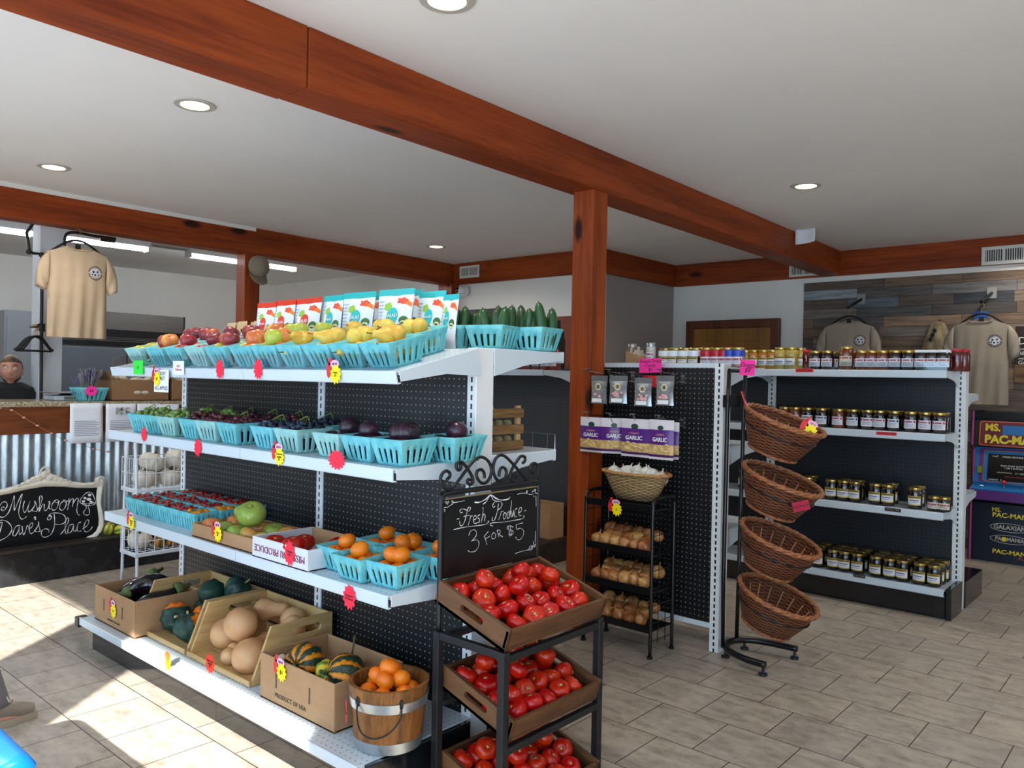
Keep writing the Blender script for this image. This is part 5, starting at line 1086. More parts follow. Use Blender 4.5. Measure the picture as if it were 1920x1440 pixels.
ON = Kind(tag(revolve('onion', ONM, P_ON, .0385, 18), 'x', 'onion')); WO = Kind(tag(revolve('white_onion', WOM, P_ON, .036, 18), 'x', 'onion'))
for k, (z, nf) in enumerate(((.515, 6), (.335, 6), (.15, 5))):
    nm = ('upper', 'middle', 'lower')[k]
    for r in range(3):
        n = nf-(r % 2)
        for c in range(n):
            ON.put((RK[0]+.035+(c+.5*(r % 2)+.1*random.random())*(rw-.06)/nf+.015, RK[1]+.035+r*.062, z-.022+.030+random.uniform(0, .012)+(.012 if r == 1 else .03 if r == 2 else 0)), (random.uniform(-1.2, .9), random.uniform(-.9, .9), random.uniform(0, 6)), random.uniform(.8, 1.15),
                   'yellow onion on the %s tier of the rack, %s row, %s' % (nm, ('front', 'middle', 'back')[r], nth(c, n)), 'onions on the %s tier' % nm)
def wicker(name, m1, hor=True, pz=.009, px=.034):
    """woven rods: rows of over-and-under strands"""
    n = NT(name); t = n.node('TexCoord'); sp = n.node('SeparateXYZ'); n.link(t.outputs['UV'], sp.inputs[0])
    u, v = sp.outputs[0], sp.outputs[1]
    rowi = n.math('FLOOR', n.math('DIVIDE', v, pz)); fv = n.math('SUBTRACT', n.math('FRACT', n.math('DIVIDE', v, pz)), .5)
    ph = n.math('MULTIPLY', rowi, pi); wv = n.math('SINE', n.math('ADD', n.math('MULTIPLY', u, pi/px), ph))
    prof = n.math('SUBTRACT', 1, n.math('MULTIPLY', n.math('MULTIPLY', fv, fv), 4)); hgt = n.math('MULTIPLY', prof, n.math('MULTIPLY_ADD', wv, .45, .55))
    nz = n.noise(t.outputs['UV'], 18, 3)
    c = n.ramp(hgt, [(.0, H(m1[0])), (.35, H(m1[1])), (1, H(m1[2]))]); c2 = n.mix(n.math('MULTIPLY', nz, .35), c, H(m1[0]))
    n.bump(hgt, 1.0, .006); return n.set(c2, .5, 0, .35)
def woven(name, mat_, prof, n=48, parent=None, ell=(1, 1), th=.006, fn=None):
    """lathe with UVs in metres for the weave"""
    b = MB(); b.lathe(prof, n, fn=fn); b.v = [(x*ell[0], y*ell[1], z) for x, y, z in b.v]; o = b.build(name, mat_, parent, smooth=True)
    me = o.data; uv = me.uv_layers.new(name='UVMap'); cum = [0]
    for i in range(1, len(prof)): cum.append(cum[-1]+math.hypot(prof[i][0]-prof[i-1][0], prof[i][1]-prof[i-1][1]))
    R0 = max(p[0] for p in prof)
    for p in me.polygons:
        js = [me.loops[li].vertex_index % n for li in p.loop_indices]; wrap = max(js)-min(js) > n/2
        for li in p.loop_indices:
            vi = me.loops[li].vertex_index; i, j = divmod(vi, n)
            if wrap and j < n/2: j += n
            uv.data[li].uv = (2*pi*j/n*R0, cum[min(i, len(cum)-1)])
    return o
WIC1 = wicker('blond_wicker', ('6b5233', 'b9986a', 'dcc49a')); WIC2 = wicker('brown_wicker', ('2a120a', '7a4226', 'b4704a'), pz=.0085, px=.042); RIM1 = mat('blond_rim', 'a9713c', .5, var=.5, vscale=60, hex2='c79a62'); RIM2 = mat('brown_rim', '7a4526', .5, var=.5, vscale=60, hex2='a5683f')
def rope(par, ptsf, r, m, nm='rim', strands=3, N=90, tw=14, wr=.6):
    b = MB()
    for s in range(strands):
        P = []
        for i in range(N):
            c, nx, ny = ptsf(2*pi*i/N); a = tw*2*pi*i/N+2*pi*s/strands; P.append(Vector(c)+Vector(nx)*r*wr*cos(a)+Vector(ny)*r*wr*sin(a))
        b.tube(P, r*.75, 6, closed=True)
    return b.build(nm, m, par, smooth=True)
t = thing('wicker_basket', 'blond oval wicker basket heaped with white onions on the black rack', 'basket', (-2.165, 3.44, .74))
woven('woven_body', WIC1, [(0, .004), (.10, .004), (.125, .05), (.15, .105), (.168, .135), (.162, .135), (.142, .1), (.118, .05), (.095, .010), (0, .010)], 48, t, (1.12, .62))
rope(t, lambda a: ((.168*1.12*cos(a), .168*.62*sin(a), .137), (cos(a), sin(a), 0), (0, 0, 1)), .007, RIM1)
for i, (a, b, z) in enumerate(((-.12, -.02, .135), (-.085, -.045, .12), (-.05, .0, .135), (-.02, -.05, .125), (.0, .01, .145), (.035, -.045, .12), (.05, .02, .14), (.09, .0, .135), (.10, -.04, .115), (-.10, .045, .125), (-.01, .05, .13), (.13, .02, .115))):
    WO.put((-2.165+a, 3.44+b, .74+z), (random.uniform(-.8, .5), random.uniform(-.6, .6), i), random.uniform(.9, 1.1), 'white onion in the blond wicker basket, %s' % nth(i, 12), 'white onions')
burst(U(1155, 951, y=3.32), 'yellow starburst tag with red hand under the white onion basket', '$1', yellow=True)
# ------------------------------------------------------------------ wicker basket stand
st = thing('basket_stand', 'black tubular stand holding four tilted brown wicker baskets', 'stand', (-1.70, 3.68, 0))
base = spline([(.20, -.165, .05), (.10, -.155, .05), (.0, -.11, .05), (-.055, -.05, .05), (-.065, .02, .05), (-.05, .08, .05), (.0, .125, .05), (.09, .15, .05), (.22, .16, .05)], 5)
T(base, .016, 10).build('base_tube', BLKT, st, smooth=True)
for x, y in ((.19, -.165), (.21, .155), (-.045, -.065), (-.03, .115)): MB().lathe([(.02, 0), (.02, .010), (.007, .014), (.007, .04)], 14, (x, y, 0)).build('foot', mat('grey_foot', '3c3f43', .4, .6), st, smooth=40)
for s in (-1, 1): T([(-.055, s*.075, .05), (-.055, s*.085, .4), (-.05, s*.09, 1.2), (-.045, s*.09, 1.40)], .010, 10).build('post', BLKT, st, smooth=True)
T([(-.045, -.09, 1.40), (-.045, .09, 1.40)], .010, 8).build('top_bar', BLKT, st); B((-.075, -.065, -.09, .09, 1.22, 1.28)).build('sign_plate', BLKT, st)
bz = [1.115, .840, .56, .285]; tl4 = radians(20)
for i, z in enumerate(bz):
    nm = ('top', 'second', 'third', 'bottom')[i]; cx = -1.515-.004*i
    t = thing('wicker_basket', 'brown wicker basket tilted forward, %s of the four on the black stand' % nm, 'basket', (cx, 3.66, z), (0, tl4, 0), 'brown wicker baskets')
    woven('woven_body', WIC2, [(0, -.115), (.10, -.115), (.125, -.09), (.155, -.03), (.178, .035), (.186, .058), (.180, .058), (.170, .03), (.148, -.03), (.118, -.085), (.095, -.106), (0, -.106)], 56, t, (1.02, .93), fn=None)
    rope(t, lambda a: ((.184*1.02*cos(a), .184*.93*sin(a), .058), (cos(a), sin(a), 0), (0, 0, 1)), .010, RIM2, tw=9); rope(t, lambda a: ((.112*1.02*cos(a), .112*.93*sin(a), -.108), (cos(a), sin(a), 0), (0, 0, 1)), .006, RIM2, 'foot_rim', tw=9)
    q = MB()
    for k in range(18):
        a = 2*pi*k/18; q.tube([(.119*1.02*cos(a), .119*.93*sin(a), -.085), (.146*1.02*cos(a), .146*.93*sin(a), -.032), (.168*1.02*cos(a), .168*.93*sin(a), .028)], .0028, 6)
    q.build('stakes', mat('stake_rod', 'c08a66', .5), t, smooth=True)
    q = MB().tube([(.160*1.02*cos(2*pi*k/40)*1.05, .160*.93*sin(2*pi*k/40)*1.05, -.005) for k in range(40)], .004, 6, closed=True); o = q.build('holding_ring', BLKT, st, smooth=True); o.matrix_parent_inverse = Matrix(); o.location = (cx-st.location.x, 3.66-st.location.y, z); o.rotation_euler = (0, tl4, 0)
PKR = mat('red_snack_packet', 'b3161f', .3, spec=.6); PKC = clear('cellophane', 'e6eef4', .12)
t = thing('snack_packet', 'red snack packet sticking up in the top wicker basket', 'packet', (-1.63, 3.62, 1.14), (0, radians(-20), .4)); B((-.004, .004, -.045, .045, 0, .17)).build('packet', PKR, t, bev=.003); MB().prism(star(.022, .014, 6), .001, lambda a, b, q_: (.0042+q_, a, .10+b)).build('white_logo', WHT, t)
t = thing('snack_packet', 'dark red snack packet lying low in the top wicker basket', 'packet', (-1.56, 3.60, 1.10), (0, radians(-35), .5)); B((-.005, .005, -.04, .04, 0, .12)).build('packet', mat('wine_packet', '6a1420', .3), t, bev=.004); B((.005, .006, -.02, .02, .03, .08)).build('window', mat('dark_print2', '2a2c34', .4), t)
for i, (z, lb) in enumerate(((.765, 'clear packet in the second wicker basket'), (.49, 'clear cellophane packet with white card top in the third basket'), (.48, 'second clear packet at the back of the third basket'), (.20, 'small clear packet in the bottom wicker basket'))):
    t = thing('clear_packet', lb+' of the stand', 'packet', (-1.60+(i == 2)*-.05, 3.62+(i == 2)*.07, z), (0, radians(35), .3*i)); B((-.05, .05, -.035, .035, 0, .012)).build('wrapper', mat('cloudy_wrapper', '8f8d86', .15, spec=.7, var=.4, vscale=30), t, bev=.005); B((-.055, -.03, -.035, .035, .012, .014)).build('header_card', mat('pale_header', 'c9d2d6', .4), t)
burst(U(1519, 804, y=3.60), 'yellow starburst tag with red hand on the top wicker basket rim', '$4', rot=(pi/2, .5, .6), yellow=True)
pcard('price_strip', 'dark pink handwritten strip on the second wicker basket rim', 1486, 1518, 938, 960, 3.50, mat('crimson_card', 'a81238', .55), 'Pork Rinds $4', .014, rz=-.32)
pcard('price_card', 'hot pink handwritten card clipped to the top of the basket stand', 1388, 1415, 675, 704, 3.58, HOT, 'Doggy\n$8', .028, rz=.05)
# ------------------------------------------------------------------ counter and kitchen
GRAN = mat('granite', 'b7a98d', .2, var=0, vscale=70, hex2='6f6450', spec=.6); BAND = wood('counter_wood', '4e2410', '8a4a1e', 1, 9, .4, .5, 12)
def corr():
    n = NT('corrugated_zinc'); f = n.noise(n.coord((3, 3, 1.2)), 6, 5, .65); return n.set(n.ramp(f, [(.3, H('8f9aa2')), (.6, H('c2ccd2')), (.8, H('a9a295'))]), .38, .75)
ct = thing('counter', 'long counter with speckled granite top, wood band and corrugated metal front', 'counter', (-5.75, 0, 0))
B((-.58, .03, -.6, 4.6, 1.092, 1.125)).build('granite_top', GRAN, ct, bev=.006); B((-.012, .0, -.6, 4.6, .915, 1.092)).build('wood_band', BAND, ct, bev=.003)
q = MB(); N = 520; y0, y1 = -.6, 4.6
q.add_grid(lambda u, v: (-.022+.011*sin(2*pi*(u*5.2)/.0635), y0+5.2*u, .22+.70*v), N, 1); q.build('corrugated_front', corr(), ct, smooth=True)
B((-.55, -.04, -.6, 4.6, .0, 1.09)).build('counter_body', mat('counter_core', '4a4a48', .7), ct)
pl = thing('platform', 'low black platform with scuffed front along the foot of the counter', 'platform', (-5.75, 0, 0))
B((-.02, .245, -.6, 3.4, 0, .205)).build('platform_body', mat('scuffed_black', '121316', .25, var=.5, vscale=14, hex2='24262b', spec=.5), pl, bev=.004); B((-.02, .255, -.6, 3.4, .205, .225)).build('platform_edge', mat('dark_edge', '2a241f', .4, var=.4, vscale=10), pl, bev=.004)
# chalk sign in a carved white frame
SX = -5.60; s8 = lambda x, y: (x/8.727, 860+y/8.727)
sg = thing('chalk_sign', 'chalkboard in a carved cream frame lettered Mushroom Dave\'s Place', 'sign', (SX, 2.0, .226))
FRM = mat('cream_carved_frame', 'd9d3c6', .5, var=.12, vscale=30, bump=.1, bscale=80)
yc = U(*s8(720, 700), x=SX).y
outer = [(720, 330), (900, 345), (1150, 375), (1400, 400), (1560, 385), (1570, 320), (1640, 292), (1710, 330), (1712, 400), (1690, 480), (1665, 620), (1650, 740), (1675, 850), (1700, 980), (1700, 1100), (1660, 1200), (1590, 1285), (1450, 1345), (1200, 1400), (900, 1440), (720, 1460)]
inner = [(720, 455), (880, 455), (1050, 460), (1250, 478), (1400, 480), (1500, 475), (1555, 472), (1585, 470), (1590, 480), (1580, 530), (1575, 640), (1580, 740), (1600, 850), (1615, 980), (1612, 1090), (1575, 1180), (1510, 1240), (1400, 1290), (1180, 1325), (900, 1360), (720, 1385)]
def ring(P): 
    R = [U(*s8(*p), x=SX) for p in P]; R = [(p.y, p.z) for p in R]
    return R+[(2*yc-y, z) for y, z in R[-2:0:-1]]
ro, ri = ring(outer), ring(inner); n = len(ro); q = MB(); L = lambda y, z, d: (d, y-2.0, z-.226)
vs = []
for (a, b), (c, d) in zip(ro, ri): vs += [L(a, b, -.018), L(a, b, .006), L((a*2+c)/3, (b*2+d)/3, .018), L((a+2*c)/3, (b+2*d)/3, .016), L(c, d, .004), L(c, d, -.018)]
q.add(vs, [(i*6+k, ((i+1) % n)*6+k, ((i+1) % n)*6+k+1, i*6+k+1) for i in range(n) for k in range(5)]); q.build('carved_frame', FRM, sg, smooth=50, merge=True)
q = MB(); q.add([L(a, b, 0) for a, b in ri]+[L(a, b, -.016) for a, b in ri], [tuple(range(n)), tuple(range(n, 2*n))[::-1]]); bd = q.build('chalkboard', SLATE, sg)
q = MB(); zt = U(*s8(720, 330), x=SX).z
cr = [(720, 205), (640, 260), (560, 290), (470, 330), (380, 370), (290, 400), (200, 440)]
for (px, py), r in zip(cr, (.024, .022, .02, .018, .015, .012, .01)):
    p = U(*s8(px, py+55), x=SX)
    for s in ((1, -1) if px < 720 else (1,)):
        y = p.y if s > 0 else 2*yc-p.y; q.ball(L(y, p.z, .004), r*1.1, 10, 7, (.5, 1.25, 1)); q.tube([L(y+r*(.2+1.0*cos(k*.7))*(1-k*.08)*s, p.z+r*(1.0*sin(k*.7))*(1-k*.08), .012) for k in range(10)], .004, 6)
q.tube([L(yc+.03*cos(k*pi/10), zt+.02+.055*sin(k*pi/10), .008) for k in range(-2, 13)], .006, 6)
p = U(*s8(1635, 345), x=SX)
for y in (p.y, 2*yc-p.y): q.tube([L(y+(.024-.0011*k)*cos(k*.5), p.z+(.024-.0011*k)*sin(k*.5), .014) for k in range(18)], .006, 6)
q.build('carved_crest', FRM, sg, smooth=True)
mush = [[(75, 800), (40, 790), (20, 830), (60, 850), (110, 790), (115, 730), (70, 705), (10, 745), (-30, 850), (-10, 940), (60, 955), (140, 880), (200, 720), (235, 605), (235, 700), (235, 845), (290, 720), (365, 575), (330, 740), (305, 880), (340, 980), (390, 980), (435, 945)],
    [(400, 690), (375, 800), (395, 875), (430, 850), (490, 690)], [(490, 690), (460, 800), (470, 870), (510, 850)], [(510, 850), (570, 760), (565, 690), (600, 770), (610, 850), (560, 860), (520, 845)], [(610, 850), (660, 760), (690, 650), (670, 605), (645, 640), (650, 760), (640, 870)], [(640, 870), (690, 760), (725, 750), (720, 830), (750, 850), (790, 790), (815, 690)], [(790, 700), (820, 730), (800, 800), (830, 830)],
    [(890, 690), (850, 760), (860, 840), (920, 820), (960, 720), (940, 670), (895, 690), (920, 720), (980, 700)], [(1040, 690), (990, 740), (975, 820), (1030, 840), (1080, 760), (1080, 690), (1040, 680), (1060, 710), (1110, 690)], [(1130, 650), (1125, 740), (1105, 835)], [(1110, 760), (1170, 660), (1200, 670), (1185, 790)], [(1190, 740), (1250, 650), (1280, 660), (1265, 780), (1255, 850), (1275, 910), (1305, 925)],
    [(1310, 720), (1320, 660), (1400, 570), (1470, 545), (1520, 590), (1560, 700), (1550, 740), (1470, 770), (1370, 755), (1310, 720)], [(1400, 745), (1410, 810), (1375, 860), (1375, 905), (1420, 925), (1465, 900), (1460, 830), (1440, 790), (1465, 745)], [(1330, 730), (1400, 738), (1470, 735), (1555, 715)],
    [(-10, 1060), (40, 1040), (20, 1120), (-5, 1220)], [(-40, 1030), (40, 1005), (130, 1040), (190, 1120), (180, 1200), (110, 1280), (0, 1340)], [(320, 1090), (260, 1110), (215, 1200), (215, 1260), (260, 1250), (310, 1150), (325, 1085)], [(325, 1085), (310, 1180), (325, 1240), (360, 1200)], [(360, 1100), (370, 1190), (385, 1245), (420, 1180), (445, 1095), (470, 1120)], [(470, 1150), (520, 1120), (535, 1060), (500, 1060), (475, 1140), (490, 1210), (520, 1225), (560, 1190)], [(560, 1190), (620, 1100), (625, 1030), (640, 1110), (655, 1180), (610, 1200), (570, 1185)], (.006, [(560, 955), (580, 970), (578, 1000)]),
    [(835, 945), (800, 940), (775, 980), (800, 1005), (840, 970), (835, 930), (800, 925), (860, 890), (950, 890), (1040, 920), (1075, 980), (1050, 1050), (980, 1075), (900, 1070)], [(885, 900), (895, 1020), (880, 1140), (830, 1240), (740, 1285), (685, 1260), (680, 1190), (730, 1150), (790, 1160), (800, 1205)],
    [(990, 1240), (1060, 1150), (1120, 1020), (1110, 965), (1080, 1000), (1065, 1120), (1075, 1220), (1110, 1225)], [(1200, 1070), (1140, 1090), (1110, 1170), (1120, 1215), (1170, 1190), (1205, 1080)], [(1205, 1080), (1200, 1160), (1225, 1190), (1260, 1150)], [(1330, 1040), (1290, 1050), (1260, 1130), (1275, 1190), (1330, 1180)], [(1350, 1150), (1430, 1090), (1455, 1020), (1420, 1005), (1380, 1080), (1375, 1160), (1410, 1200), (1470, 1170), (1515, 1110)]]
chalks(sg, 'chalk_words', mush, .0023, SX+.0008, (SX, 2.0, .226), s8)
q = MB()
for cx, cyy, rx, ry in ((1465, 595, 28, 25), (1390, 645, 26, 20), (1455, 665, 40, 24), (1365, 700, 30, 20), (1490, 705, 28, 18)):
    P = [U(*s8(cx+rx*cos(k*.7), cyy+ry*sin(k*.7)), x=SX+.001) for k in range(9)]; q.add([(p.x-SX, p.y-2, p.z-.226) for p in P], [tuple(range(9))])
q.build('mushroom_spots', CHALK, sg)
# things taped to and standing on the counter
PAP = mat('printer_paper', 'dfe3ea', .7)
for i, (a, b, t0, b0, lb) in enumerate(((131, 191, 756, 829, 'leftmost white notice taped to the counter front, lowest hanging'), (198, 254, 757, 826, 'second white notice on the counter front with a small photo'), (257, 298, 757, 822, 'third white notice on the counter front, beside the wire rack'), (297, 334, 758, 824, 'white notice on the counter front nearest the shelving upright'))):
    p0 = U(a, t0, x=-5.72); p1 = U(b, b0, x=-5.72); w = p1.y-p0.y; h = p0.z-p1.z
    t = thing('paper_notice', lb, 'notice', (-5.715, (p0.y+p1.y)/2, p1.z), (0, 0, 0), 'notices on the counter')
    q = MB(); q.add_grid(lambda u, v: (.004*sin(3*u+i)*(1-v)+.012*(1-v)*u*(i == 0), (u-.5)*w, v*h), 8, 6); q.build('sheet', PAP, t, smooth=True, sol=.0006)
    q = MB()
    for k in range(9): q.box(.0105, .0111, -w*.38, w*(.38-.1*(k % 3 == 2)), h*(.18+k*.045), h*(.18+k*.045)+h*.014)
    q.build('printed_lines', mat('grey_print', '8d8fa0', .6), t)
    if i == 1: B((.0105, .0111, -w*.2, w*.25, h*.72, h*.9)).build('printed_photo', mat('bw_photo', '2a2a2c', .6, var=0, vscale=60, hex2='d5d5d5'), t)
t = thing('bead_garland', 'thin wire garland with pink beads strung along the counter front', 'garland', (-5.735, 1.7, 1.0)); gp = [U(px, py, x=-5.73)-Vector((-5.735, 1.7, 1.0)) for px, py in ((0, 765), (22, 769), (45, 783), (70, 798), (97, 813), (123, 826), (150, 831), (175, 842), (203, 847))]
T(spline(gp, 4), .0016, 5).build('wire', mat('copper_wire', 'b58a76', .4, .5), t); q = MB()
for p in gp: q.ball(p, .009, 8, 6, (1, 1.2, .8))
q.build('beads', mat('pink_beads', 'd08a86', .4), t, smooth=True)
BASK.put((-5.87, 2.23, 1.126), (0, 0, .1), (1.15, 1.15, 1.05), 'teal pulp basket holding a lavender bunch on the granite counter')
BASK.put((-5.98, 2.33, 1.126), (0, 0, .3), 1, 'empty teal pulp basket behind the lavender on the counter')
t = thing('lavender_bunch', 'dried lavender bunch standing in a teal basket on the counter', 'dried flowers', (-5.87, 2.22, 1.14)); q = MB(); f = MB(); g_ = MB()
for k in range(64):
    a = random.uniform(0, 6.28); r = random.uniform(.01, .11); h = random.uniform(.14, .21); e = (r*cos(a), r*sin(a), h); q.tube([(e[0]*.25, e[1]*.25, 0), e], .0012, 4)
    d = f if k % 3 else g_
    for j in range(5): d.ball((e[0]*(1-.06*j), e[1]*(1-.06*j), e[2]-.011*j), .0055, 6, 4, (1, 1, 1.3))
q.build('stems', mat('grey_green_stem', '7d8068', .8), t); f.build('flower_heads', mat('lavender', '6a6488', .8, var=.3, vscale=60), t, smooth=True); g_.build('grey_heads', mat('grey_lavender', '8d8a84', .8), t, smooth=True)
burst(U(171, 733, x=-5.77), 'hot pink starburst price tag on the lavender basket', '$4', HOT, .045, .038, EAST, 13, .025)
t = thing('kitchen_scale', 'white and steel kitchen scale on the granite counter', 'scale', (-6.0, 2.12, 1.126)); B((-.10, .10, -.10, .10, 0, .035)).build('base', mat('scale_white', 'c9d2d8', .4), t, bev=.01); B((-.12, .12, -.12, .12, .05, .058)).build('pan', mat('brushed_steel', '9aa0a5', .3, .9), t, bev=.003); MB().lathe([(.05, .035), (.02, .05)], 16).build('pan_support', mat('brushed_steel', '9aa0a5', .3, .9), t); B((.101, .103, -.04, .04, .008, .028)).build('display', mat('lcd_grey', '6a7468', .4), t)
MUSHM = mat('white_mushroom', 'd8cdb4', .7, var=.15, vscale=30)
for bi, (yy, w, h, lb) in enumerate(((2.56, .40, .15, 'open brown cardboard box of white mushrooms on the counter'), (2.99, .40, .15, 'second cardboard box of mushrooms on the counter, beside the upright'))):
    t = carton('cardboard_box', lb, (-5.80, yy, 1.126), w, .34, h, mat('brown_cardboard', '8f6a4a', .85, var=.1, vscale=10), rot=pi/2)
    for s in (-1, 1): MB().add([(s*w/2, 0, h), (s*w/2, .34, h), (s*(w/2+.03), .34, h+.06), (s*(w/2+.03), 0, h+.06)], [(0, 1, 2, 3)]).build('flap', mat('brown_cardboard', '8f6a4a', .85), t, sol=.004)
    q = MB()
    for c in ((-.03, .06), (.03, .06)): q.ball((c[0]*.9, -.0005, c[1]), .022, 12, 6, (1.2, .1, .55))
    q.build('hand_hole', MUSHM, t)
    for j in range(14):
        o = MB().lathe([(.014, -.025), (.012, 0), (.03, .0), (.034, .012), (.024, .028), (0, .034)], 12).build('mushroom', MUSHM, None, (-5.84-random.uniform(0, .26), yy+random.uniform(-.16, .16), 1.126+.125+random.uniform(0, .035)), (random.uniform(-.6, .6), random.uniform(-.6, .6), 0), smooth=True) if j == 0 else dup(m0, (-5.84-random.uniform(0, .26), yy+random.uniform(-.16, .16), 1.126+.125+random.uniform(0, .035)), (random.uniform(-.6, .6), random.uniform(-.6, .6), 0))
        if j == 0: m0 = o
        tag(o, 'white mushroom in the %s cardboard box on the counter' % ('first', 'second')[bi], 'mushroom', 'mushrooms in a box')
# white wire rack with white pumpkins
RKW = mat('white_wire', 'd6dde6', .4); rk = thing('wire_rack', 'white wire rack with baskets of white pumpkins in front of the counter', 'rack', (-5.2, 2.2, 0))
for y in (0, .45): T(spline([(-.02, y, 0), (.0, y, .5), (.03, y, .86), (.06, y, .93), (.12, y, .93), (.15, y, .86), (.18, y, .5), (.2, y, 0)], 5), .010, 8).build('side_frame', RKW, rk, smooth=True)
for z0, d in ((.60, .19), (.20, .14)):
    q = MB()
    for zz in (0, d*.5, d): q.tube([(-.02, -.01, z0+zz), (.2, -.01, z0+zz), (.2, .46, z0+zz), (-.02, .46, z0+zz)], .0035, 6, closed=True)
    for k in range(9): y = -.01+.47*k/8; q.tube([(.2, y, z0+d), (.2, y, z0), (-.02, y, z0), (-.02, y, z0+d)], .0025, 5)
    for k in range(1, 4): x = -.02+.22*k/4; q.tube([(x, -.01, z0+d), (x, -.01, z0), (x, .46, z0), (x, .46, z0+d)], .0025, 5)
    q.build('wire_basket', RKW, rk); B((-.02, .2, -.016, -.004, z0-.022, z0)).build('basket_rail', RKW, rk, bev=.002); B((.2, .208, -.016, .46, z0-.022, z0)).build('basket_rail', RKW, rk, bev=.002)
WPM = skin('white_pumpkin_skin', [(.3, 'c5bdae'), (.6, 'd8d2c6')], .5, 6, rnd=.15); WP = squash('white_pumpkin', WPM, P_PU, .078, 10, .05, sl=.9, sm=mat('gourd_stem', '8a7a58', .8))
for i, (x, y, z, lb) in enumerate(((.09, .09, .655, 'white pumpkin at the near lower end of the wire basket'), (.09, .245, .655, 'white pumpkin at the far lower end of the wire basket'), (.1, .38, .655, 'white pumpkin hidden behind the upright in the wire basket'), (.085, .13, .755, 'white pumpkin with a tall stem on top in the wire basket'), (.10, .29, .765, 'white pumpkin leaning at the upper right of the wire basket'))):
    WP.put((-5.2+x, 2.2+y, z), (.15*i, .2*(i % 2), i), 1, lb, 'white pumpkins')
WP.put((-5.13, 2.27, .265), (.3, 0, 1), .95, 'white pumpkin in the low wire basket of small gourds')
OG = squash('small_gourd', ribbed('orange_green_gourd', [(0, '3a3a1c'), (.4, '5b5522'), (.55, 'c77a20'), (.9, 'd98a2a')], 6, wob=1.5, bump=.4), P_GD, .042, 8, .05, sl=.3)
for i in range(4): OG.put((-5.07+.01*(i % 2), 2.37+i*.075, .245), (.5*i, .3, i), 1, 'small orange and green gourd in the low wire basket, %s' % nth(i, 4, 'near', 'far'), 'small gourds')
for i, (y, z, rx, lb) in enumerate(((2.27, .262, .4, 'yellow and green gourd on the platform beside the chalk sign'), (2.33, .258, 1.3, 'second yellow gourd on the platform behind the first'))): YGK.put((-5.6+.05*i, y, z), (rx, .3, 1+i), (.8, .8, 1.2), lb, 'gourds on the platform')
t = thing('plant_label', 'small white stick label standing in the gourds on the platform', 'label', (-5.63, 2.29, .226)); T([(0, 0, 0), (0, .005, .13)], .002, 5).build('stick', PINE, t); B((-.001, .001, -.025, .045, .11, .155)).build('card', WHT, t, bev=.001)
# fridge, lights, pipes
SS = mat('stainless_steel', '8f8c86', .28, .9, var=.1, vscale=3, stretch=(1, 1, 14)); FD = mat('fridge_door_grey', '6d757c', .4, .6)
t = thing('refrigerator', 'two-door stainless commercial refrigerator against the kitchen wall', 'refrigerator', (-8.9, 3.74, 0))
B((-.75, 0, -.66, .66, .1, 1.97)).build('body', SS, t, bev=.004); B((0, .02, -.66, .66, 1.78, 1.965)).build('top_panel', SS, t, bev=.003); B((0, .022, -.66, .66, 1.60, 1.78)).build('black_grille', mat('fridge_black', '0e0f11', .3), t); B((.0, .022, .648, .665, .1, 1.97)).build('side_trim', mat('fridge_black', '0e0f11', .3), t)
for k in range(3): B((.02, .03, -.64, .62, 1.655+k*.018, 1.662+k*.018)).build('grille_bar', SS, t)
B((.022, .025, .38, .50, 1.70, 1.74)).build('display', mat('display_blue', '1c2a55', .3), t)
for y0, y1 in ((-.655, .005), (.02, .655)): d = B((0, .04, y0, y1, .12, 1.585)).build('door', FD, t, bev=.006); B((.04, .055, y0+.28, y0+.34, 1.50, 1.56) if y0 > 0 else (.04, .06, y1-.09, y1-.05, .8, 1.15)).build('badge' if y0 > 0 else 'handle', SS, d)
t = thing('steel_cabinet', 'narrow grey steel cabinet beside the refrigerator behind the column', 'cabinet', (-8.95, 2.79, 0)); B((-.6, 0, -.19, .19, 0, 1.92)).build('body', mat('grey_cabinet', '8b9096', .4, .4), t, bev=.004); B((0, .012, -.17, .17, .06, 1.86)).build('door', mat('grey_cabinet', '8b9096', .4, .4), t, bev=.003)
for k in range(4): B((.012, .014, .06, .11, 1.2+.11*k, 1.22+.11*k)).build('note_mark', INK, t)
TUBE = glow('fluorescent_tube', 'f4f8ff', 40)
for i, (y0, y1) in enumerate(((1.2, 2.42), (2.52, 3.40), (3.78, 5.02))):
    t = thing('fluorescent_light', 'white fluorescent strip light on the kitchen ceiling, %s' % ('left behind the pipe', 'behind the tan shirt', 'nearest the cedar post')[i], 'ceiling light', (-7.6, y0, CEIL)); L_ = y1-y0
    B((-.06, .06, 0, L_, -.06, -.002)).build('housing', mat('light_housing', 'dfe3e4', .4), t, bev=.004)
    for x in (-.03, .03): T([(x, .03, -.078), (x, L_-.03, -.078)], .016, 10).build('tube', TUBE, t, smooth=True)
    for y in (.012, L_-.012): B((-.05, .05, y-.012, y+.012, -.1, -.05)).build('socket', mat('light_housing', 'dfe3e4', .4), t)
t = thing('conduit', 'thin metal conduit joining the kitchen strip lights', 'conduit', (-7.6, 0, CEIL-.03)); T([(0, -.5, 0), (0, 1.2, 0)], .012, 8).build('pipe', GALV, t); T([(0, 2.42, 0), (0, 2.52, 0)], .012, 8).build('pipe', GALV, t); T([(0, 3.40, 0), (0, 3.78, 0)], .012, 8).build('pipe', GALV, t)
PIPE = mat('black_iron_pipe', '33312b', .45, .5)
t = thing('iron_pipe', 'black iron pipe bending down beside the white column', 'pipe', (-6.43, 2.0, 1.126)); o_ = Vector((-6.43, 2.0, 1.126))
T([U(a, b, x=-6.43)-o_ for a, b in ((70, 408), (50, 436), (55, 471), (63, 475), (77, 476), (79, 490), (78, 600), (77, 753))], .011, 10).build('pipe', PIPE, t, smooth=40); q = MB()
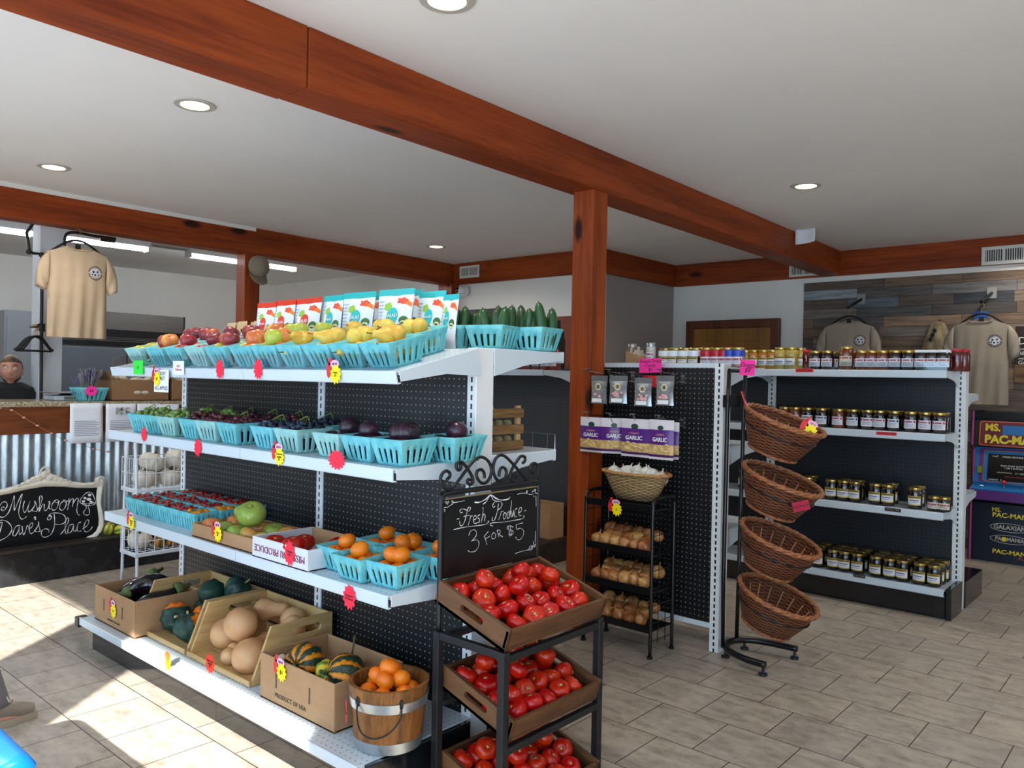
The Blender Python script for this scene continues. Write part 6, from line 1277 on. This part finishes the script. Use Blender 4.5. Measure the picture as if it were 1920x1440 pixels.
for a, b in ((54, 472), (78, 478)): q.ball(U(a, b, x=-6.43)-o_, .02, 10, 8)
q.build('elbow', PIPE, t, smooth=True)
t = thing('garment_rail', 'curved black garment rail under the beam above the tan shirt', 'rail', (-6.4, 2.2, 2.2)); o_ = Vector((-6.4, 2.2, 2.2)); T(spline([U(a, b, x=-6.4)-o_ for a, b in ((121, 460), (123, 442), (132, 436), (150, 437), (180, 443), (217, 448))], 5), .011, 8).build('rail', PIPE, t, smooth=True); a = U(200, 446, x=-6.4)-o_; B((-.015, .015, a.y-.05, a.y+.06, a.z-.03, a.z+.012)).build('clip_row', PIPE, t)
VELV = mat('black_velvet', '0d0d10', .7); 
def hanger(par, w=.40, hook=True, bar=False, face=None):
    q = MB(); P = spline([(-w/2, 0, -.10), (-w/2+.02, 0, -.085), (-w*.2, 0, -.02), (0, 0, .0), (w*.2, 0, -.02), (w/2-.02, 0, -.085), (w/2, 0, -.10)], 4)
    q.tube(P, .008, 8)
    if bar: q.tube([(-w/2+.01, 0, -.105), (w/2-.01, 0, -.105)], .007, 8)
    b = q.build('hanger_arms', VELV, par, smooth=True)
    T(spline([(0, 0, 0), (0, 0, .035), (.012, 0, .05), (.018, 0, .068), (.0, 0, .086), (-.018, 0, .07)], 4), .002, 6).build('hanger_hook', mat('brass', 'b08a3a', .3, 1), par, smooth=True)
for i in range(4):
    t = thing('coat_hanger', 'empty black velvet hanger on the column bracket, %s' % nth(i, 4), 'hanger', (-6.36+.025*(i-1.5), 2.045, 1.575), (0, 0, pi/2+.25*(i-1.5)), 'empty hangers'); hanger(t, .24, bar=True)
t = thing('hook_bracket', 'small metal hook bracket on the white column holding hangers', 'hook', (-6.455, 2.04, 1.645)); T([(0, .06, 0), (.0, 0, 0), (.16, 0, 0), (.17, 0, .015)], .006, 8).build('arm', PIPE, t); B((-.006, .0, .06, .10, -.03, .03)).build('plate', PIPE, t)
# shirts
TAN = mat('tan_cotton', 'bfa78a', .85, var=.06, vscale=14, bump=.12, bscale=300); TAN2 = mat('khaki_cotton', '9b8e7d', .85, var=.06, vscale=14, bump=.12, bscale=300); COLLAR = mat('shirt_tag', '1c1b1a', .8)
def tshirt(name, label, loc, rz, w, L_, m, group=None, hz=.09):
    """hanging T-shirt: neck at the origin, front towards -Y"""
    t = thing(name, label, 'T-shirt', loc, (0, 0, rz), group); hw = w/2
    def body(u, v, s):
        a = 2*u-1; z = -.055-(L_-.055)*v
        sh = hw*(.97-.10*min(1, v*4)+.05*v); x = a*sh
        if v < .25: z += (.055-.055*abs(a)**1.0*1.5*(1-v*4))*(1-v*4)
        nk = max(0, 1-abs(a)/.40)
        if v < .12: z -= (nk**.6)*(.05 if s < 0 else .012)*(1-v/.12)
        d = .045*sqrt(max(0, 1-a*a))*(.5+.8*min(1, v*2))+.012*sin(7*a+2)*v*v+.008*sin(15*a+v*3)*v
        return (x, s*d if s < 0 else d*.6, z)
    q = MB()
    for s in (-1, 1): q.add_grid(lambda u, v: body(u, v, s), 28, 26)
    q.build('body', m, t, smooth=True, merge=.0006)
    for s in (-1, 1):
        q = MB(); O0, O1, I0, I1 = (s*hw*.86, -.075), (s*hw*1.24, -.315), (s*hw*.86, -.275), (s*hw*.95, -.345)
        def sl(u, v):
            bl_ = .06*sin(pi*v)*(1-v*.3); o = (O0[0]+(O1[0]-O0[0])*v+s*bl_*.5, O0[1]+(O1[1]-O0[1])*v+bl_*.45); i = (I0[0]+(I1[0]-I0[0])*v, I0[1]+(I1[1]-I0[1])*v)
            c, d = cos(2*pi*u), sin(2*pi*u); return ((o[0]+i[0])/2+(o[0]-i[0])/2*c, d*(.022+.012*v)+.004*sin(9*v+4*u), (o[1]+i[1])/2+(o[1]-i[1])/2*c)
        q.add_grid(sl, 18, 10); q.build('sleeve', m, t, smooth=True, sol=.002)
    q = MB(); T_ = []
    for k in range(13):
        a = -.40+.8*k/12; p = body((a+1)/2, 0, -1); T_.append((p[0], p[1]-.003, p[2]))
    q.tube(T_, .006, 6); q.build('collar', m, t, smooth=True)
    B((-.018, .018, .005, .007, -.045, -.005)).build('neck_tag', COLLAR, t)
    cx, cz = hw*.48, -.20; q = MB(); e = MB(); fy = lambda x, z: body((x/(hw*.9)+1)/2, (-z-.055)/(L_-.055), -1)[1]-.003
    for k in range(22):
        an = 2*pi*k/22
        if k in (0, 11): continue
        x, z = cx+.046*cos(an), cz+.046*sin(an); y = fy(x, z); q.add([(x-.004, y, z-.004), (x+.004, y, z-.004), (x+.004, y, z+.004), (x-.004, y, z+.004)], [(0, 1, 2, 3)])
    q.build('ring_lettering', mat('navy_print', '232a40', .8), t)
    P = [(cx+.034*cos(k*.3)*(1+.12*sin(k*2.1)), cz+.032*sin(k*.3)*(1+.12*sin(k*1.7))) for k in range(21)]; e.add([(x, fy(x, z)-.0004, z) for x, z in P], [tuple(range(21))]); e.build('round_emblem', mat('pale_print', 'ccd2da', .8), t)
    e = MB()
    for dx, dz, r in ((-.015, .008, .009), (.014, .010, .008), (-.004, -.014, .008), (.02, -.012, .006), (-.022, -.01, .006)):
        P = [(cx+dx+r*cos(k), cz+dz+r*sin(k)) for k in range(7)]; e.add([(x, fy(x, z)-.0010, z) for x, z in P], [tuple(range(7))])
    e.build('emblem_marks', mat('navy_print', '232a40', .8), t)
    hanger(t, .36)
    for c in t.children:
        if c.name.startswith('hanger'): c.location = (0, .01, hz-.07)
    return t
p = U(147, 451, x=-5.95); tshirt('hanging_shirt', 'tan T-shirt with round chest emblem hanging from the cedar beam over the counter', (-5.95, p.y, p.z-.02), pi/2, .43, .66, TAN)
t = tshirt('hanging_shirt', 'khaki T-shirt on a black wall arm, left on the plank wall', (-2.385, 7.2, 1.93), .05, .44, .68, TAN2, 'shirts on the plank wall')
t = tshirt('hanging_shirt', 'khaki T-shirt on a black wall arm, right on the plank wall above the arcade cabinet', (-1.365, 7.2, 1.91), -.03, .44, .70, TAN2, 'shirts on the plank wall')
for i, x in enumerate((-2.37, -1.345)):
    t = thing('display_hook', 'black sloping display arm on the plank wall holding the %s shirt' % ('left', 'right')[i], 'hook', (x, 7.48, 2.12), group='display hooks'); T([(0, 0, 0), (-.02, -.29, -.10), (-.02, -.29, -.085)], .012, 8).build('arm', VELV, t); B((-.035, .035, -.008, .0, -.045, .045)).build('plate', mat('grey_plate', '8d8d8a', .5), t)
t = thing('draped_cloth', 'tan ruffled garment hung between the two shirts on the plank wall', 'garment', (-1.72, 7.38, 1.86)); q = MB(); q.lathe([(.015, .03), (.05, .015), (.085, -.06), (.10, -.16), (.115, -.32), (.10, -.33), (0, -.31)], 40, fn=lambda a, z: 1+.10*sin(7*a+z*9)); q.v = [(x, y*.6, z) for x, y, z in q.v]; q.build('folds', mat('tan_gauze', '9d8c6c', .9, var=.35, vscale=12, hex2='6e5f48'), t, smooth=True); q = MB()
for k in range(3): q.ball((-.035+.015*k, -.055-.006*k, -.12+.035*k), .016, 8, 6, (1, .5, 1.2))
q.build('dark_marks', INK, t, smooth=True); T([(0, .0, .02), (0, .09, .05)], .006, 6).build('hook', VELV, t)
tag(B((-.05, .05, -.004, 0, -.04, .04)).build('blue_tag', mat('blue_card', '1d56a8', .5), None, (-1.42, 7.47, 1.93)), 'small blue card on the plank wall behind the right shirt', 'card')
t = thing('wall_sign', 'dark wood-look sign with white lettering at the right edge of the plank wall', 'sign', (-.93, 7.478, 1.56)); B((-.24, .24, -.02, 0, -.17, .28)).build('board', wood('sign_wood', '1c1814', '3b2c20', 0, 8, .6), t); B((-.24, .24, -.022, -.02, -.17, -.03)).build('wood_print', wood('sign_stripes', '4a3020', '8a6a48', 0, 20, .6), t)
for z, s, tx, w in ((.16, .085, 'DAD O', .26), (.095, .022, 'WHERE THE', .12), (.06, .042, 'BEER IS ALWAYS', .34), (.02, .020, 'AND THE', .08), (-.012, .042, 'GAME IS ALWAYS', .34)): text_mesh(tx, s, WHT, t, (-.215+w/2, -.0235, z), FRONT, 'lettering', width=w)
# cap on the post, camera, vents, lights
t = thing('baseball_cap', 'khaki baseball cap hanging on the cedar post under the beam', 'cap', (-5.985, 3.585, 2.21), (0, 0, 0)); CAPM = mat('khaki_cap', '857665', .85, bump=.1, bscale=200)
q = MB(); q.lathe([(.0, .085), (.03, .082), (.062, .062), (.082, .025), (.088, -.02), (.086, -.03), (0, -.03)], 24); q.v = [(z*.9+.03, y, x*1.05+.02) for x, y, z in q.v]; q.build('crown', CAPM, t, smooth=True)
q = MB(); q.add_grid(lambda u, v: (.02+.055*v-.02*(2*u-1)**2, (2*u-1)*.078*(1-.25*v*v), -.06-.075*v+.02*(2*u-1)**2), 12, 6); q.build('brim', CAPM, t, smooth=True, sol=.004); MB().ball((.11, 0, .02), .006, 8, 6).build('button', CAPM, t)
T([(-.085, 0, .1), (.02, 0, .1)], .004, 6).build('nail', PIPE, t)
t = thing('security_camera', 'white dome security camera on the back wall beside the beam', 'camera', (-6.02, 6.085, 2.27)); MB().lathe([(.06, 0), (.062, .03), (.055, .045), (0, .046)], 24).build('mount', mat('camera_white', 'dcdcda', .4), t, rot=(pi/2, 0, 0), smooth=40); MB().ball((0, -.06, 0), .048, 18, 12).build('dome', mat('camera_white', 'dcdcda', .4), t, smooth=True); MB().lathe([(.026, 0), (.024, .01), (0, .012)], 18).build('lens', mat('lens_black', '0a0a0c', .1), t, (-.008, -.098, .003), (pi/2, 0, .3), smooth=40)
def vent(lb, x0, x1, z0, z1, y):
    t = thing('air_vent', lb, 'air vent', ((x0+x1)/2, y, (z0+z1)/2)); w, h = (x1-x0)/2, (z1-z0)/2
    B((-w, w, -.012, 0, -h, h)).build('frame', mat('vent_white', 'd6d3cc', .45), t, bev=.004); B((-w*.82, w*.82, -.0125, -.010, -h*.62, h*.62)).build('opening', mat('vent_dark', '3a3835', .7), t); q = MB(); N = 16
    for k in range(N): x = -w*.82+1.64*w*(k+.5)/N; q.box(x-.0035, x+.0025, -.016, -.011, -h*.62, h*.62)
    q.build('louvres', mat('vent_white', 'd6d3cc', .45), t); B((-.008, .008, -.0165, -.011, -h*.62, h*.62)).build('centre_bar', mat('vent_white', 'd6d3cc', .45), t)
vent('white air vent at the left end of the back fascia board', -6.09, -5.80, 2.405, 2.535, 6.074); vent('white air vent half hidden behind the long beam', -3.03, -2.75, 2.36, 2.47, 7.454); vent('large white air vent on the fascia above the plank wall', -1.42, -1.10, 2.345, 2.495, 7.454)
LAMP = glow('warm_lamp', 'ffe2b0', 14)
def ceiling_spot(x, y):
    l = bpy.data.lights.new('recessed_or_fill_lamp', 'SPOT'); l.energy = 45; l.spot_size = radians(150); l.spot_blend = .6; l.shadow_soft_size = .06; l.color = (1, .93, .84)
    o = bpy.data.objects.new('recessed_or_fill_lamp', l); COL.objects.link(o); o.location = (x, y, CEIL-.015)
for q in ((-3.8, 5.1), (.3, 4.9), (2.6, 4.9), (.4, 1.8), (2.6, 1.8), (-1.0, 7.0)): ceiling_spot(*q)  # extra unseen lamps without fixtures, added to fill the room with light
for i, (x, y, lb) in enumerate(((-3.53, 1.78, 'recessed ceiling light between the two beams, nearest the camera'), (-5.30, 1.79, 'recessed ceiling light above the counter end, far left'), (-5.49, 5.15, 'recessed ceiling light near the back fascia'), (-1.895, 4.89, 'recessed ceiling light right of the long beam'), (-1.89, 1.80, 'recessed ceiling light cut by the top edge of the view'))):
    t = thing('recessed_light', lb, 'ceiling light', (x, y, CEIL), group='recessed ceiling lights'); MB().lathe([(.062, -.001), (.064, -.007), (.09, -.006), (.094, -.001)], 32).build('trim_ring', mat('lamp_ring', 'b9b4ad', .4), t, smooth=40); MB().lathe([(.062, -.003), (.058, -.0005), (.0, -.0005)], 32).build('lamp_face', LAMP, t, smooth=40); ceiling_spot(x, y)
t = thing('paper_scrap', 'white paper flap taped to the ceiling beside the long beam', 'paper', (-2.42, 6.25, 2.50), (0, 0, .1)); MB().add_grid(lambda u, v: ((u-.5)*.15, .03*sin(3*u), .07-.12*v+.02*u), 6, 4).build('flap', PAP, t, sol=.002, smooth=True)
# arcade cabinet
AX, AY = -1.375, 7.05; ac = thing('arcade_cabinet', 'arcade cabinet with purple and blue artwork and yellow title marquee', 'arcade cabinet', (AX, AY, 0)); AW = .50
NAVY = mat('navy_panel', '0e1a2c', .4); PRP = mat('purple_art', '5b2a78', .4); BLU = mat('blue_art', '1f6fae', .4); MAG = mat('magenta_trim', 'a8327c', .4); YLT = mat('title_yellow', 'e2cf35', .4); ORT = mat('orange_border', 'd8663a', .4); BLK = mat('cabinet_black', '0a0a0c', .4)
P = [(.0, 0), (.42, 0), (.42, 1.16), (.02, 1.16), (-.01, .9), (.06, .86), (.06, .58), (-.05, .56), (-.05, .47), (.0, .45)]
for x in (0, AW): sd = MB().prism(P, .016, lambda a, b, t_: (x-.016*(x == 0)+t_, a, b)).build('side_panel', NAVY, ac); T([(x, a-.001, b) for a, b in ((.02, 1.16), (-.01, .9), (.06, .86), (.06, .58), (-.05, .56), (-.05, .47), (0, .45), (0, 0))], .008, 6).build('edge_trim', MAG, sd)
B((0, AW, .02, .40, .0, .45)).build('lower_cabinet', NAVY, ac); B((0, AW, .14, .42, .45, 1.15)).build('upper_cabinet', BLK, ac)
mq = MB().add([(.0, .0, .89), (AW, .0, .89), (AW, .03, 1.09), (.0, .03, 1.09)], [(0, 1, 2, 3)]).build('marquee', BLK, ac, sol=.01)
def roundrect(x0, x1, z0, z1, r=.02, n=5):
    return [(cx+r*cos(a0+pi/2*k/n), cz+r*sin(a0+pi/2*k/n)) for cx, cz, a0 in ((x1-r, z1-r, 0), (x0+r, z1-r, pi/2), (x0+r, z0+r, pi), (x1-r, z0+r, 1.5*pi)) for k in range(n+1)]
ml = lambda o: (lambda a, b, q: (a, .0+(b-.89)*.15-.007-o-q, b))
MB().prism(roundrect(.045, .49, .895, 1.085), .0015, ml(0)).build('marquee_border', ORT, mq); MB().prism(roundrect(.052, .485, .902, 1.078), .0015, ml(.0012)).build('marquee_field', mat('maroon_field', '6a1c2c', .4), mq); MB().prism([(.20, .985), (.485, .985), (.485, 1.055), (.20, 1.055)], .0015, ml(.0024)).build('marquee_sky', BLU, mq)
text_mesh('MS.', .075, YLT, mq, (.135, .005, 1.035), (pi/2-.148, 0, 0), 'title_top', bold=.003, width=.10); text_mesh('PAC-MAN', .085, YLT, mq, (.265, -.006, .945), (pi/2-.148, 0, 0), 'title', bold=.004, width=.36)
bz = MB().add([(.0, .045, .60), (AW, .045, .60), (AW, .105, .875), (.0, .105, .875)], [(0, 1, 2, 3)]).build('bezel', BLU, ac, sol=.01)
bl = lambda o: (lambda a, b, q: (a, .045+(b-.60)*.218-.007-o-q, b)); MB().prism(roundrect(.035, .465, .61, .87, .02), .0015, bl(0)).build('bezel_purple', PRP, bz); MB().prism(roundrect(.065, .435, .615, .855, .015), .0015, bl(.001)).build('bezel_gold', mat('gold_line', '9a7a2a', .4), bz); MB().prism(roundrect(.070, .43, .62, .85, .015), .0015, bl(.002)).build('bezel_blue', BLU, bz); scn = MB().prism(roundrect(.095, .42, .625, .83, .008), .0015, bl(.003)).build('screen', mat('screen_dark', '1c1815', .2), bz); B((.035, .062, .02, .06, .68, .73)).build('bezel_badge', mat('olive_badge', '8a8a2c', .4), bz)
for z, s, tx, w, x, m_ in ((.81, .018, '1UP    HIGH SCORE    2UP', .27, .26, WHT), (.742, .016, 'PUSH START BUTTON', .17, .27, WHT), (.725, .016, '1 OR 2 PLAYERS', .12, .27, WHT), (.69, .014, 'ADDITIONAL    AT 10000 PTS', .22, .27, mat('screen_cream', 'cfc9a0', .5)), (.66, .014, 'MIDWAY MFG CO', .13, .28, mat('screen_red', 'b03a2c', .5)), (.633, .014, 'CREDIT  0', .09, .15, WHT)): text_mesh(tx, s, m_, scn, (x, .045+(z-.6)*.218-.0125, z), (pi/2-.21, 0, 0), 'screen_text', width=w)
cp = MB().add([(0, -.05, .555), (AW, -.05, .555), (AW, .07, .60), (0, .07, .60)], [(0, 1, 2, 3)]).build('control_panel', BLU, ac, sol=.012); B((0, AW, -.055, -.045, .48, .552)).build('panel_front', PRP, ac)
for x, m_ in ((.07, WHT), (.36, YLT), (.42, WHT)): MB().lathe([(.014, 0), (.013, .008), (0, .01)], 14).build('button', m_, cp, (x, -.005, .578), (-.35, 0, 0), smooth=40)
T([(.22, .0, .575), (.22, -.008, .612)], .005, 8).build('stick', GALV, cp); MB().ball((.22, -.01, .622), .017, 14, 10).build('stick_ball', mat('red_ball', 'c01828', .25), cp, smooth=True)
lc = [c for c in ac.children if c.name.startswith('lower_cabinet')][0]
WHO = mat('outline_white', 'b9b5ac', .5)
for z, s, tx, w, m_ in ((.405, .045, 'MS.', .06, YLT), (.365, .05, 'PAC-MAN', .23, YLT), (.275, .045, 'GALAXIAN', .21, WHO), (.185, .04, 'PAC MANIA', .19, WHO), (.085, .045, 'PAC-MAN', .22, YLT), (.05, .028, 'PLUS', .08, mat('plus_red', 'a83a4a', .5))): text_mesh(tx, s, m_, lc, ((.17 if tx == 'MS.' else .36 if tx == 'PLUS' else .26), .0185, z), FRONT, 'printed_title', width=w, bold=.001)
for z in (.275, .185): 
    q = MB(); q.tube([(.26+.13*cos(k*pi/12), .0195, z+.032*sin(k*pi/12)) for k in range(24)], .002, 4, closed=True); q.build('oval_outline', WHO, lc)
MB().prism(star(.018, .018, 10), .001, lambda a, b, q: (.225+a, .0178-q, .185+b)).build('yellow_disc', YLT, lc)
# ------------------------------------------------------------------ blue tub near the camera
p = U(0, 1362, z=.42); t = thing('blue_tub', 'glossy blue plastic tub at the bottom left, closest to the camera', 'tub', (-2.46, .49, 0)); BLUE = mat('blue_plastic', '0a7fe8', .22, spec=.6)
q = MB(); rr = lambda w, d, r: roundrect(-w, w, -d, d, r, 6)
def loft(levels, m, nm, par):
    q = MB(); n = len(levels[0][0]); q.add([(a, b, z) for P, z in levels for a, b in P], [(i*n+j, i*n+(j+1) % n, (i+1)*n+(j+1) % n, (i+1)*n+j) for i in range(len(levels)-1) for j in range(n)]+[tuple(range(n))[::-1]]); return q.build(nm, m, par, smooth=50)
loft([(rr(.32, .14, .05), 0), (rr(.37, .18, .06), .36), (rr(.395, .205, .07), .365), (rr(.40, .21, .075), .385), (rr(.385, .195, .07), .405), (rr(.36, .17, .06), .412), (rr(.20, .08, .05), .416), (rr(.02, .01, .005), .416)], BLUE, 'tub', t)
# ------------------------------------------------------------------ people
SKIN = mat('skin', 'd29a82', .5, var=.12, vscale=9, sub=.1); HAIRM = mat('dark_blond_hair', '6e5233', .55, var=.4, vscale=30, stretch=(1, 1, .2)); 
def remesh(o, vox, it=4):
    d = o.modifiers.new('r', 'REMESH'); d.mode = 'VOXEL'; d.voxel_size = vox; d.use_smooth_shade = True
    e = o.modifiers.new('s', 'SMOOTH'); e.factor = .5; e.iterations = it; return o
def gauss(x, z, cx, cz, sx, sz): return math.exp(-((x-cx)/sx)**2-((z-cz)/sz)**2)
def head_grid(q, c, s=1.0):
    """face towards -Y; c = centre of the skull"""
    def f(u, v):
        th, ph = 2*pi*u, pi*v; x, y, z = .074*sin(ph)*cos(th), .093*sin(ph)*sin(th), -.112*cos(ph)
        if z < 0: k = 1-.33*(z/-.112)**2; x *= k; y = y*k if y > 0 else y*(1-.10*(z/-.112)**2)
        if y < 0:
            fr = min(1, -y/.05)
            y -= fr*(.026*gauss(x, z, 0, -.026, .013, .017)+.012*gauss(x, z, 0, -.004, .010, .025)+.006*gauss(x, z, 0, .035, .05, .012)-.011*gauss(x, z, .031, .010, .016, .011)-.011*gauss(x, z, -.031, .010, .016, .011)+.008*gauss(x, z, 0, -.060, .022, .007)+.008*gauss(x, z, 0, -.071, .018, .006)-.004*gauss(x, z, 0, -.0655, .022, .003)+.010*gauss(x, z, 0, -.098, .022, .014)+.005*gauss(x, z, .042, -.03, .02, .025)+.005*gauss(x, z, -.042, -.03, .02, .025))
        return (c[0]+x*s, c[1]+y*s, c[2]+z*s)
    q.add_grid(f, 64, 48)
    for e in (-1, 1): q.ball((c[0]+e*.074*s, c[1]+.012*s, c[2]-.012*s), .024*s, 10, 8, (.35, .7, 1.1))
def hand(q, p, d, s=1.0, flip=1):
    """palm with four unequal fingers and a thumb; p = wrist, d = pointing direction"""
    d = Vector(d).normalized(); a = d.orthogonal().normalized(); b = d.cross(a); p = Vector(p)
    q.tube([p, p+d*.04*s, p+d*.075*s], [.022*s, .030*s, .028*s], 10)
    for k, L_ in enumerate((.062, .072, .067, .052)):
        o = p+d*.07*s+a*(k-1.5)*.015*s; q.tube([o, o+d*L_*.5*s+b*.006*s, o+d*L_*.9*s+b*.02*s], [.009*s, .0085*s, .007*s], 8)
    o = p+d*.025*s-a*.022*s*flip; q.tube([o, o+d*.025*s-a*.025*s*flip, o+d*.055*s-a*.03*s*flip+b*.01*s], [.012*s, .010*s, .008*s], 8)
def figure(name, label, loc, rz, ht, pants, shirt_m, hair_m, shoe_m, armz, pony, step=(0, 0), wy=-.10):
    k = ht/1.65; t = thing(name, label, 'person', loc, (0, 0, rz)); V = lambda *a: tuple(x*k for x in a); hs = max(k, .96)
    hc = (0, -.015*k, ht-.115*hs)
    q = MB(); head_grid(q, hc, hs); q.tube([(0, .012*k, ht-.36*k), (0, .008*k, ht-.27*k), (0, 0, ht-.19*k)], [.062*k, .048*k, .05*k], 14)
    def torso(q, g): 
        q.lathe([(0, .80), (.15+g, .82), (.165+g, .92), (.14+g, 1.05), (.15+g, 1.18), (.175+g, 1.30), (.15+g, 1.375), (.07+g, 1.42), (0, 1.425)], 24); q.v[-24*9:] = [(x*k*1.05, y*k*.68, z*k) for x, y, z in q.v[-24*9:]]
    torso(q, 0); sh = [(s*.165, 0, 1.345) for s in (-1, 1)]; el = [(s*.215, .02, 1.09) for s in (-1, 1)]; wr = [(s*.20, wy, armz) for s in (-1, 1)]
    for s in range(2):
        q.tube([V(*sh[s]), V(*el[s])], [.048*k, .038*k], 12); q.tube([V(*el[s]), V(*wr[s])], [.038*k, .026*k], 12); q.ball(V(*el[s]), .039*k); hand(q, V(*wr[s]), (0, -.6, -.5), k, 1 if s else -1)
        x = (-1, 1)[s]*.085; f_ = -step[s]; q.tube([V(x, 0, .86), V(x*1.05, -.005+f_*.5, .47), V(x*1.05, .01+f_, .09)], [.085*k, .056*k, .038*k], 14); q.tube([V(x*1.05, .03+f_, .05), V(x*1.1, -.12+f_, .035)], [.04*k, .03*k], 10)
    remesh(q.build('body', SKIN, t), .0055*k+.0005, 2)
    q = MB(); torso(q, .012)
    for s in range(2): q.tube([V(*sh[s]), V(sh[s][0]*.6+el[s][0]*.4, .008, sh[s][2]*.6+el[s][2]*.4)], [.062*k, .060*k], 14)
    remesh(q.build('shirt', shirt_m, t), .010, 3)
    q = MB(); q.lathe([(0, .78), (.165, .8), (.178, .90), (.165, .96), (0, .965)], 20); q.v = [(x*k*1.05, y*k*.72, z*k) for x, y, z in q.v]
    for s in (-1, 1): x = s*.085; f_ = -step[(s+1)//2]; q.tube([V(x, 0, .88), V(x*1.05, -.005+f_*.5, .47), V(x*1.05, .01+f_, .10)], [.10*k, .072*k, .06*k], 14)
    remesh(q.build('trousers', pants, t), .012, 3)
    for s in (-1, 1):
        x = s*.09*k; f_ = -step[(s+1)//2]*k; q = MB(); q.M = Matrix.Translation((0, f_, 0)); q.tube([(x, .055*k, .055), (x, -.02*k, .06), (x, -.09*k, .042), (x, -.155*k, .034)], [.042*k, .046*k, .042*k, .03*k], 14); q.tube([(x, .03*k, .05), (x, .02*k, .12*k)], [.046*k, .048*k], 14); o = remesh(q.build('shoe', shoe_m, t), .005, 3)
        q = MB(); q.M = Matrix.Translation((0, f_, 0)); P = [(x+.047*k*cos(a)*(1-.1*(sin(a) < 0)), -.05*k+.125*k*sin(a)) for a in [2*pi*j/24 for j in range(24)]]; q.prism(P, .026, lambda a, b, z: (a, b, z+.001)); q.build('sole', mat('shoe_sole', 'a89a8a', .8), o)
        q = MB(); q.M = Matrix.Translation((0, f_, 0))
        for j in range(5): yy = -.035*k-.018*k*j; zz = (.092-.0085*j); q.tube([(x-.024*k, yy, zz-.006), (x, yy-.006, zz+.004*k), (x+.024*k, yy, zz-.006)], .003, 5)
        q.tube([(x, -.03*k, .10), (x+.03, -.02*k, .112), (x+.045, -.04*k, .09)], .0025, 5); q.tube([(x, -.03*k, .10), (x-.03, -.015*k, .115), (x-.05, -.02*k, .10)], .0025, 5); q.build('laces', mat('lace_cream', 'c9bda8', .8), o)
    q = MB()
    def hf(u, v):
        th, ph = 2*pi*u, pi*v; x, y, z = .080*sin(ph)*cos(th), .099*sin(ph)*sin(th)+.006, -.118*cos(ph); lim = .052 if y < -.02 else .052-.16*min(1, (y+.02)/.07)
        sh_ = .86 if z < lim else 1.0; return (hc[0]+x*hs*sh_, hc[1]+y*hs*sh_, hc[2]+z*hs)
    q.add_grid(hf, 48, 36)
    if pony: q.ball((0, hc[1]+.105*hs, hc[2]+.0*hs), .04*hs, 12, 8); q.tube([(0, hc[1]+.10*hs, hc[2]+.0), (0, hc[1]+.13*hs, hc[2]-.06), (0, hc[1]+.115*hs, hc[2]-.15)], [.03, .028, .012], 10)
    q.build('hair', hair_m, t, smooth=True)
    for s in (-1, 1):
        e = MB().ball((hc[0]+s*.031*hs, hc[1]-.0765*hs, hc[2]+.010*hs), .0125*hs, 14, 10).build('eye', mat('eye_white', 'd8d4d0', .2), t, smooth=True); MB().ball((hc[0]+s*.031*hs, hc[1]-.0835*hs, hc[2]+.010*hs), .0062*hs, 10, 8).build('iris', mat('iris_brown', '2c2320', .15), e, smooth=True)
        T(spline([(hc[0]+s*.016*hs, hc[1]-.086*hs, hc[2]+.030*hs), (hc[0]+s*.032*hs, hc[1]-.084*hs, hc[2]+.036*hs), (hc[0]+s*.05*hs, hc[1]-.072*hs, hc[2]+.030*hs)], 4), .0028*hs, 6).build('eyebrow', hair_m, t)
        if pony: MB().ball((hc[0]+s*.074*hs, hc[1]+.01*hs, hc[2]-.046*hs), .007*hs, 10, 8).build('earring', mat('pearl', 'd9d6cf', .2), t, smooth=True)
    q = MB(); 
    for dz, w in ((-.061, .021), (-.070, .018)): q.tube(spline([(hc[0]-w*hs, hc[1]-.088*hs, hc[2]+(dz-.001)*hs), (hc[0], hc[1]-.1005*hs, hc[2]+dz*hs), (hc[0]+w*hs, hc[1]-.088*hs, hc[2]+(dz-.001)*hs)], 5), .0042*hs, 8)
    q.build('lips', mat('lip', 'a8605a', .4), t, smooth=True)
    return t
figure('person', 'person in a black T-shirt with tied-back fair hair standing behind the counter', (-6.6, 1.965, 0), radians(70), 1.44, mat('dark_jeans', '2a3040', .8), mat('black_tee', '15161a', .85), HAIRM, mat('black_shoe', '1a1a1c', .6), .95, True)
figure('person', 'child in taupe lace-up sneakers at the left edge, facing the shelves', (-3.44, .80, 0), radians(180), 1.19, mat('grey_joggers', '6b6b70', .85), mat('rust_tee', '8a5a44', .85), mat('light_brown_hair', '8a6848', .6), mat('taupe_shoe', '8f8377', .8, var=.1, vscale=40), .82, False, (.26, .0), .02)
